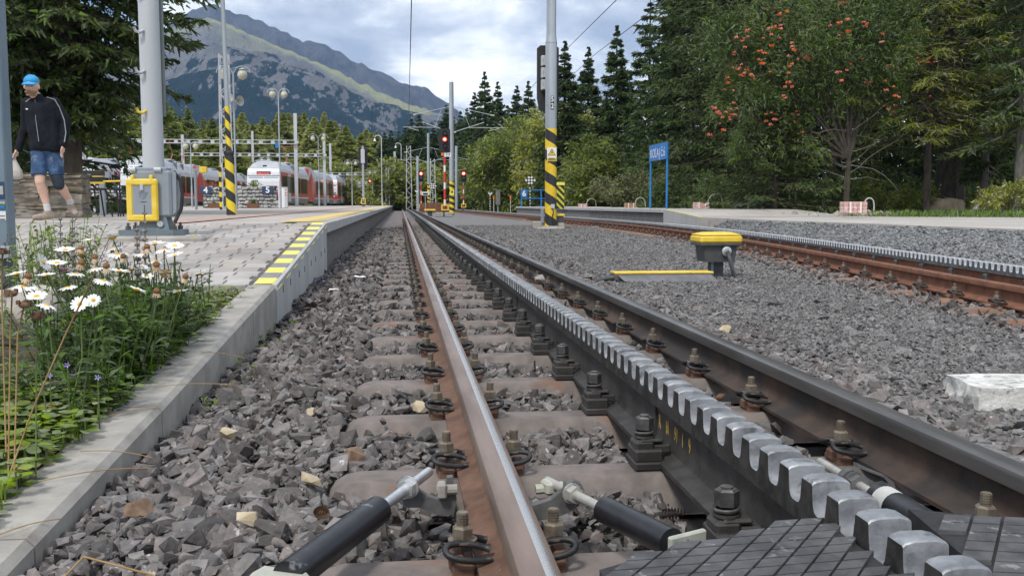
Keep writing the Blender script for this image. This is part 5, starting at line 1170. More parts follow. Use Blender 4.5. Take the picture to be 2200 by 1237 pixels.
# --- swan neck lamps
def swan(px, Y, h, label, zb=.3):
    p = atY(px, 440, Y); t = thing('swan_neck_lamp', label, 'lamp', (p[0], Y, zb)); R = .35
    MB().tube([(0, 0, 0), (0, 0, 1.5), (0, 0, h-R)]+[(-R+R*math.cos(a), 0, h-R+R*math.sin(a)) for a in np.linspace(.2, 2.6, 8)], .05, 8).build('post', M['mast_light'], t, smooth=True)
    MB().lathe([(.16, 0), (.15, .05), (.08, .12), (.06, .26), (.02, .30)], 14, (-2*R+.04, 0, h-R-.22)).build('bell_shade', M['sign_white'], t, smooth='auto')
swan(821, 98, 7.1, 'white swan neck lamp post at the end of the platform')
swan(863, 118, 7.6, 'second swan neck lamp among the distant masts')
# --- mast with signal seen from behind on the platform (far)
p = atY(781, 440, 78); t = thing('light_signal', 'signal seen from behind on a perforated grey mast with yellow foot frame', 'signal', (p[0], 78, .33))
MB().box((0, 0, 2.55), (.17, .12, 4.5), bev=.01).build('mast', M['mast'], t)
for k in range(9): MB().box((0, -.063, .8+k*.32), (.03, .006, .05)).build('hole', M['sign_black'], t)
MB().prism([(-.36, 3.15), (-.28, 2.95), (.28, 2.95), (.36, 3.15), (.36, 4.7), (-.36, 4.7)], (0, .04, 0), (0, .1, 0)).build('backplate', M['black'], t); MB().box((0, -.08, 4.0), (.32, .12, 1.1), bev=.02).build('lamp_housing', M['mast_light'], t)
b = MB()
for x, z, sx, sz in ((0, .22, .36, .07), (0, .62, .36, .07), (-.15, .42, .07, .46), (.15, .42, .07, .46)): b.box((x, -.12, z), (sx, .06 if sx > sz else .05, sz), bev=.012)
b.build('yellow_frame', M['yellow'], t); MB().box((0, 0, .2), (.2, .2, .42)).build('foot', M['box_grey'], t)
# --- gantry beams behind the trains
def gantry(pa, pb_, Y, z, label, posts):
    a, c = atY(pa, 440, Y), atY(pb_, 440, Y); t = thing('gantry', label, 'gantry', (0, 0, 0)); Lg = c[0]-a[0]; xm = (a[0]+c[0])/2; h = .28
    b = MB(); b.box((xm, Y, z+h/2), (Lg, .2, .05)).box((xm, Y, z-h/2), (Lg, .2, .05)); nn = int(Lg/.9)
    for i in range(nn+1): b.box((a[0]+Lg*i/nn, Y, z), (.28, .16, h-.05))
    b.build('beam', M['mast_light'], t)
    for px, zt in posts: p = atY(px, 440, Y); MB().box((p[0], Y+.25, zt/2), (.26, .2, zt)).build('post', M['mast_light'], t)
gantry(251, 640, 78, 5.42, 'long white perforated gantry beam above the parked trains', [(251, 7.7), (637, 7.7)])
gantry(395, 700, 96, 5.30, 'second white gantry beam running behind the first', [(395, 7.2), (698, 7.4)])
gantry(545, 880, 118, 4.15, 'third white gantry beam lower behind the train roofs', [(545, 9.2), (711, 7.8), (849, 6.9)])
gantry(640, 860, 132, 3.4, 'lowest white gantry beam nearest to the vanishing point', [(712, 7), (846, 6)])
# --- wires
def wire(pts, label, r=.012): return tag(MB().tube(pts, r, 5).build('overhead_wire', M['cast']), label, 'wire')
p = atY(884, 0, 26); q = atY(878, 258, 60)
wire([tuple(p+(p-q)*.2), tuple(p), tuple((p+q)/2), tuple(q)], 'dark overhead wire dropping towards the catenary mast', .016)
wire([tuple(atY(1325, 0, 30)), tuple(atY(1205, 118, 58)), tuple(atY(1100, 235, 75)), tuple(atY(990, 320, 92))], 'upper overhead wire crossing the sky before the spruces', .016)
wire([tuple(atY(1432, 0, 28)), tuple(atY(1275, 120, 50)), tuple(atY(1080, 300, 80))], 'lower overhead wire crossing the sky before the spruces', .016)
for (x, y0, y1) in ((1255, 70, 95), (1360, 0, 55)): pass
# --- right hand signs and furniture
X2 = 9.0
a, c = atX(1397, 446, X2), atX(1431, 446, X2-.02); t = thing('track_sign', 'blue KOĽAJ č.6 sign on two tall blue posts on the far platform', 'sign', (0, 0, 0))
zt = atX(1431, 306, X2)[2]; zl = atX(1431, 342, X2)[2]; yA, yB = a[1], c[1]; dA = math.atan2(yA-yB, .02)
for y in (yA, yB): MB().cyl((X2, y, .36), (X2, y, zt), .036, n=10).build('post', M['blue'], t, smooth='auto')
MB().box((X2-.03, (yA+yB)/2, (zt+zl)/2), (.03, abs(yA-yB)+.12, zt-zl), bev=.004).build('panel', M['blue'], t); sp_ = CH[t.name][-1]
text_row('KOĽAJ č.6', .78*(zt-zl), M['sign_white'], sp_, (X2-.047, (yA+yB)/2, (zt+zl)/2-.04), (0, -1, 0), (R_(90), 0, R_(-90)), sx=abs(yA-yB)/(4.1*(zt-zl)))
# blue railing with number 6
Yr = 57.5; t = thing('blue_railing', 'blue tubular railing with white 6 plate at the platform end', 'railing', (0, 0, 0)); ra, rc = atY(1120, 440, Yr)[0], atY(1205, 440, Yr)[0]; zr = .37
b = MB(); b.box(((ra+rc)/2, Yr, zr+1.0), (rc-ra, .05, .05)).box(((ra+rc)/2, Yr, zr+.5), (rc-ra, .05, .05)); b.build('rail_bars', M['blue'], t)
for x in (ra, ra+(rc-ra)*.5, rc): MB().box((x, Yr, zr+.5), (.06, .06, 1.05)).box((x, Yr, zr+.02), (.14, .14, .04)).build('post', M['blue'], t)
pp = MB().box((ra+.16, Yr-.045, zr+.78), (.36, .02, .42)).build('number_plate', M['blue'], t); text('digit', '6', .46, M['sign_white'], pp, (ra+.16, Yr-.058, zr+.78), bold=.012)
def checker_post(px, Y, h, label, zb, dia=.0):
    p = atY(px, 440, Y); t = thing('marker_post', label, 'marker', (p[0], Y, zb)); MB().cyl((0, 0, 0), (0, 0, h), .035, n=8).build('banded_post', M['bw'], t)
    if dia:
        u = dia/4; 
        for i in range(4):
            for j in range(4): x, z = (i-j)*u*.707, h+.05+(i+j+1)*u*.707; MB().prism([(x-u*.707, z), (x, z-u*.707), (x+u*.707, z), (x, z+u*.707)], (0, .02, 0), (0, -.05, 0)).build('check', M['sign_black'] if (i % 2 == 0 and j % 2 == 0) or (i % 2 and j % 2) else M['sign_white'], t)
    else: MB().prism([(-.16, h), (0, h-.14), (.16, h), (.16, h+.12), (0, h-.01), (-.16, h+.12)], (0, .02, 0), (0, -.05, 0)).build('chevron', M['sign_white'], t)
checker_post(1139, 62, 1.35, 'checkered diamond board on banded post behind the blue railing', .3, .52)
checker_post(1053, 75, 1.45, 'black white banded post with chevron before the bushes', -.1)
checker_post(930, 90, 1.9, 'checkered diamond board on banded post among the masts', -.1, .5)
checker_post(895, 96, 1.9, 'small banded post left of the left red signal', -.1)
p = atY(1070, 440, 66); t = thing('trackside_cabinet', 'grey trackside cabinet on a thin post before the bushes', 'cabinet', (p[0], 66, -.2)); MB().cyl((0, 0, 0), (0, 0, .7), .04, n=8).build('post', M['mast'], t); MB().box((0, 0, 1.15), (.3, .22, 1.0), bev=.02).build('box', mat('weathered_grey', (.15, .15, .14), (.2, .2, .185), 6, .7), t); MB().box((0, 0, 1.66), (.34, .26, .03)).build('cap', M['cab_grey'], t)
for px, Y, lab in ((1097, 63, 'orange topped marker stake right of the grey cabinet'), (1061, 68, 'thin orange topped stake left of the grey cabinet')):
    p = atY(px, 440, Y); t = thing('marker_stake', lab, 'stake', (p[0], Y, -.2)); MB().cyl((0, 0, 0), (0, 0, 1.0), .035, n=8).build('stake', M['horn'], t); MB().cyl((0, 0, 1.0), (0, 0, 1.3), .05, n=8).build('orange_top', M['orange'], t)
p = atY(1203, 440, 44); t = thing('hazard_cabinet', 'yellow black diagonally striped cabinet behind the big mast', 'cabinet', (p[0], 44, .3)); MB().box((0, 0, .55), (.36, .3, 1.1)).build('striped_body', M['hzd'], t, rz=0); MB().box((-.02, -.02, 1.17), (.42, .36, .14)).build('lid', M['lemon'], t)
p = atY(914, 440, 70); t = thing('small_indicator', 'small white framed indicator box on a post left of the three lamp signal', 'indicator', (p[0], 70, -.15)); MB().cyl((0, 0, 0), (0, 0, 1.3), .03, n=8).build('post', M['mast'], t); MB().box((0, 0, 1.42), (.5, .2, .26), bev=.02).build('frame', M['sign_white'], t); MB().box((0, -.105, 1.42), (.34, .02, .13)).build('screen', M['sign_black'], t)
# wrapped paver packs with cable hoops
M['pack_pink'] = mat('pink_pack', (.55, .30, .27), (.66, .42, .38), 14, .6, c3=(.7, .62, .6), s3=8, t3=.55); M['pack_brown'] = mat('brown_pack', (.38, .20, .12), (.50, .32, .22), 14, .7, c3=(.55, .46, .4), s3=8, t3=.58); M['hoop'] = mat('grey_hoop', (.4, .4, .37), (.48, .48, .45), 8, .5)
def pack(px, py, X, w_, h_, m, label, hoop, Y=None, hl=''):
    p = atX(px, py, X) if Y is None else atY(px, py, Y); t = thing('brick_pack', label, 'brick pack', tuple(p)); k = max(2, int(w_/.12)); rows = 3
    for r in range(rows):
        for i in range(k): MB().box((-w_/2+(i+.5)*w_/k, 0, (r+.5)*h_/rows), (w_/k-.008, .25, h_/rows-.008), bev=.006).build('brick', m, t)
    for i in (.28, .72): MB().box(((i-.5)*w_, -.129, h_/2), (.035, .006, h_*.95)).build('wrap_band', M['sign_white'], t)
    if hoop: R = hoop; tag(MB().tube([(p[0]+w_/2-.02+R-R*math.cos(a), p[1], p[2]+h_*.75+R*1.25*math.sin(a)-max(0, a-2.6)*R*1.3) for a in np.linspace(0, 3.35, 14)], .018, 6).build('cable_hoop', M['hoop']), hl, 'hoop')
pack(1833, 458, None, .62, .29, M['pack_pink'], 'pink wrapped brick pack on the gravel beyond the path', .13, Y=23, hl='thin pale conduit hoop by the brick pack beyond the path')
pack(1506, 448, None, .50, .21, M['pack_pink'], 'pink wrapped brick pack on the path at the platform ramp', .26, Y=31, hl='wide thin conduit hoop by the brick pack at the ramp')
pack(1354, 447, None, .46, .21, M['pack_brown'], 'brown brick pack beside the blue sign posts', .22, Y=39, hl='thin conduit hoop just left of the blue sign posts')
pack(1252, 446, None, .42, .19, M['pack_pink'], 'small pale pink brick pack on the far platform near the bushes', .24, Y=46, hl='thin conduit hoop on the far platform near the bushes')
tag(MB().box(tuple(atZ(1253, 487, -.13)), (.95, .05, .03), rz=.05).build('wood_strip', M['concrete']), 'pale strip of wood lying on the gravel by the mast', 'strip')

# ------------------------------------------------------------------ trains
M['t_white'] = mat('train_white', (.62, .63, .66), (.68, .69, .71), 1.5, .35, metal=.1, coat=.2); M['t_silver'] = mat('train_roof', (.40, .42, .45), (.47, .49, .52), 1.2, .4, metal=.2)
M['t_red'] = mat('train_red', (.50, .025, .03), (.56, .035, .04), 1.2, .3, coat=.3); M['t_skirt'] = mat('train_skirt', (.16, .17, .18), (.2, .21, .22), 2, .6)
M['t_glass'] = mat('train_glass', (.010, .012, .015), None, rough=.15, spec=.25); M['t_screen'] = mat('windscreen', (.36, .41, .45), (.44, .49, .53), 1, .08, metal=.7)
M['led'] = mat('led_text', (.8, .1, .08), None, emit=(1, .12, .10, 1.6)); M['led_bg'] = mat('led_panel', (.05, .04, .045), None, rough=.4); M['panto'] = mat('pantograph_red', (.45, .10, .06), (.5, .14, .09), 4, .6)
LV = [(.35, 1.14, .10, 0), (.80, 1.22, .03, 1), (.88, 1.235, .02, 2), (1.25, 1.25, .0, 2), (2.05, 1.25, .04, 2), (2.46, 1.24, .13, 2), (2.78, 1.23, .2, 1), (2.98, 1.19, .28, 3), (3.40, .98, .95, 3), (3.60, .72, 1.5, 3), (3.66, .0, 1.8, 3)]
SIDE = {0: M['t_skirt'], 1: M['t_white'], 2: M['t_red'], 3: M['t_silver']}
def car_body(y0, y1, nose0, nose1, t, name='car_body'):
    """lofted body between y0 and y1; nose flags slope the ends"""
    b = MB(); n = len(LV); v = []
    for z, hw, off, m in LV: a = y0+(off if nose0 else 0); c = y1-(off if nose1 else 0); v += [(-hw, a, z), (-hw, c, z), (hw, c, z), (hw, a, z)]
    for i in range(n-1):
        m = LV[i][3]; p, q = i*4, (i+1)*4; fm = {0: 0, 1: 1, 2: 1, 3: 3}[m]
        if i < 3: fm = (0, 2, 2)[i]
        b.add([v[p], v[p+1], v[q+1], v[q]], [(3, 2, 1, 0)], m); b.add([v[p+3], v[p+2], v[q+2], v[q+3]], [(0, 1, 2, 3)], m)
        b.add([v[p], v[p+3], v[q+3], v[q]], [(0, 1, 2, 3)], fm); b.add([v[p+1], v[p+2], v[q+2], v[q+1]], [(3, 2, 1, 0)], fm)
    b.add(v[:4], [(0, 1, 2, 3)], 0); return b.build(name, [M['t_skirt'], M['t_white'], M['t_red'], M['t_silver']], t)
def train_unit(label, loc, rz, dest=None, group='red and white railcars'):
    t = thing('train', label, 'train', loc, rz, group)
    car_body(0, 14.6, True, False, t); car_body(18.0, 32.6, False, True, t)
    b = MB(); b.box((0, 16.3, 2.0), (2.46, 3.3, 3.0), mi=0, bev=.05).box((0, 16.3, 3.55), (2.0, 3.3, .25), mi=1, bev=.05).box((0, 16.3, .75), (2.4, 3.2, .5), mi=2); b.build('power_module', [M['t_red'], M['t_silver'], M['t_skirt']], t)
    for s in (-1, 1):
        MB().prism([(14.7, 2.5), (16.2, 3.3), (17.9, 2.4), (17.9, 3.42), (14.7, 3.42)], (s*.01, 0, 0), (s*1.232, 0, 0), ((0, 1, 0), (0, 0, 1))).build('module_panel', M['t_white'], t)
        for ya, yb in ((1.0, 3.4), (5.0, 9.6), (10.1, 13.6), (19.2, 23.8), (24.4, 26.8), (28.6, 31.4)):
            MB().box((s*1.252, (ya+yb)/2, 1.85), (.012, yb-ya, 1.32), bev=.004).build('window', M['t_glass'], t)
        for yd in (4.2, 27.7):
            d = MB().box((s*1.256, yd, 1.62), (.014, 1.35, 2.25), bev=.004).build('door', M['t_white'], t)
            for k in (-.33, .33): MB().box((s*1.264, yd+k, 1.85), (.008, .46, 1.3)).build('pane', M['t_glass'], d)
        for ya, yb in ((6.2, 14.6), (18.0, 25.5)):    # white upper wave above the windows
            MB().prism([(ya, 2.80), (ya+1.2 if ya < 10 else ya, 2.44), (yb, 2.44), (yb, 2.80)], (s*.008, 0, 0), (s*1.246, 0, 0), ((0, 1, 0), (0, 0, 1))).build('white_panel', M['t_white'], t)
    for y0, k in ((0, 1), (32.6, -1)):
        f = lambda z: np.interp(z, [l[0] for l in LV], [l[2] for l in LV])
        for xa, xb in ((-1.12, -.03), (.03, 1.12)):
            q = [(xa, 1.42), (xb, 1.42), (xb, 2.38), (xa, 2.38)]; b = MB(); vs = [(x, y0+k*(f(z)-.012), z) for x, z in q]+[(x, y0+k*(f(z)+.01), z) for x, z in q]; b.add(vs, [(0, 1, 2, 3), (7, 6, 5, 4), (0, 4, 5, 1), (1, 5, 6, 2), (2, 6, 7, 3), (3, 7, 4, 0)]); b.build('windscreen', M['t_screen'], t)
        q = [(-1.22, 1.30), (1.22, 1.30), (1.22, 2.50), (-1.22, 2.50)]; b = MB(); b.add([(x, y0+k*(f(z)-.006), z) for x, z in q], [(0, 1, 2, 3)]); b.build('windscreen_surround', M['black'], t)
        dp = MB().box((0, y0+k*.16, 2.68), (1.05, .06, .24), bev=.02).build('destination_display', M['led_bg'], t)
        if dest and k > 0: text_row(dest, .19, M['led'], dp, (0, .125, 2.62), (1, 0, 0), (R_(90), 0, 0), sx=.62)
        for x in (-.85, .85): MB().lathe([(0, 0), (.1, 0), (.1, .05), (.04, .07)], 12, (x, y0-k*.0, 1.12), (0, -k, 0)).build('headlight', M['sign_white'], t)
        MB().box((0, y0+k*.72, 3.22), (.3, .25, .14), bev=.02).build('top_lamp', M['black'], t); MB().box((0, y0-k*.1, .62), (.35, .5, .3), bev=.03).build('coupler', M['black'], t)
    for x, y in ((-.5, 3.0), (.4, 7), (0, 11), (0, 21), (.3, 26)): MB().box((x, y, 3.68), (1.0, 1.8, .12), bev=.03).build('roof_unit', M['t_silver'], t)
    for y in (7.0, 9.4): MB().box((1.06, y, 3.25), (.3, .03, .5), bev=.01).build('roof_rib', M['t_skirt'], t)
    b = MB(); 
    for s in (-.5, .5): b.cyl((s, 12.4, 3.7), (s*.9, 13.5, 4.5), .04, n=6); b.cyl((s*.9, 13.5, 4.5), (s*1.1, 12.6, 5.35), .03, n=6); b.tube([(s*1.1, 12.6, 5.35), (s*1.7, 12.6, 5.4), (s*1.9, 12.6, 5.2)], .025, 5)
    b.cyl((-.6, 12.6, 5.38), (.6, 12.6, 5.38), .03, n=6); b.build('pantograph', M['panto'], t); return t
def place_train(px, Y, px2, Y2, label, dest=None):
    a, c = atY(px, 440, Y), atY(px2, 440, Y2); return train_unit(label, (a[0], Y, .22), -math.atan2(c[0]-a[0], Y2-Y), dest)
place_train(567, 75, 694, 108, 'red and white railcar with lit destination display behind planter 5', 'POPRAD-TATRY')
place_train(701, 109.5, 764, 142, 'second red and white railcar coupled behind the nearest train')
place_train(300, 70, 470, 103, 'red and white railcar between planters 3 and 4, roof behind the hinged mast')
place_train(165, 70, 380, 103, 'leftmost red and white railcar beyond the dry stone wall')
place_train(478, 104.5, 575, 137, 'far red and white railcar glimpsed behind the striped pole')

# ------------------------------------------------------------------ stone planters with track numbers
M['cobble'] = mat('grey_cobble', (.34, .34, .335), (.50, .49, .47), 12, .85, bump=.5, bscale=40, var=.22); M['mortar'] = mat('mortar', (.10, .10, .095), (.15, .145, .14), 12, .95)
CM = []
for s in range(8):
    V, F = hull_stone(900+s, 22, .9); CM.append(npmesh('stone', V, F, M['cobble']))
def planter(pa, pb_, Y, h, label, digit=None, dpx=None, slope=0):
    a, c = atY(pa, 440, Y)[0], atY(pb_, 440, Y)[0]; z0 = .335; t = thing('stone_planter', label, 'planter', (0, 0, 0)); L_ = c-a
    b = MB(); b.prism([(a, z0), (c, z0), (c-slope, z0+h), (a, z0+h)], (0, 1.2, 0), (0, Y, 0)); b.build('core', M['mortar'], t)
    rows = max(5, int(h/.155)); 
    for r in range(rows):
        x = a+random.uniform(0, .08); z = z0+(r+.5)*h/rows; lim = c-slope*(r+.5)/rows
        while x < lim:
            w_ = random.uniform(.16, .30); o = link('stone', random.choice(CM), t, (min(x+w_/2, lim), Y-.01, z+random.uniform(-.02, .02)), (0, random.uniform(-.25, .25), 0)); o.scale = (w_*.53, .06, h/rows*.55); x += w_*.96
    if digit:
        dx = atY(dpx, 440, Y-.1)[0]; pl_ = MB().box((dx, Y-.13, z0+h*.82), (.56, .03, .36), bev=.01).build('number_plate', M['navy'], t); text('digit', digit, .42, M['sign_white'], pl_, (dx+.0, Y-.148, z0+h*.82), bold=.012)
    return t
planter(508, 600, 49, 1.08, 'grey cobble planter with number 5 plate beside the white cabinet', '5', 576, .35)
planter(436, 478, 50, 1.08, 'narrow grey cobble planter with number 4 plate behind the striped pole', '4', 443)
planter(177, 275, 46, 1.05, 'grey cobble planter with number 3 plate behind the bench', '3', 259)
def potplant(px, py, Y, r, m, label, pot=None, fl=None):
    p = atY(px, py, Y); t = thing('planter_shrub', label, 'plant', tuple(p)); n = 260; D = rdir(n, .0, 1.5); P = D*rng.uniform(.2, 1, (n, 1))*r
    V, F = leaves(P, D+rng.normal(0, .5, (n, 3)), .16*r/.4, .05*r/.4, .2, 2); link('foliage', npmesh('foliage', V, F, m), t); MB().cyl((0, 0, -.2), (0, 0, r*.5), .02, n=5).build('stem', M['stem'], t)
    if fl: n = 60; V, F = leaves(rdir(n, .2, 1.5)*r*rng.uniform(.7, 1.05, (n, 1)), rdir(n, -.5, 1.5), .07, .06, 0, 1); link('blossoms', npmesh('blossoms', V, F, fl), t)
    return t
M['yellow_flower'] = mat('yellow_flower', (.75, .6, .05), (.8, .68, .1), 9, .6); M['red_leaf'] = leafmat('red_leaf', (.35, .06, .03), (.5, .12, .06))
potplant(547, 408, 49.5, .42, M['leaf_light'], 'yellow flowering bush on top of planter 5', fl=M['yellow_flower']); potplant(455, 408, 50.4, .36, M['red_leaf'], 'red leaved shrub on top of planter 4'); potplant(247, 412, 46.4, .36, M['leaf_mid'], 'bright green shrub on top of planter 3')
potplant(543, 440, 48.8, .25, M['leaf_mid'], 'green plant in a clay pot at the foot of planter 5'); potplant(460, 440, 49.6, .2, M['leaf_mid'], 'small potted plant at the foot of planter 4')
p = atY(585, 409, 49.4); tag(MB().lathe([(.18, 0), (.26, .2), (.28, .22), (.22, .22), (.16, .08)], 14, tuple(p)).build('clay_pot', M['rust_red'], smooth='auto'), 'brown clay pot on the corner of planter 5', 'pot')
for px, lab in ((543, 'clay trough under the plant before planter 5'), (460, 'reddish trough before planter 4')): p = atY(px, 446, 48.6); tag(MB().prism([(-.25, 0), (.25, 0), (.3, .2), (-.3, .2)], (0, .3, 0), tuple(p-np.array([0, .15, 0]))).build('clay_trough', M['rust_red']), lab, 'trough')
p = atY(609, 446, 47.5); t = thing('control_cabinet', 'white control cabinet with orange corner marks beside planter 5', 'cabinet', (p[0], 47.5, .335)); MB().box((0, 0, .5), (.42, .3, 1.0), bev=.02).build('body', M['sign_white'], t); MB().box((0, 0, 1.01), (.46, .34, .03), bev=.008).build('cap', M['horn'], t)
for z in (.62, .74, .88): MB().box((.14, -.153, z), (.08, .006, .05), rz=0).build('orange_mark', M['orange'], t)
p = atY(615, 446, 60); 
for px, py, Y, lab in ((437, 365, 36, 'small yellow device on a grey arm left of planter 5'), (104, 373, 16, 'yellow box seen behind the man over the wall')): p = atY(px, py, Y); s = Y/36; t = thing('yellow_device', lab, 'device', tuple(p)); MB().box((0, 0, 0), (.16*s+.1, .2*s, .14*s+.08), bev=.02).build('box', M['yellow'], t); MB().box((-.22*s, .05, 0), (.2*s, .12*s, .12*s)).build('arm', M['cab_grey'], t); MB().cyl((-.3*s, .05, .3-p[2]), (-.3*s, .05, .05), .04*s+.01, n=8).build('post', M['cab_grey'], t)
t = thing('ticket_validator', 'yellow headed ticket validator on a grey post by the bench', 'validator', tuple(atY(222, 462, 17))); MB().box((0, 0, .3), (.09, .08, .62), bev=.01).build('post', M['cab_grey'], t); MB().box((-.05, -.02, .68), (.18, .12, .14), bev=.015).build('head', M['yellow'], t); MB().box((.09, 0, .68), (.1, .12, .10)).build('reader', M['cab_grey'], t)

# ------------------------------------------------------------------ dry stone wall and bench
M['wall_stone'] = mat('wall_stone', (.12, .10, .075), (.24, .205, .16), 4, .9, bump=.7, bscale=28, c3=(.36, .33, .29), s3=5, t3=.62, var=.25, w3=.1)
t = thing('dry_stone_wall', 'brown layered stone wall behind the walking man', 'wall'); Yw = 15.0; xr = atY(177, 440, Yw)[0]; xl = xr-3.2; zt = atY(177, 372, Yw)[2]; zb = .335
MB().box(((xl+xr)/2, Yw+.24, (zb+zt)/2-.015), (xr-xl-.06, .36, zt-zb-.05)).build('core', M['mortar'], t); rows = [.13, .09, .15, .11, .12, .08]; sc_ = (zt-zb)/sum(rows); z = zb
for r in rows:
    h = r*sc_; x = xr
    while x > xl:
        w_ = random.uniform(.22, .55)*(1 if r > .1 else 1.25); o = rough_block('stone', (x-w_/2, Yw+.2, z+h/2), (w_*.985, .42+random.uniform(-.03, .03), h*.96), M['wall_stone'], random.uniform(0, 99), .075, cuts=4); o.parent = t; x -= w_
    z += h
t = thing('bench', 'black framed bench with yellow rails beside the stone wall', 'bench', tuple(atY(222, 463, 16.2))); t.location.z = .335
for y, z, s in ((.0, .44, .03), (-.12, .44, .03), (-.24, .44, .03)): MB().box((0, y, z), (.66, .09, s)).build('seat_slat', M['black'], t)
for z in (.60, .70): MB().box((-.16, .08, z), (.36, .03, .085)).build('back_slat', M['black'], t)
MB().box((-.16, .07, .545), (.36, .035, .03)).build('back_edge', M['yellow'], t); MB().cyl((.05, -.1, .56), (.32, -.1, .57), .018, n=8).build('armrest', M['yellow'], t)
for x0, x1, y in ((-.05, .0, -.26), (.12, .22, -.26), (.3, .31, -.26), (-.25, -.1, -.26), (-.05, .0, .06), (.25, .3, .06)): MB().cyl((x0, y, .44), (x1, y, 0), .013, n=6).build('leg', M['black'], t)
MB().cyl((.3, -.1, .0), (.3, -.1, .56), .012, n=6).build('arm_post', M['black'], t)

# ------------------------------------------------------------------ trees
M['bark'] = mat('bark', (.045, .036, .028), (.095, .078, .062), 7, .95, bump=1, bscale=14, stretch=(1, 1, .3)); M['bark_grey'] = mat('bark_grey', (.12, .11, .095), (.2, .185, .165), 6, .95, bump=.8, bscale=18, stretch=(1, 1, .4)); M['twig'] = mat('bare_twig', (.16, .145, .13), (.26, .24, .22), 8, .9)
def fol(n, a, b_, var=.35, sc=.7, tr=.18): return mat(n, a, b_, sc, .65, var=var, trans=tr, spec=.3)
M['spruce'] = fol('spruce_needles', (.042, .074, .022), (.09, .135, .04)); M['spruce_near'] = fol('spruce_needles_near', (.04, .07, .02), (.11, .155, .042), .45, 1.2); M['spruce_lit'] = fol('spruce_light', (.30, .345, .08), (.43, .455, .14), .3, .15, .45)  # spruce_lit: far conifers paler, their sunshine is put into the needle colour
M['larch'] = fol('larch_needles', (.15, .18, .03), (.24, .26, .05), .3, 1, .3); M['decid'] = fol('broad_leaves', (.145, .195, .034), (.26, .31, .066), .4, .4, .35); M['decid_y'] = fol('broad_leaves_yellow', (.25, .275, .045), (.37, .385, .09), .4, .4, .35); M['bush_grey'] = fol('willow_leaves', (.13, .15, .06), (.22, .235, .10), .35, .7)
M['rowan'] = fol('rowan_leaves', (.075, .12, .034), (.15, .205, .058), .4, 1, .28); M['berry'] = mat('rowan_berries', (.55, .06, .008), (.70, .13, .014), 5, .6, var=.2, spec=.2)
def conifer_arrays(h, r, z0, nb, K, J, leaf, wid, droop=.30, tip=.16, seed=1, sparse=0, power=.75, fan=1.0, hang=0, tiers=0, skirt=0):
    g = np.random.default_rng(seed); u = (np.arange(nb)+g.uniform(0, 1, nb))/nb; z = z0+(h-z0)*(np.round(u*tiers)/tiers if tiers else u)**1.05+(g.normal(0, .012*h, nb) if tiers else 0); z = np.clip(z, z0*.8, h*.995); az = np.arange(nb)*2.39996+g.normal(0, .5, nb)
    Lb = (r*np.clip(1-(z-z0)/(h-z0), 0, 1)**power+.02)*g.uniform(.62, 1.12, nb); lk = np.clip(.28+2.6*(h-z)/h, .28, 1)
    if skirt: Lb = Lb*np.clip(.36+.64*(z-z0)/skirt, .36, 1)
    if sparse: Lb = Lb*np.where(g.uniform(0, 1, nb) < sparse, .35, 1)
    O = np.stack([np.cos(az), np.sin(az), 0*az], 1); Sd = np.stack([-np.sin(az), np.cos(az), 0*az], 1); dr = droop*g.uniform(.6, 1.4, nb)*np.clip(1.25-1.1*(z-z0)/(h-z0), -.2, 1.3)
    def bp(t): return O[:, None]*(Lb[:, None]*t)[..., None]+np.array([0, 0, 1.0])*(z[:, None]+Lb[:, None]*(-dr[:, None]*t+tip*t**2))[..., None]
    T = np.broadcast_to(np.linspace(.16, 1.0, K)[None], (nb, K))+g.uniform(-.04, .04, (nb, K)); B = bp(T); VV = []; Wd = []; LK = []
    for s in (-1, 1, 0):
        ph = g.uniform(.65, 1.15, (nb, K))*fan if s else g.uniform(-.2, .2, (nb, K)); sl = (.40*Lb[:, None]*(1.05-T)+(.10+.3*leaf)*lk[:, None])*g.uniform(.7, 1.2, (nb, K)); sl = sl if s else sl*.55
        D = O[:, None]*np.cos(ph)[..., None]+Sd[:, None]*(s*np.sin(ph) if s else np.sin(ph))[..., None]+np.array([0, 0, 1.0])*(g.uniform(-.55, .02, (nb, K))-hang)[..., None]; D = norm(D)
        q = np.linspace(.1, 1, J)[None, None]+g.uniform(-.06, .06, (nb, K, J)); P = B[:, :, None]+D[:, :, None]*(sl[..., None]*q)[..., None]
        LD = D[:, :, None]+g.normal(0, .42, (nb, K, J, 3)); VV.append(P.reshape(-1, 3)); Wd.append(LD.reshape(-1, 3)); LK.append(np.broadcast_to(lk[:, None, None], (nb, K, J)).ravel())
    P = np.concatenate(VV); D = np.concatenate(Wd); n = len(P); k = g.uniform(0, 1, n) < .93; P, D = P[k], D[k]; n = len(P); lq = np.concatenate(LK)[k]
    V, F = leaves(P, D, leaf*lq*g.uniform(.6, 1.35, n), wid*g.uniform(.7, 1.3, n), .12, 1, up=g.normal(0, 1, (n, 3)), prof=[1, .35]); tt = np.broadcast_to(np.linspace(0, .85, 4)[None], (nb, 4)); W = bp(tt); return V, F, W, Lb
def trunk_mb(h, rb, W=None, Lb=None, br=.02, rt=.02, bend=0):
    b = MB(); b.tube([(bend*math.sin(i*.9), bend*math.cos(i*1.3), h*i/8-.3*(i == 0)) for i in range(9)], [rb*(1-i/8)**.8+rt for i in range(9)], 9)
    if W is not None:
        for i in range(len(W)): b.tube([tuple(p) for p in W[i]], [max(.006, br*Lb[i]*(1-.27*j)) for j in range(4)], 4)
    return b
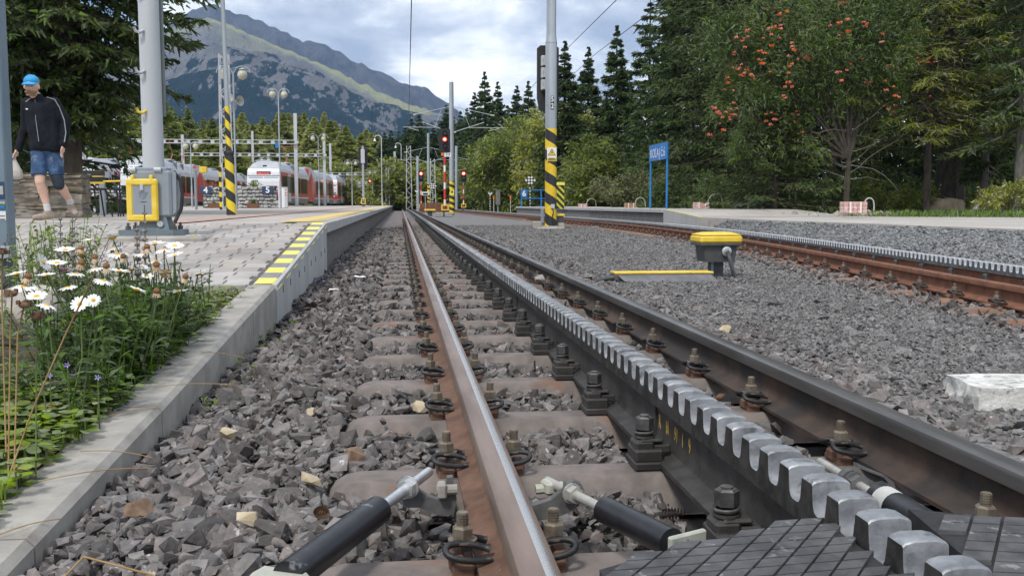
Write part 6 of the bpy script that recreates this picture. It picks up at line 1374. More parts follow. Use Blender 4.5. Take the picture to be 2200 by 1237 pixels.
def conifer(name, label, loc, m, h=18, r=3, z0=1, nb=150, K=8, J=5, leaf=.16, wid=.05, rb=.2, seed=1, group=None, bark='bark', **k):
    V, F, W, Lb = conifer_arrays(h, r, z0, nb, K, J, leaf, wid, seed=seed, **k); t = thing(name, label, 'tree', loc, group=group)
    trunk_mb(h, rb, W, Lb).build('trunk', M[bark], t, smooth='auto'); c = link('crown', npmesh('crown', V, F, m), t); return t
def broad(name, label, loc, m, lobes, n, leaf, wid, rb=.12, seed=1, group=None, cat='tree', stems=1, bark='bark_grey', h0=.0, fork=0):
    g = np.random.default_rng(seed); P = []; D = []; tot = sum(l[3]**2 for l in lobes); t = thing(name, label, cat, loc, group=group); b = MB()
    for (x, y, z, r) in lobes:
        k = int(n*r*r/tot); sub = max(4, int(k/38)); c = norm(g.normal(0, 1, (sub, 3)))*(r*g.uniform(.45, 1.0, (sub, 1)))*np.array([1, 1, .9]); idx = g.integers(0, sub, k)
        p = c[idx]+g.normal(0, r*.13, (k, 3)); P.append(p+np.array([x, y, z])); D.append(norm(p)*.6+g.normal(0, .8, (k, 3)))
        s = g.uniform(-.15, .15, 2)*(stems > 1)
        if fork: b.tube([(0, 0, -.2), (.02, 0, fork), (x*.3, y*.3, fork+(z-fork)*.42), (x*.75, y*.75, fork+(z-fork)*.8), (x, y, z+r*.5)], [rb*1.5, rb*1.2, rb*.6, rb*.35, rb*.1], 6)
        else: b.tube([(s[0]*3, s[1]*3, -.2), (s[0]*2+x*.25, s[1]*2+y*.25, z*.4), (x*.7, y*.7, z*.75), (x, y, z+r*.5)], [rb, rb*.7, rb*.42, rb*.12], 6)
        for q in c[:6]: b.tube([(x*.8, y*.8, z*.8), (x+q[0]*.6, y+q[1]*.6, z+q[2]*.6), (x+q[0], y+q[1], z+q[2])], [rb*.3, rb*.18, rb*.06], 4)
    P = np.concatenate(P); D = np.concatenate(D); k = P[:, 2] > h0; P, D = P[k], D[k]; nn = len(P)
    V, F = leaves(P, D, leaf*g.uniform(.6, 1.4, nn), wid*g.uniform(.6, 1.3, nn), .15, 1, up=g.normal(0, 1, (nn, 3)), prof=[.75, .6]); b.build('trunk', M[bark], t, smooth='auto'); link('crown', npmesh('crown', V, F, m), t); return t
def gx(px, Y): return float(atY(px, 440, Y)[0])
# left: big dark spruce behind the man
conifer('spruce_tree', 'large dark spruce overhanging the walking man and the stone wall', (gx(150, 19.5), 19.5, .33), M['spruce_near'], 17, 3.1, 1.75, 520, 12, 8, .135, .055, rb=.25, seed=11, droop=.34, tip=.12, power=.45, hang=.1, skirt=2.6)
conifer('spruce_tree', 'second dark spruce at the upper left corner behind the post', (gx(-40, 23), 23, .33), M['spruce_near'], 18, 3.6, .6, 280, 10, 6, .2, .085, rb=.25, seed=12, droop=.4, power=.6)
# right hand wood
RT = 'dark trees of the wood on the right'
conifer('spruce_tree', 'broad dark spruce left of the berry laden rowan', (gx(1580, 37), 37, -.1), M['spruce_near'], 20, 4.0, .8, 310, 12, 9, .17, .05, rb=.32, seed=21, droop=.4, tip=.18, power=.5, group=RT)
conifer('spruce_tree', 'dark spruce behind the rowan trunk', (gx(1790, 36), 36, -.1), M['spruce_near'], 19, 3.4, 1.2, 230, 11, 8, .17, .05, rb=.28, seed=22, droop=.38, power=.5, group=RT)
conifer('spruce_tree', 'spruce with very thick bare dark trunk near the right edge', (gx(2040, 33), 33, .15), M['spruce_near'], 22, 3.4, 4.6, 150, 11, 8, .17, .05, rb=.52, seed=23, droop=.45, power=.55, group=RT)
conifer('spruce_tree', 'thin trunked spruce right of the thick dark trunk', (gx(2112, 31), 31, .2), M['spruce_near'], 17, 2.3, 1.2, 130, 9, 6, .2, .055, rb=.13, seed=24, droop=.45, bark='bark_grey', group=RT, sparse=.5)
conifer('spruce_tree', 'grey trunked spruce at the right edge of the picture', (gx(2192, 27), 27, .2), M['spruce_near'], 17, 2.3, 2.2, 110, 9, 6, .2, .055, rb=.2, seed=25, droop=.45, bark='bark_grey', group=RT, sparse=.4)
conifer('young_spruce', 'bright young spruce with low spreading branches before the rowan', (gx(1665, 29.5), 29.5, .0), M['spruce_near'], 4.6, 2.2, .5, 80, 10, 7, .13, .036, rb=.07, seed=26, droop=.1, tip=.1, group=RT, power=.7)
conifer('larch_tree', 'yellow green larch reaching in from the upper right', (gx(1990, 29.5), 29.5, .1), M['larch'], 15, 3.4, 2.8, 150, 10, 7, .16, .04, rb=.10, seed=27, droop=.25, tip=.12, power=.4, group=RT)
FILL = [conifer('spruce_tree', 'dark spruce filling the depth of the wood on the right', (gx(1480, 48), 48, -.1), M['spruce'], 19, 3.6, .6, 190, 8, 5, .34, .11, rb=.25, seed=31, droop=.35, power=.55, group='spruces deep in the right hand wood')]
for px, Y, s, rz in ((1640, 50, 1.0, 1), (1730, 46, .95, 2), (1860, 47, 1.05, 3), (1950, 43, .9, 4), (2060, 50, 1.0, 5), (2150, 46, 1.1, .5), (2260, 44, 1.1, 2.2), (1560, 56, 1.1, 4.4), (2330, 36, 1.0, 3.3)): copy_tree(FILL[0], loc=(gx(px, Y), Y, -.1), rz=rz, scale=(s, s, s*random.uniform(.9, 1.1)))
# rowan with berries
Yo = 28.5; ro = broad('rowan_tree', 'rowan full of orange red berry clusters on grey stems', (gx(1818, Yo), Yo, .05), M['rowan'], [(-2.6, .2, 4.6, 1.5), (-1.6, -.3, 5.6, 1.6), (-.3, -.2, 5.2, 1.6), (.9, 0, 4.9, 1.4), (-.9, .3, 3.9, 1.2), (-3.5, 0, 3.7, 1.1), (-2.8, -.2, 6.2, 1.4), (.3, 0, 6.6, 1.6), (-2.2, .2, 3.1, .8), (-3.9, 0, 5.2, 1.1), (1.7, 0, 6.0, 1.2), (-1.6, .1, 2.3, .9), (.9, .2, 3.2, 1.0), (-3.2, .2, 2.4, .8)], 34000, .13, .045, rb=.07, seed=41, stems=1, bark='bark', fork=1.9)
b = MB(); g = random.Random(5)
for k in range(14): a = g.uniform(0, 6.28); rr = g.uniform(.02, .065); b.sphere((math.cos(a)*rr, math.sin(a)*rr, -g.uniform(0, .05)), .022, 5, 3)
bme = b.mesh('berry_cluster', M['berry'], True)
for i in range(46):
    lx, ly, lz, lr = random.choice([(-2.6, -.2, 4.9, 1.7), (-1.6, -.5, 5.4, 1.6), (-.3, -.4, 5.0, 1.6), (.9, -.2, 4.6, 1.4), (-.9, 0, 3.8, 1.3), (-3.5, -.2, 3.8, 1.1), (-2.9, -.4, 5.9, 1.4), (-2.9, -.3, 4.4, 1.2), (-3.6, -.2, 3.2, 1.0)])
    v = Vector((random.gauss(0, 1), -abs(random.gauss(0, 1)), random.gauss(0, 1))).normalized()*lr*random.uniform(.85, 1.1)
    for k in range(random.randint(1, 6)): o = link('berry_cluster', bme, ro, (lx+v.x+random.gauss(0, .13), ly+v.y+random.gauss(0, .08), lz+v.z+random.gauss(0, .15)), random.uniform(0, 6)); o.scale = (random.uniform(.5, 1.05),)*3
b = MB()      # bare grey twigs fanning out low
for k in range(13):
    a = random.uniform(-.6, 3.7); L_ = random.uniform(.8, 2.0); z = random.uniform(1.2, 2.9); d = Vector((math.cos(a), -abs(math.sin(a))*.6, random.uniform(-.12, .5))); p = Vector((0, 0, z)); pts = [tuple(p)]
    for j in range(5): d = (d+Vector((random.gauss(0, .16), random.gauss(0, .12), random.gauss(0, .16)))).normalized(); p = p+d*L_/5; pts.append(tuple(p))
    b.tube(pts, [.016, .012, .009, .007, .005, .003], 4)
b.build('bare_twigs', M['twig'], ro)
# shrubs and undergrowth on the right
def shrub(px, Y, w_, h_, m, label, n=2600, leaf=.11, seed=1, z=-.1, name='shrub', group=None):
    k = max(3, int(w_*1.6)); g = random.Random(seed); lobes = [((i/(k-1)-.5)*w_*.8, g.uniform(-.4, .4), h_*g.uniform(.35, .62), min(w_/k*1.15, h_*.5)*g.uniform(.85, 1.2)) for i in range(k)]
    return broad(name, label, (gx(px, Y), Y, z), m, lobes, n, leaf, leaf*.5, rb=.03, seed=seed, cat='shrub', stems=3, group=group)
shrub(1360, 46, 3.6, 3.0, M['bush_grey'], 'pale grey green willow bush left of the blue sign', 7000, .13, 51)
shrub(1480, 40, 3.4, 2.0, M['rowan'], 'leafy dark shrub right of the blue sign', 6000, .13, 52); shrub(1585, 33, 2.4, 1.7, M['rowan'], 'low leafy shrub behind the brick pack at the platform ramp', 4500, .11, 53)
shrub(1700, 34, 3.0, 1.0, M['decid'], 'low undergrowth left of the rowan trunk', 3500, .11, 54); shrub(1900, 31.5, 3.5, 1.5, M['decid'], 'undergrowth right of the rowan trunk', 4500, .11, 55); shrub(1990, 34, 3.0, 2.2, M['rowan'], 'taller dark shrub left of the thick dark trunk', 4200, .12, 58); shrub(1740, 31, 3.2, 1.9, M['rowan'], 'leafy thicket around the rowan trunk', 4600, .11, 59); shrub(2110, 36, 4.0, 1.8, M['decid_y'], 'bright undergrowth beyond the thick dark trunk', 5500, .11, 56); shrub(2180, 25.5, 2.4, 1.0, M['decid_y'], 'leafy green shrub at the right edge above the grass', 4200, .08, 57, z=.15)
tag(rough_block('boulder', (gx(1645, 32), 32, .1), (2.3, 1.2, 1.1), mat('dark_boulder', (.10, .09, .078), (.17, .155, .135), 3, .95, bump=.7, bscale=12), 4, .14, lump=.7), 'large dark mossy boulder under the shrubs behind the path', 'boulder')
tag(rough_block('boulder', (gx(2118, 27), 27, .38), (.62, .5, .45), mat('pale_boulder', (.34, .33, .30), (.46, .45, .42), 4, .9, bump=.5, bscale=20), 6, .12, lump=.75), 'pale rounded boulder in the grass at the right', 'boulder')
tag(rough_block('boulder', (gx(2030, 31), 31, .35), (1.2, .8, .7), mat('brown_boulder', (.20, .16, .11), (.30, .25, .18), 3, .95, bump=.7, bscale=14), 9, .14, lump=.6), 'brown mossy boulder at the foot of the thick dark trunk', 'boulder')
# grassy edge with rubble
sl = MB(); v = []; xs_ = np.linspace(9, 60, 40); ys_ = np.linspace(23, 60, 24)
for y in ys_:
    for x in xs_: d = max(0, (y-23)+(x-16)*.45); v.append((x, y, -.33+min(1, max(0, (x-12.8)/5))*(min(.9, max(-.3, -.02+.03*d))+.33+.06*math.sin(x*1.3)*math.sin(y*1.1)) if d > 0 else -.33))
sl.add(v, [(j*40+i, j*40+i+1, (j+1)*40+i+1, (j+1)*40+i) for j in range(23) for i in range(39)]); struct(sl.build('wood_floor', mat('forest_floor', (.05, .04, .028), (.10, .085, .055), 1.5, .95, bump=.8, bscale=10, c3=(.07, .10, .03), s3=1.2, t3=.55), smooth=True))
gv_ = MB(); gv_.prism([(11.9, 27.9), (16.6, 24.4), (26, 19.3), (34, 14.4), (36, 18), (28, 23), (18, 27.5), (13, 30)], (0, 0, -.4), (0, 0, .176), ((1, 0, 0), (0, 1, 0))); struct(gv_.build('gravel_verge', M['gravel_bank']))
def grass(n, pts, h, m, label, name='grass'):
    P = []
    for x0, y0, x1, y1, wd in pts: t = rng.uniform(0, 1, n); P.append(np.stack([x0+(x1-x0)*t+rng.normal(0, wd, n), y0+(y1-y0)*t+rng.normal(0, wd*.6, n), np.full(n, .14)], 1))
    P = np.concatenate(P); nn = len(P); V, F = leaves(P, rdir(nn, .8, 1.5), h*rng.uniform(.5, 1.3, nn), .03, .3, 2); return tag(link(name, npmesh(name, V, F, m)), label, 'grass', kind='stuff')
grass(2600, [(gx(1930, 26), 26, gx(2260, 24), 24, .8), (gx(2080, 26.5), 26.5, gx(2260, 25), 25.5, .8)], .32, fol('verge_grass', (.09, .16, .025), (.16, .24, .045), .3, 1.5), 'bright green grass on the verge beyond the path')
# rubble stones along the wood edge
V, F = scatter(np.stack([rng.uniform(gx(1600, 29), gx(2060, 27), 260), rng.uniform(26.5, 29.5, 260), rng.uniform(.14, .24, 260)], 1), rng.uniform(.04, .16, 260), TPL); tag(link('rubble', npmesh('rubble', V, F, mat('rubble', (.28, .24, .2), (.42, .38, .33), 3, .9, var=.3))), 'pale rubble and broken stones along the edge of the wood', 'rubble', kind='stuff')

# middle distance, right of the tracks
DG = 'broad leaved trees right of the signals'
D1 = broad('alder_tree', 'yellowish broad leaved tree behind the tall striped mast', (gx(1205, 70), 70, -.2), M['decid_y'], [(0, 0, 6.2, 2.3), (-1.6, 0, 5.0, 1.9), (1.7, 0, 5.2, 1.9), (.3, 0, 3.4, 2.0), (-1.9, 0, 2.8, 1.7), (2.0, 0, 3.0, 1.7), (0, 0, 1.4, 1.8)], 15000, .24, .13, rb=.12, seed=61, stems=3, group=DG)
D2 = broad('alder_tree', 'rounded green tree left of the striped mast above the grey cabinet', (gx(1105, 84), 84, -.2), M['decid'], [(0, 0, 6.0, 2.4), (-1.9, 0, 4.6, 2.2), (1.9, 0, 4.8, 2.2), (.2, 0, 3.2, 2.2), (-2.4, 0, 2.4, 2.0), (2.4, 0, 2.4, 2.0), (0, 0, 1.3, 2.0)], 15000, .27, .15, rb=.12, seed=62, stems=3, group=DG)
copy_tree(D2, loc=(gx(1048, 92), 92, -.2), rz=2, scale=(.9, .9, .85), label='lower green tree just right of the right red signal'); copy_tree(D1, loc=(gx(1150, 88), 88, -.2), rz=1.4, scale=(1, 1, 1.05), label='yellowish tree left of the tall striped mast'); copy_tree(D2, loc=(gx(1275, 62), 62, -.2), rz=4, scale=(.8, .8, .62), label='green bushy tree behind the far platform left of the willow bush')
copy_tree(D1, loc=(gx(1235, 78), 78, -.2), rz=3.4, scale=(.9, .9, .95), label='yellow green tree right of the tall striped mast')
SG = 'tall spruces beyond the far platform'
S1 = conifer('spruce_tree', 'tallest open branched spruce rising over the blue sign', (gx(1392, 62), 62, -.2), M['spruce'], 14.2, 3.3, 1.0, 130, 9, 5, .28, .085, rb=.16, seed=71, droop=.30, tip=.12, power=.95, tiers=20, group=SG)
S2 = conifer('spruce_tree', 'narrow spruce left of the tallest one', (gx(1322, 68), 68, -.2), M['spruce'], 13.4, 3.3, .6, 190, 9, 5, .28, .09, rb=.16, seed=72, droop=.3, power=1.05, tiers=26, group=SG)
for px, Y, top, lab in ((1262, 72, 95, 'bushy topped spruce right of the tall striped mast'), (1212, 66, 82, 'slim spruce partly behind the tall striped mast'), (1445, 58, -40, 'dense spruce at the left end of the right hand wood'), (1350, 74, 150, 'shorter spruce between the narrow and the tallest spruce'), (1300, 80, 200, 'low spruce behind the willow bush')):
    z = float(atY(px, top, Y)[2]); copy_tree(S2, loc=(gx(px, Y), Y, -.2), rz=px, scale=(1.0, 1.0, z/13.4), label=lab)
for px, Y, top, lab in ((1042, 105, 150, 'twin topped spruce behind the right red signal'), (1070, 110, 172, 'spruce right of the twin topped one'), (1020, 112, 195, 'spruce just right of the catenary mast'), (1110, 100, 180, 'thin spruce between the rounded tree and the signal mast'), (1135, 104, 170, 'thin spruce next to the black signal head')):
    z = float(atY(px, top, Y)[2]); copy_tree(S2, loc=(gx(px, Y), Y, -.2), rz=px*.7, scale=(1.1, 1.1, z/13.4), label=lab)
# far rows of trees
F1 = conifer('spruce_tree', 'far dark spruce in the row beyond the vanishing tracks', (gx(960, 150), 150, -.2), M['spruce'], 16, 4.6, .4, 150, 8, 4, .5, .2, rb=.2, seed=81, droop=.3, power=1.1, tiers=24, group='far dark spruces')
for i, px in enumerate((828, 842, 858, 872, 886, 902, 915, 932, 946, 975, 990, 1004, 1030, 1060, 1090)):
    Y = 150+random.uniform(-20, 30); top = np.interp(px, [828, 870, 900, 960, 1000, 1090], [292, 262, 252, 258, 238, 215])+random.uniform(-14, 16); z = float(atY(px, top, Y)[2]); copy_tree(F1, loc=(gx(px, Y), Y, -.2), rz=i*1.7, scale=(1, 1, z/16))
F2 = conifer('larch_tree', 'far sunny yellow green conifer in the row behind the trains', (gx(700, 185), 185, -.2), M['spruce_lit'], 18, 4.6, .4, 210, 8, 5, .7, .30, rb=.2, seed=82, droop=.15, power=1.0, tiers=24, group='far yellow green conifers')
for i, px in enumerate(range(470, 830, 11)):
    Y = 185+random.uniform(-25, 35); top = np.interp(px, [470, 520, 560, 640, 700, 760, 830], [285, 255, 262, 250, 272, 290, 300])+random.uniform(-20, 16); z = float(atY(px, top, Y)[2]); s = random.uniform(1.1, 1.5); copy_tree(F2, loc=(gx(px, Y), Y, -.2), rz=i*1.3, scale=(s, s, z/18))
F3 = conifer('spruce_tree', 'far mid green conifer in the row behind the leftmost trains', (gx(330, 130), 130, -.2), fol('spruce_mid', (.20, .245, .048), (.32, .365, .09), .35, .2, .4), 16, 4.0, .4, 150, 7, 4, .52, .2, rb=.2, seed=83, droop=.2, power=1.0, tiers=24, group='far mid green conifers')
for i, px in enumerate(range(120, 500, 17)):
    Y = 130+random.uniform(-15, 30); top = np.interp(px, [120, 200, 300, 400, 500], [235, 215, 205, 225, 275])+random.uniform(-18, 34); z = float(atY(px, top, Y)[2]); s = random.uniform(1.05, 1.4); copy_tree(F3, loc=(gx(px, Y), Y, -.2), rz=i*1.9, scale=(s, s, z/16))
F4 = broad('birch_tree', 'far leafy tree in the hedge behind trains and masts', (gx(500, 118), 118, -.2), fol('far_leaves', (.21, .245, .045), (.33, .365, .085), .4, .2, .4), [(0, 0, 5.2, 2.6), (-2, 0, 3.6, 2.4), (2, 0, 3.8, 2.4), (0, 0, 2.2, 2.6), (-3, 0, 1.8, 2), (3, 0, 1.8, 2)], 6500, .46, .28, rb=.15, seed=84, stems=3, group='far leafy trees behind the trains')
for i, px in enumerate(list(range(100, 830, 38))+[845, 868, 892, 915, 940, 960, 1010]):
    Y = 132+random.uniform(-12, 26)-(18 if px > 840 else 0); s = random.uniform(.8, 1.25); copy_tree(F4, loc=(gx(px, Y), Y, -.2), rz=i*2.1, scale=(s, s, s*random.uniform(.65, 1.0)))

# ------------------------------------------------------------------ mountains
def mountain(name, crest, Yc, Yb, amp, jag, m, label, seed, nx=260, ny=70, prof=1.0, x0=-600, x1=1450):
    from mathutils import noise as mn
    cx_ = [p[0] for p in crest]; cy_ = [p[1] for p in crest]; xs = np.linspace(x0, x1, nx); V = []; A_ = []
    for j in range(ny+1):
        t = j/ny
        for x in xs:
            c = atY(x, np.interp(x, cx_, cy_), Yc); bse = atY(x, 440, Yb); z = c[2]*(1-t)**prof; X = c[0]+(bse[0]-c[0])*t; Yy = Yc+(Yb-Yc)*t
            k = min(1, t*5)*(1-t)**.4; q = Vector((X*.0022, Yy*.0022, seed)); n_ = mn.fractal(q, 1.0, 2.1, 6)*amp*k+mn.ridged_multi_fractal(q*2.2, 1.0, 2.0, 5, 1.0, 2.0)*amp*.22*k
            z += n_+(jag*(mn.fractal(Vector((x*.05, seed*3, 0)), 1, 2, 5))*(1-t)**6); V.append((X, Yy, max(z, -2 if t > .97 else 0))); A_.append(t)
    F = [(j*nx+i, j*nx+i+1, (j+1)*nx+i+1, (j+1)*nx+i) for j in range(ny) for i in range(nx-1)]
    n0 = len(V)       # back slope, so the mountain is a body
    for i, x in enumerate(xs): c = V[i]; V.append((c[0]*1.1, c[1]+500, 0))
    F += [(i+1, i, n0+i, n0+i+1) for i in range(nx-1)]
    me = bpy.data.meshes.new(name); me.from_pydata(V, [], F); at = me.attributes.new('down', 'FLOAT', 'POINT'); at.data.foreach_set('value', A_+[.5]*nx); me.polygons.foreach_set('use_smooth', [True]*len(F)); me.materials.append(m); me.update()
    return tag(link(name, me), label, 'mountain', kind='structure')
def mountain_mat(name, scree, scree2, pine, sunlit_c, pine_lo, sunlit_band):
    m = bpy.data.materials.new(name); m.use_nodes = True; nt = m.node_tree; N = nt.nodes; L = nt.links; b = N['Principled BSDF']; b.inputs['Roughness'].default_value = .95; b.inputs['Specular IOR Level'].default_value = .1
    g = N.new('ShaderNodeNewGeometry'); at = N.new('ShaderNodeAttribute'); at.attribute_name = 'down'
    def nz(scale, detail, st=(1, 1, 1), rough=.6):
        mp = N.new('ShaderNodeMapping'); mp.inputs['Scale'].default_value = st; L.new(g.outputs['Position'], mp.inputs[0]); n = N.new('ShaderNodeTexNoise'); n.inputs['Scale'].default_value = scale; n.inputs['Detail'].default_value = detail; n.inputs['Roughness'].default_value = rough; L.new(mp.outputs[0], n.inputs['Vector']); return n.outputs[0]
    def ma(op, a, c):
        n = N.new('ShaderNodeMath'); n.operation = op
        for i, v in enumerate((a, c)):
            if isinstance(v, (int, float)): n.inputs[i].default_value = v
            else: L.new(v, n.inputs[i])
        return n.outputs[0]
    def rng_(x, lo, hi):
        n = N.new('ShaderNodeMapRange'); n.inputs[1].default_value = lo; n.inputs[2].default_value = hi; L.new(x, n.inputs[0]); return n.outputs[0]
    def mix(f, a, c):
        n = N.new('ShaderNodeMix'); n.data_type = 'RGBA'; L.new(f, n.inputs[0])
        for i, v in ((6, a), (7, c)):
            if isinstance(v, tuple): n.inputs[i].default_value = (*v, 1)
            else: L.new(v, n.inputs[i])
        return n.outputs[2]
    d = at.outputs['Fac']; c = mix(rng_(nz(.02, 8, (1, .5, .5)), .35, .65), scree, scree2)
    p = ma('ADD', nz(.030, 12, (1, .25, .5), .72), ma('MULTIPLY', d, .40)); c = mix(rng_(p, pine_lo, pine_lo+.02), c, pine)
    if sunlit_band:
        q = ma('SUBTRACT', ma('ADD', nz(.0038, 9), .0), ma('MULTIPLY', d, 2.3)); c = mix(rng_(q, sunlit_band, sunlit_band+.16), c, sunlit_c)  # pale band below the crest: sunlight put into the slope colour
    L.new(c, b.inputs['Base Color']); bn = N.new('ShaderNodeBump'); bn.inputs['Strength'].default_value = 1; bn.inputs['Distance'].default_value = 40; L.new(nz(.022, 11, (1, .4, .6), .68), bn.inputs['Height']); L.new(bn.outputs[0], b.inputs['Normal']); return m
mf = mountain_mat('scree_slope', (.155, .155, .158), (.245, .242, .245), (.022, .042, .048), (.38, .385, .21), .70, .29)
mb_ = mountain_mat('rocky_ridge', (.085, .085, .095), (.15, .148, .155), (.05, .062, .05), (.2, .2, .1), .80, 0)
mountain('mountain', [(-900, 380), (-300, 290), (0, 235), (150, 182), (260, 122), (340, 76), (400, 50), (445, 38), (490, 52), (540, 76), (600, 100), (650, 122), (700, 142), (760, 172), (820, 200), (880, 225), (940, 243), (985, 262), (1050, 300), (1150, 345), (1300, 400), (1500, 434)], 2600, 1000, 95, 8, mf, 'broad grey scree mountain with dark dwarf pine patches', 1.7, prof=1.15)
mountain('mountain', [(-900, 330), (0, 240), (250, 120), (380, 45), (440, 12), (475, 14), (510, 32), (560, 48), (600, 64), (630, 80), (670, 92), (705, 102), (740, 116), (760, 132), (800, 146), (830, 160), (858, 176), (890, 187), (915, 190), (940, 205), (965, 224), (985, 240), (1030, 272), (1100, 330), (1200, 395), (1500, 436)], 3400, 2640, 90, 13, mb_, 'darker jagged ridge rising behind the scree mountain', 5.1)
# wooded foot of the mountain
nz_ = 1500; 
# ------------------------------------------------------------------ air
hb = MB().box((0, 2000, 389), (7800, 4800, 782)); hz_ = bpy.data.materials.new('haze'); hz_.use_nodes = True; nt = hz_.node_tree; nt.nodes.clear(); oo = nt.nodes.new('ShaderNodeOutputMaterial'); pv = nt.nodes.new('ShaderNodeVolumePrincipled'); pv.inputs['Color'].default_value = (.30, .56, 1, 1); pv.inputs['Density'].default_value = 1.0e-4; pv.inputs['Anisotropy'].default_value = .2; nt.links.new(pv.outputs[0], oo.inputs['Volume'])
h_ = hb.build('haze', hz_); h_['kind'] = 'stuff'; tag(h_, 'thin bluish summer haze over the whole valley', 'haze')

# ------------------------------------------------------------------ the walking man
M['skin'] = mat('skin', (.60, .37, .28), (.66, .43, .33), 12, .5, spec=.4); M['jacket'] = mat('navy_jacket', (.007, .009, .014), (.012, .015, .022), 8, .85, spec=.2, bump=1, bscale=14); M['denim'] = mat('denim', (.02, .05, .12), (.05, .11, .22), 7, .85, bump=.8, bscale=20, c3=(.26, .32, .36), s3=5, t3=.56, w3=.14)
M['cap_blue'] = mat('cap_blue', (.03, .30, .62), (.05, .36, .68), 8, .7); M['beard'] = mat('beard', (.26, .15, .09), (.34, .21, .13), 30, .9); M['shoe'] = mat('shoe', (.30, .24, .19), (.40, .33, .27), 14, .8); M['sock'] = mat('sock', (.55, .54, .52), (.62, .61, .6), 20, .9); M['sleeve'] = mat('knee_sleeve', (.014, .022, .035), (.02, .03, .045), 10, .7); M['stripe'] = mat('grey_stripe', (.24, .25, .265), (.30, .31, .325), 10, .7); M['bag'] = mat('plastic_bag', (.62, .58, .52), (.72, .69, .64), 6, .35, trans=.35, bump=.5, bscale=12)
mt = thing('person', 'man in blue cap, dark zip jacket and denim shorts walking with a bag', 'person', (float(atY(97, 470, 13.0)[0]), 13.0, .337), R_(0))
def P_(cx_, cy_, y): return Vector(((cx_-310)/621, y, (1190-cy_)/621))
J_ = dict(head=P_(265, 140, -.06), neck=P_(287, 222, .0), shL=P_(205, 268, .02), shR=P_(415, 262, .02), elL=P_(178, 440, .06), wrL=P_(135, 632, -.02), elR=P_(492, 410, .05), wrR=P_(485, 598, -.04), pel=P_(345, 600, .0), hiL=P_(295, 660, -.01), hiR=P_(400, 660, .02), knL=P_(312, 895, -.14), anL=P_(355, 1110, -.10), knR=P_(425, 895, -.02), anR=P_(468, 1050, .22))
def cap_(b, p, q, r0, r1, n=12): b.cyl(p, q, r0, r1, n); b.sphere(p, r0, n, 8); b.sphere(q, r1, n, 8)
REM = []
def remesh_later(b, name, m, vox, parent, smooth=6):
    me = b.mesh(name+'_src', m); o = bpy.data.objects.new(name+'_src', me); col.objects.link(o)
    r = o.modifiers.new('r', 'REMESH'); r.mode = 'VOXEL'; r.voxel_size = vox; s = o.modifiers.new('s', 'SMOOTH'); s.iterations = smooth; s.factor = .5; REM.append((o, name, m, parent))
def finish_remesh():
    dg = bpy.context.evaluated_depsgraph_get(); res = []
    for o, name, m, parent in REM:
        me = bpy.data.meshes.new_from_object(o.evaluated_get(dg)); me.name = name; me.materials.clear(); me.materials.append(m); me.polygons.foreach_set('use_smooth', [True]*len(me.polygons)); res.append((name, me, parent))
    for o, *_ in REM: bpy.data.objects.remove(o)
    REM.clear(); return [link(n, me, p) for n, me, p in res]
H = J_['head']; ft = Vector((.0, -1.0, 0)).normalized(); sd_ = Vector((-ft.y, ft.x, 0))     # face direction, slightly to the left of the viewer
b = MB(); b.sphere(H+Vector((0, 0, .02)), .093, 16, 12, sc=(.92, 1.05, 1.15)); b.sphere(H+ft*.03-Vector((0, 0, .065)), .062, 14, 10, sc=(1, 1, .95)); cap_(b, J_['neck']-Vector((0, 0, .03)), H-Vector((0, 0, .04)), .062, .058)
b.sphere(H+ft*.103-Vector((0, 0, .012)), .017, 8, 6, sc=(1, 1, 1.5)); [b.sphere(H+sd_*s*.088-Vector((0, 0, .01)), .026, 8, 6, sc=(.5, .8, 1.2)) for s in (-1, 1)]; [b.sphere(H+ft*.085+sd_*s*.034+Vector((0, 0, -.025)), .024, 8, 6) for s in (-1, 1)]; b.sphere(H+ft*.082+Vector((0, 0, .038)), .04, 8, 6, sc=(1.2, .6, .5))
cap_(b, P_(300, 330, .03), J_['pel'], .14, .135); cap_(b, J_['neck'], P_(300, 330, .03), .07, .15)
for s in 'LR':
    cap_(b, J_['sh'+s], J_['el'+s], .055, .042); cap_(b, J_['el'+s], J_['wr'+s], .042, .029); cap_(b, J_['neck']-Vector((0, 0, .06)), J_['sh'+s], .06, .058)
    cap_(b, J_['hi'+s], J_['kn'+s], .088, .058); cap_(b, J_['kn'+s], J_['kn'+s].lerp(J_['an'+s], .35)+Vector((0, .02, 0)), .055, .060); cap_(b, J_['kn'+s].lerp(J_['an'+s], .35)+Vector((0, .02, 0)), J_['an'+s], .056, .036)
def hand(b, w, d, side, curl):
    d = d.normalized(); u = Vector((0, -1, 0)); sx = d.cross(u).normalized(); pc = w+d*.055; b.box(pc, (.03, .078, .085), bev=.012); cap_(b, w, pc, .027, .026, 8)
    for k, (o, L_) in enumerate(((-.030, .070), (-.010, .080), (.010, .076), (.030, .060))):
        p = w+d*.095+Vector((0, o, 0)); q = p+d*L_*.5; r_ = q+(d*(1-curl)+sx*side*curl).normalized()*L_*.5; cap_(b, p-d*.02, q, .0105, .0095, 7); cap_(b, q, r_, .0095, .008, 7)
    p = w+d*.035+Vector((0, -.036, 0)); q = p+(d+Vector((0, -.8, 0))).normalized()*.04; cap_(b, p, q, .012, .0105, 7); cap_(b, q, q+d*.032, .0105, .009, 7)
hand(b, J_['wrR'], (P_(468, 690, -.08)-J_['wrR']), -1, .35); hand(b, J_['wrL'], (P_(112, 690, -.06)-J_['wrL']), 1, .8)
remesh_later(b, 'body', M['skin'], .0085, mt, 4)
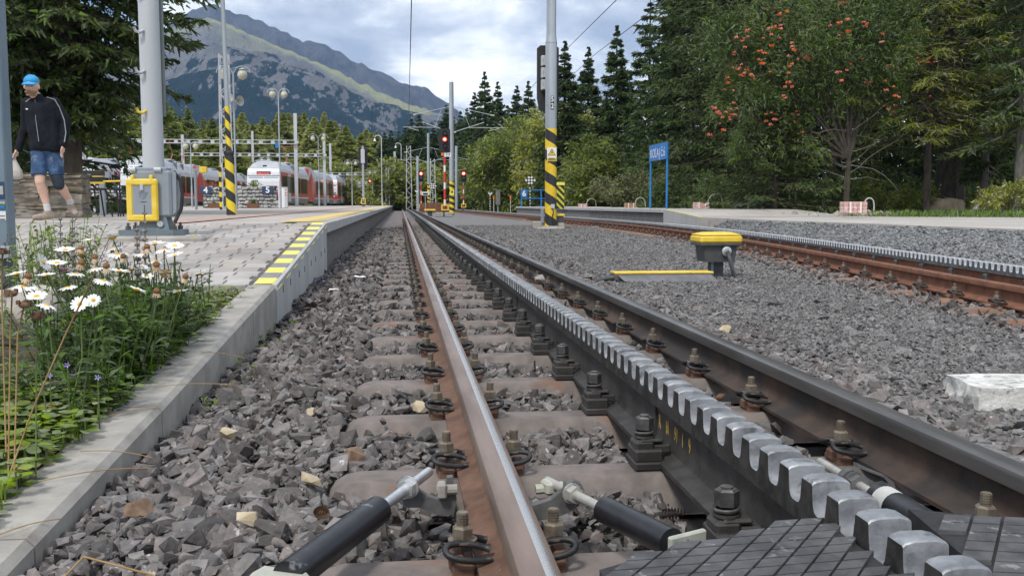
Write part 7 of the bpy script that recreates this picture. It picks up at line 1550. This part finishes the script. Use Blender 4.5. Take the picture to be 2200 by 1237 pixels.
b = MB(); cap_(b, P_(310, 330, .02), P_(340, 560, .0), .165, .16, 16); cap_(b, P_(255, 300, .02), P_(290, 560, .0), .11, .12); cap_(b, P_(365, 300, .02), P_(400, 560, .0), .11, .12); cap_(b, J_['neck']-Vector((0, 0, .02)), P_(300, 300, .02), .078, .13)
for s in 'LR': cap_(b, J_['neck']-Vector((0, 0, .07)), J_['sh'+s], .075, .075); cap_(b, J_['sh'+s], J_['el'+s], .076, .062); cap_(b, J_['el'+s], J_['wr'+s], .062, .047); cap_(b, J_['wr'+s]+(J_['el'+s]-J_['wr'+s])*.12, J_['wr'+s], .05, .05)
cap_(b, P_(298, 600, 0), P_(392, 600, 0), .142, .142); b.cyl(J_['neck']+Vector((0, 0, -.05)), J_['neck']+Vector((-.006, -.01, .045)), .073, .07, 16)
remesh_later(b, 'jacket', M['jacket'], .012, mt, 5)
b = MB(); cap_(b, P_(315, 630, 0), P_(385, 630, 0), .118, .118)
for s, k in (('L', P_(298, 845, -.115)), ('R', P_(415, 840, -.01))): b.sphere(J_['hi'+s], .108, 16, 10); b.cyl(J_['hi'+s], k, .108, .090, 20)
remesh_later(b, 'shorts', M['denim'], .011, mt, 2)
b = MB(); cap_(b, P_(418, 850, -.015), P_(430, 912, -.02), .080, .072)
remesh_later(b, 'knee_sleeve', M['sleeve'], .012, mt, 3)
for s, toe, an in (('L', P_(268, 1172, -.17), J_['anL']), ('R', P_(522, 1140, .12), J_['anR'])):
    b = MB(); heel = an+(Vector((.02, .03, -.075)) if s == 'L' else Vector((-.02, .04, -.06))); cap_(b, heel, heel.lerp(toe, .6), .046, .046); cap_(b, heel.lerp(toe, .6), toe, .046, .036); cap_(b, heel, an-Vector((0, 0, .02)), .05, .045); remesh_later(b, 'shoe', M['shoe'], .01, mt, 4)
    b = MB(); cap_(b, an-Vector((0, 0, .02)), an+(J_['kn'+s]-an)*.16, .043, .043); remesh_later(b, 'sock', M['sock'], .01, mt, 3)
parts_ = finish_remesh()
b = MB(); c = H+Vector((0, 0, .055)); b.sphere(c, .101, 18, 8, sc=(.93, 1.06, .92)); b.v = [(x, y, max(z, c.z-.012)) for x, y, z in b.v]; b.build('cap', M['cap_blue'], mt, smooth=True); cp_ = CH[mt.name][-1]
b = MB(); n = 9; v = []
for k in range(n): a = -1.1+2.2*k/(n-1); dd = ft*math.cos(a)+sd_*math.sin(a); v += [tuple(c+dd*.088+Vector((0, 0, -.006))), tuple(c+ft*(.088+.085*math.cos(a)**.8 if math.cos(a) > 0 else .088)+sd_*math.sin(a)*.085+Vector((0, 0, -.048)))]
v += [(x, y, z-.010) for x, y, z in v]; b.add(v, [(2*k, 2*k+1, 2*k+3, 2*k+2) for k in range(n-1)]+[(2*n+2*k+2, 2*n+2*k+3, 2*n+2*k+1, 2*n+2*k) for k in range(n-1)]); b.build('visor', M['cap_blue'], cp_)
b = MB()
for a in np.linspace(-1.5, 1.5, 11):
    dd = ft*math.cos(a)+sd_*math.sin(a)
    for z in (-.075, -.095, -.112): b.sphere(H+ft*.028+dd*(.060 if z > -.09 else .044)+Vector((0, 0, z-.0)), .017, 6, 4)
b.build('beard', M['beard'], mt, smooth=True)
for s in (-1, 1):
    e = MB().sphere(H+ft*.0865+sd_*s*.032+Vector((0, 0, .008)), .0105, 8, 6).build('eye', M['sign_black'], mt); MB().box(H+ft*.094+sd_*s*.033+Vector((0, 0, .027)), (.03, .01, .007), rz=math.atan2(sd_.y, sd_.x)).build('eyebrow', M['beard'], mt)
MB().box(H+ft*.093-Vector((0, 0, .058)), (.042, .012, .009), rz=math.atan2(sd_.y, sd_.x), bev=.003).build('mouth', mat('lips', (.42, .18, .14), None, rough=.5), mt)
jk = [o for o in parts_ if o.name.startswith('jacket')][0]
def stripe(pts, w_, name, m, parent, lift):
    b = MB(); P = [Vector(p) for p in pts]; v = []
    for p in P: v += [p+Vector((0, -lift, -w_/2)), p+Vector((0, -lift, w_/2))]
    b.tube([tuple(p) for p in P], w_/2, 6); return b.build(name, m, parent, smooth=True)
stripe([P_(372, 222, -.05), P_(430, 240, -.045), P_(462, 300, -.035), P_(492, 400, -.02), P_(506, 500, -.05), P_(498, 575, -.08)], .014, 'sleeve_stripe', M['stripe'], jk, 0); stripe([P_(250, 235, -.06), P_(212, 262, -.05)], .016, 'sleeve_stripe', M['stripe'], jk, 0)
stripe([P_(292, 245, -.09), P_(305, 400, -.155), P_(322, 575, -.160)], .007, 'zip', M['stripe'], jk, 0); MB().sphere(P_(235, 322, -.125), .016, 8, 5, sc=(1, .4, .6)).build('chest_logo', M['sign_white'], jk)
bgp = P_(112, 700, -.06)
bag_ = thing('plastic_bag', 'whitish plastic carrier bag hanging from the man\'s hand', 'bag', tuple(mt.location+bgp)); b = MB(); n = 16; prof = [(.012, .0), (.02, -.03), (.05, -.09), (.078, -.16), (.088, -.22), (.075, -.262), (.03, -.275)]
v = []
for r, z in prof:
    for k in range(n): a = 2*math.pi*k/n; q = r*(1+.12*math.sin(3*a+z*20)+random.uniform(-.05, .05)); v.append((q*math.cos(a)*1.05, q*math.sin(a)*.7, z))
b.add(v, [(i*n+k, i*n+(k+1) % n, (i+1)*n+(k+1) % n, (i+1)*n+k) for i in range(len(prof)-1) for k in range(n)]+[tuple(range((len(prof)-1)*n, len(prof)*n))]); b.build('bag_body', M['bag'], bag_, smooth=True); MB().tube([(-.01, 0, -.02), (-.02, 0, .04), (0, 0, .07), (.015, 0, .03), (.01, 0, -.02)], .006, 5).build('handle', M['bag'], bag_)
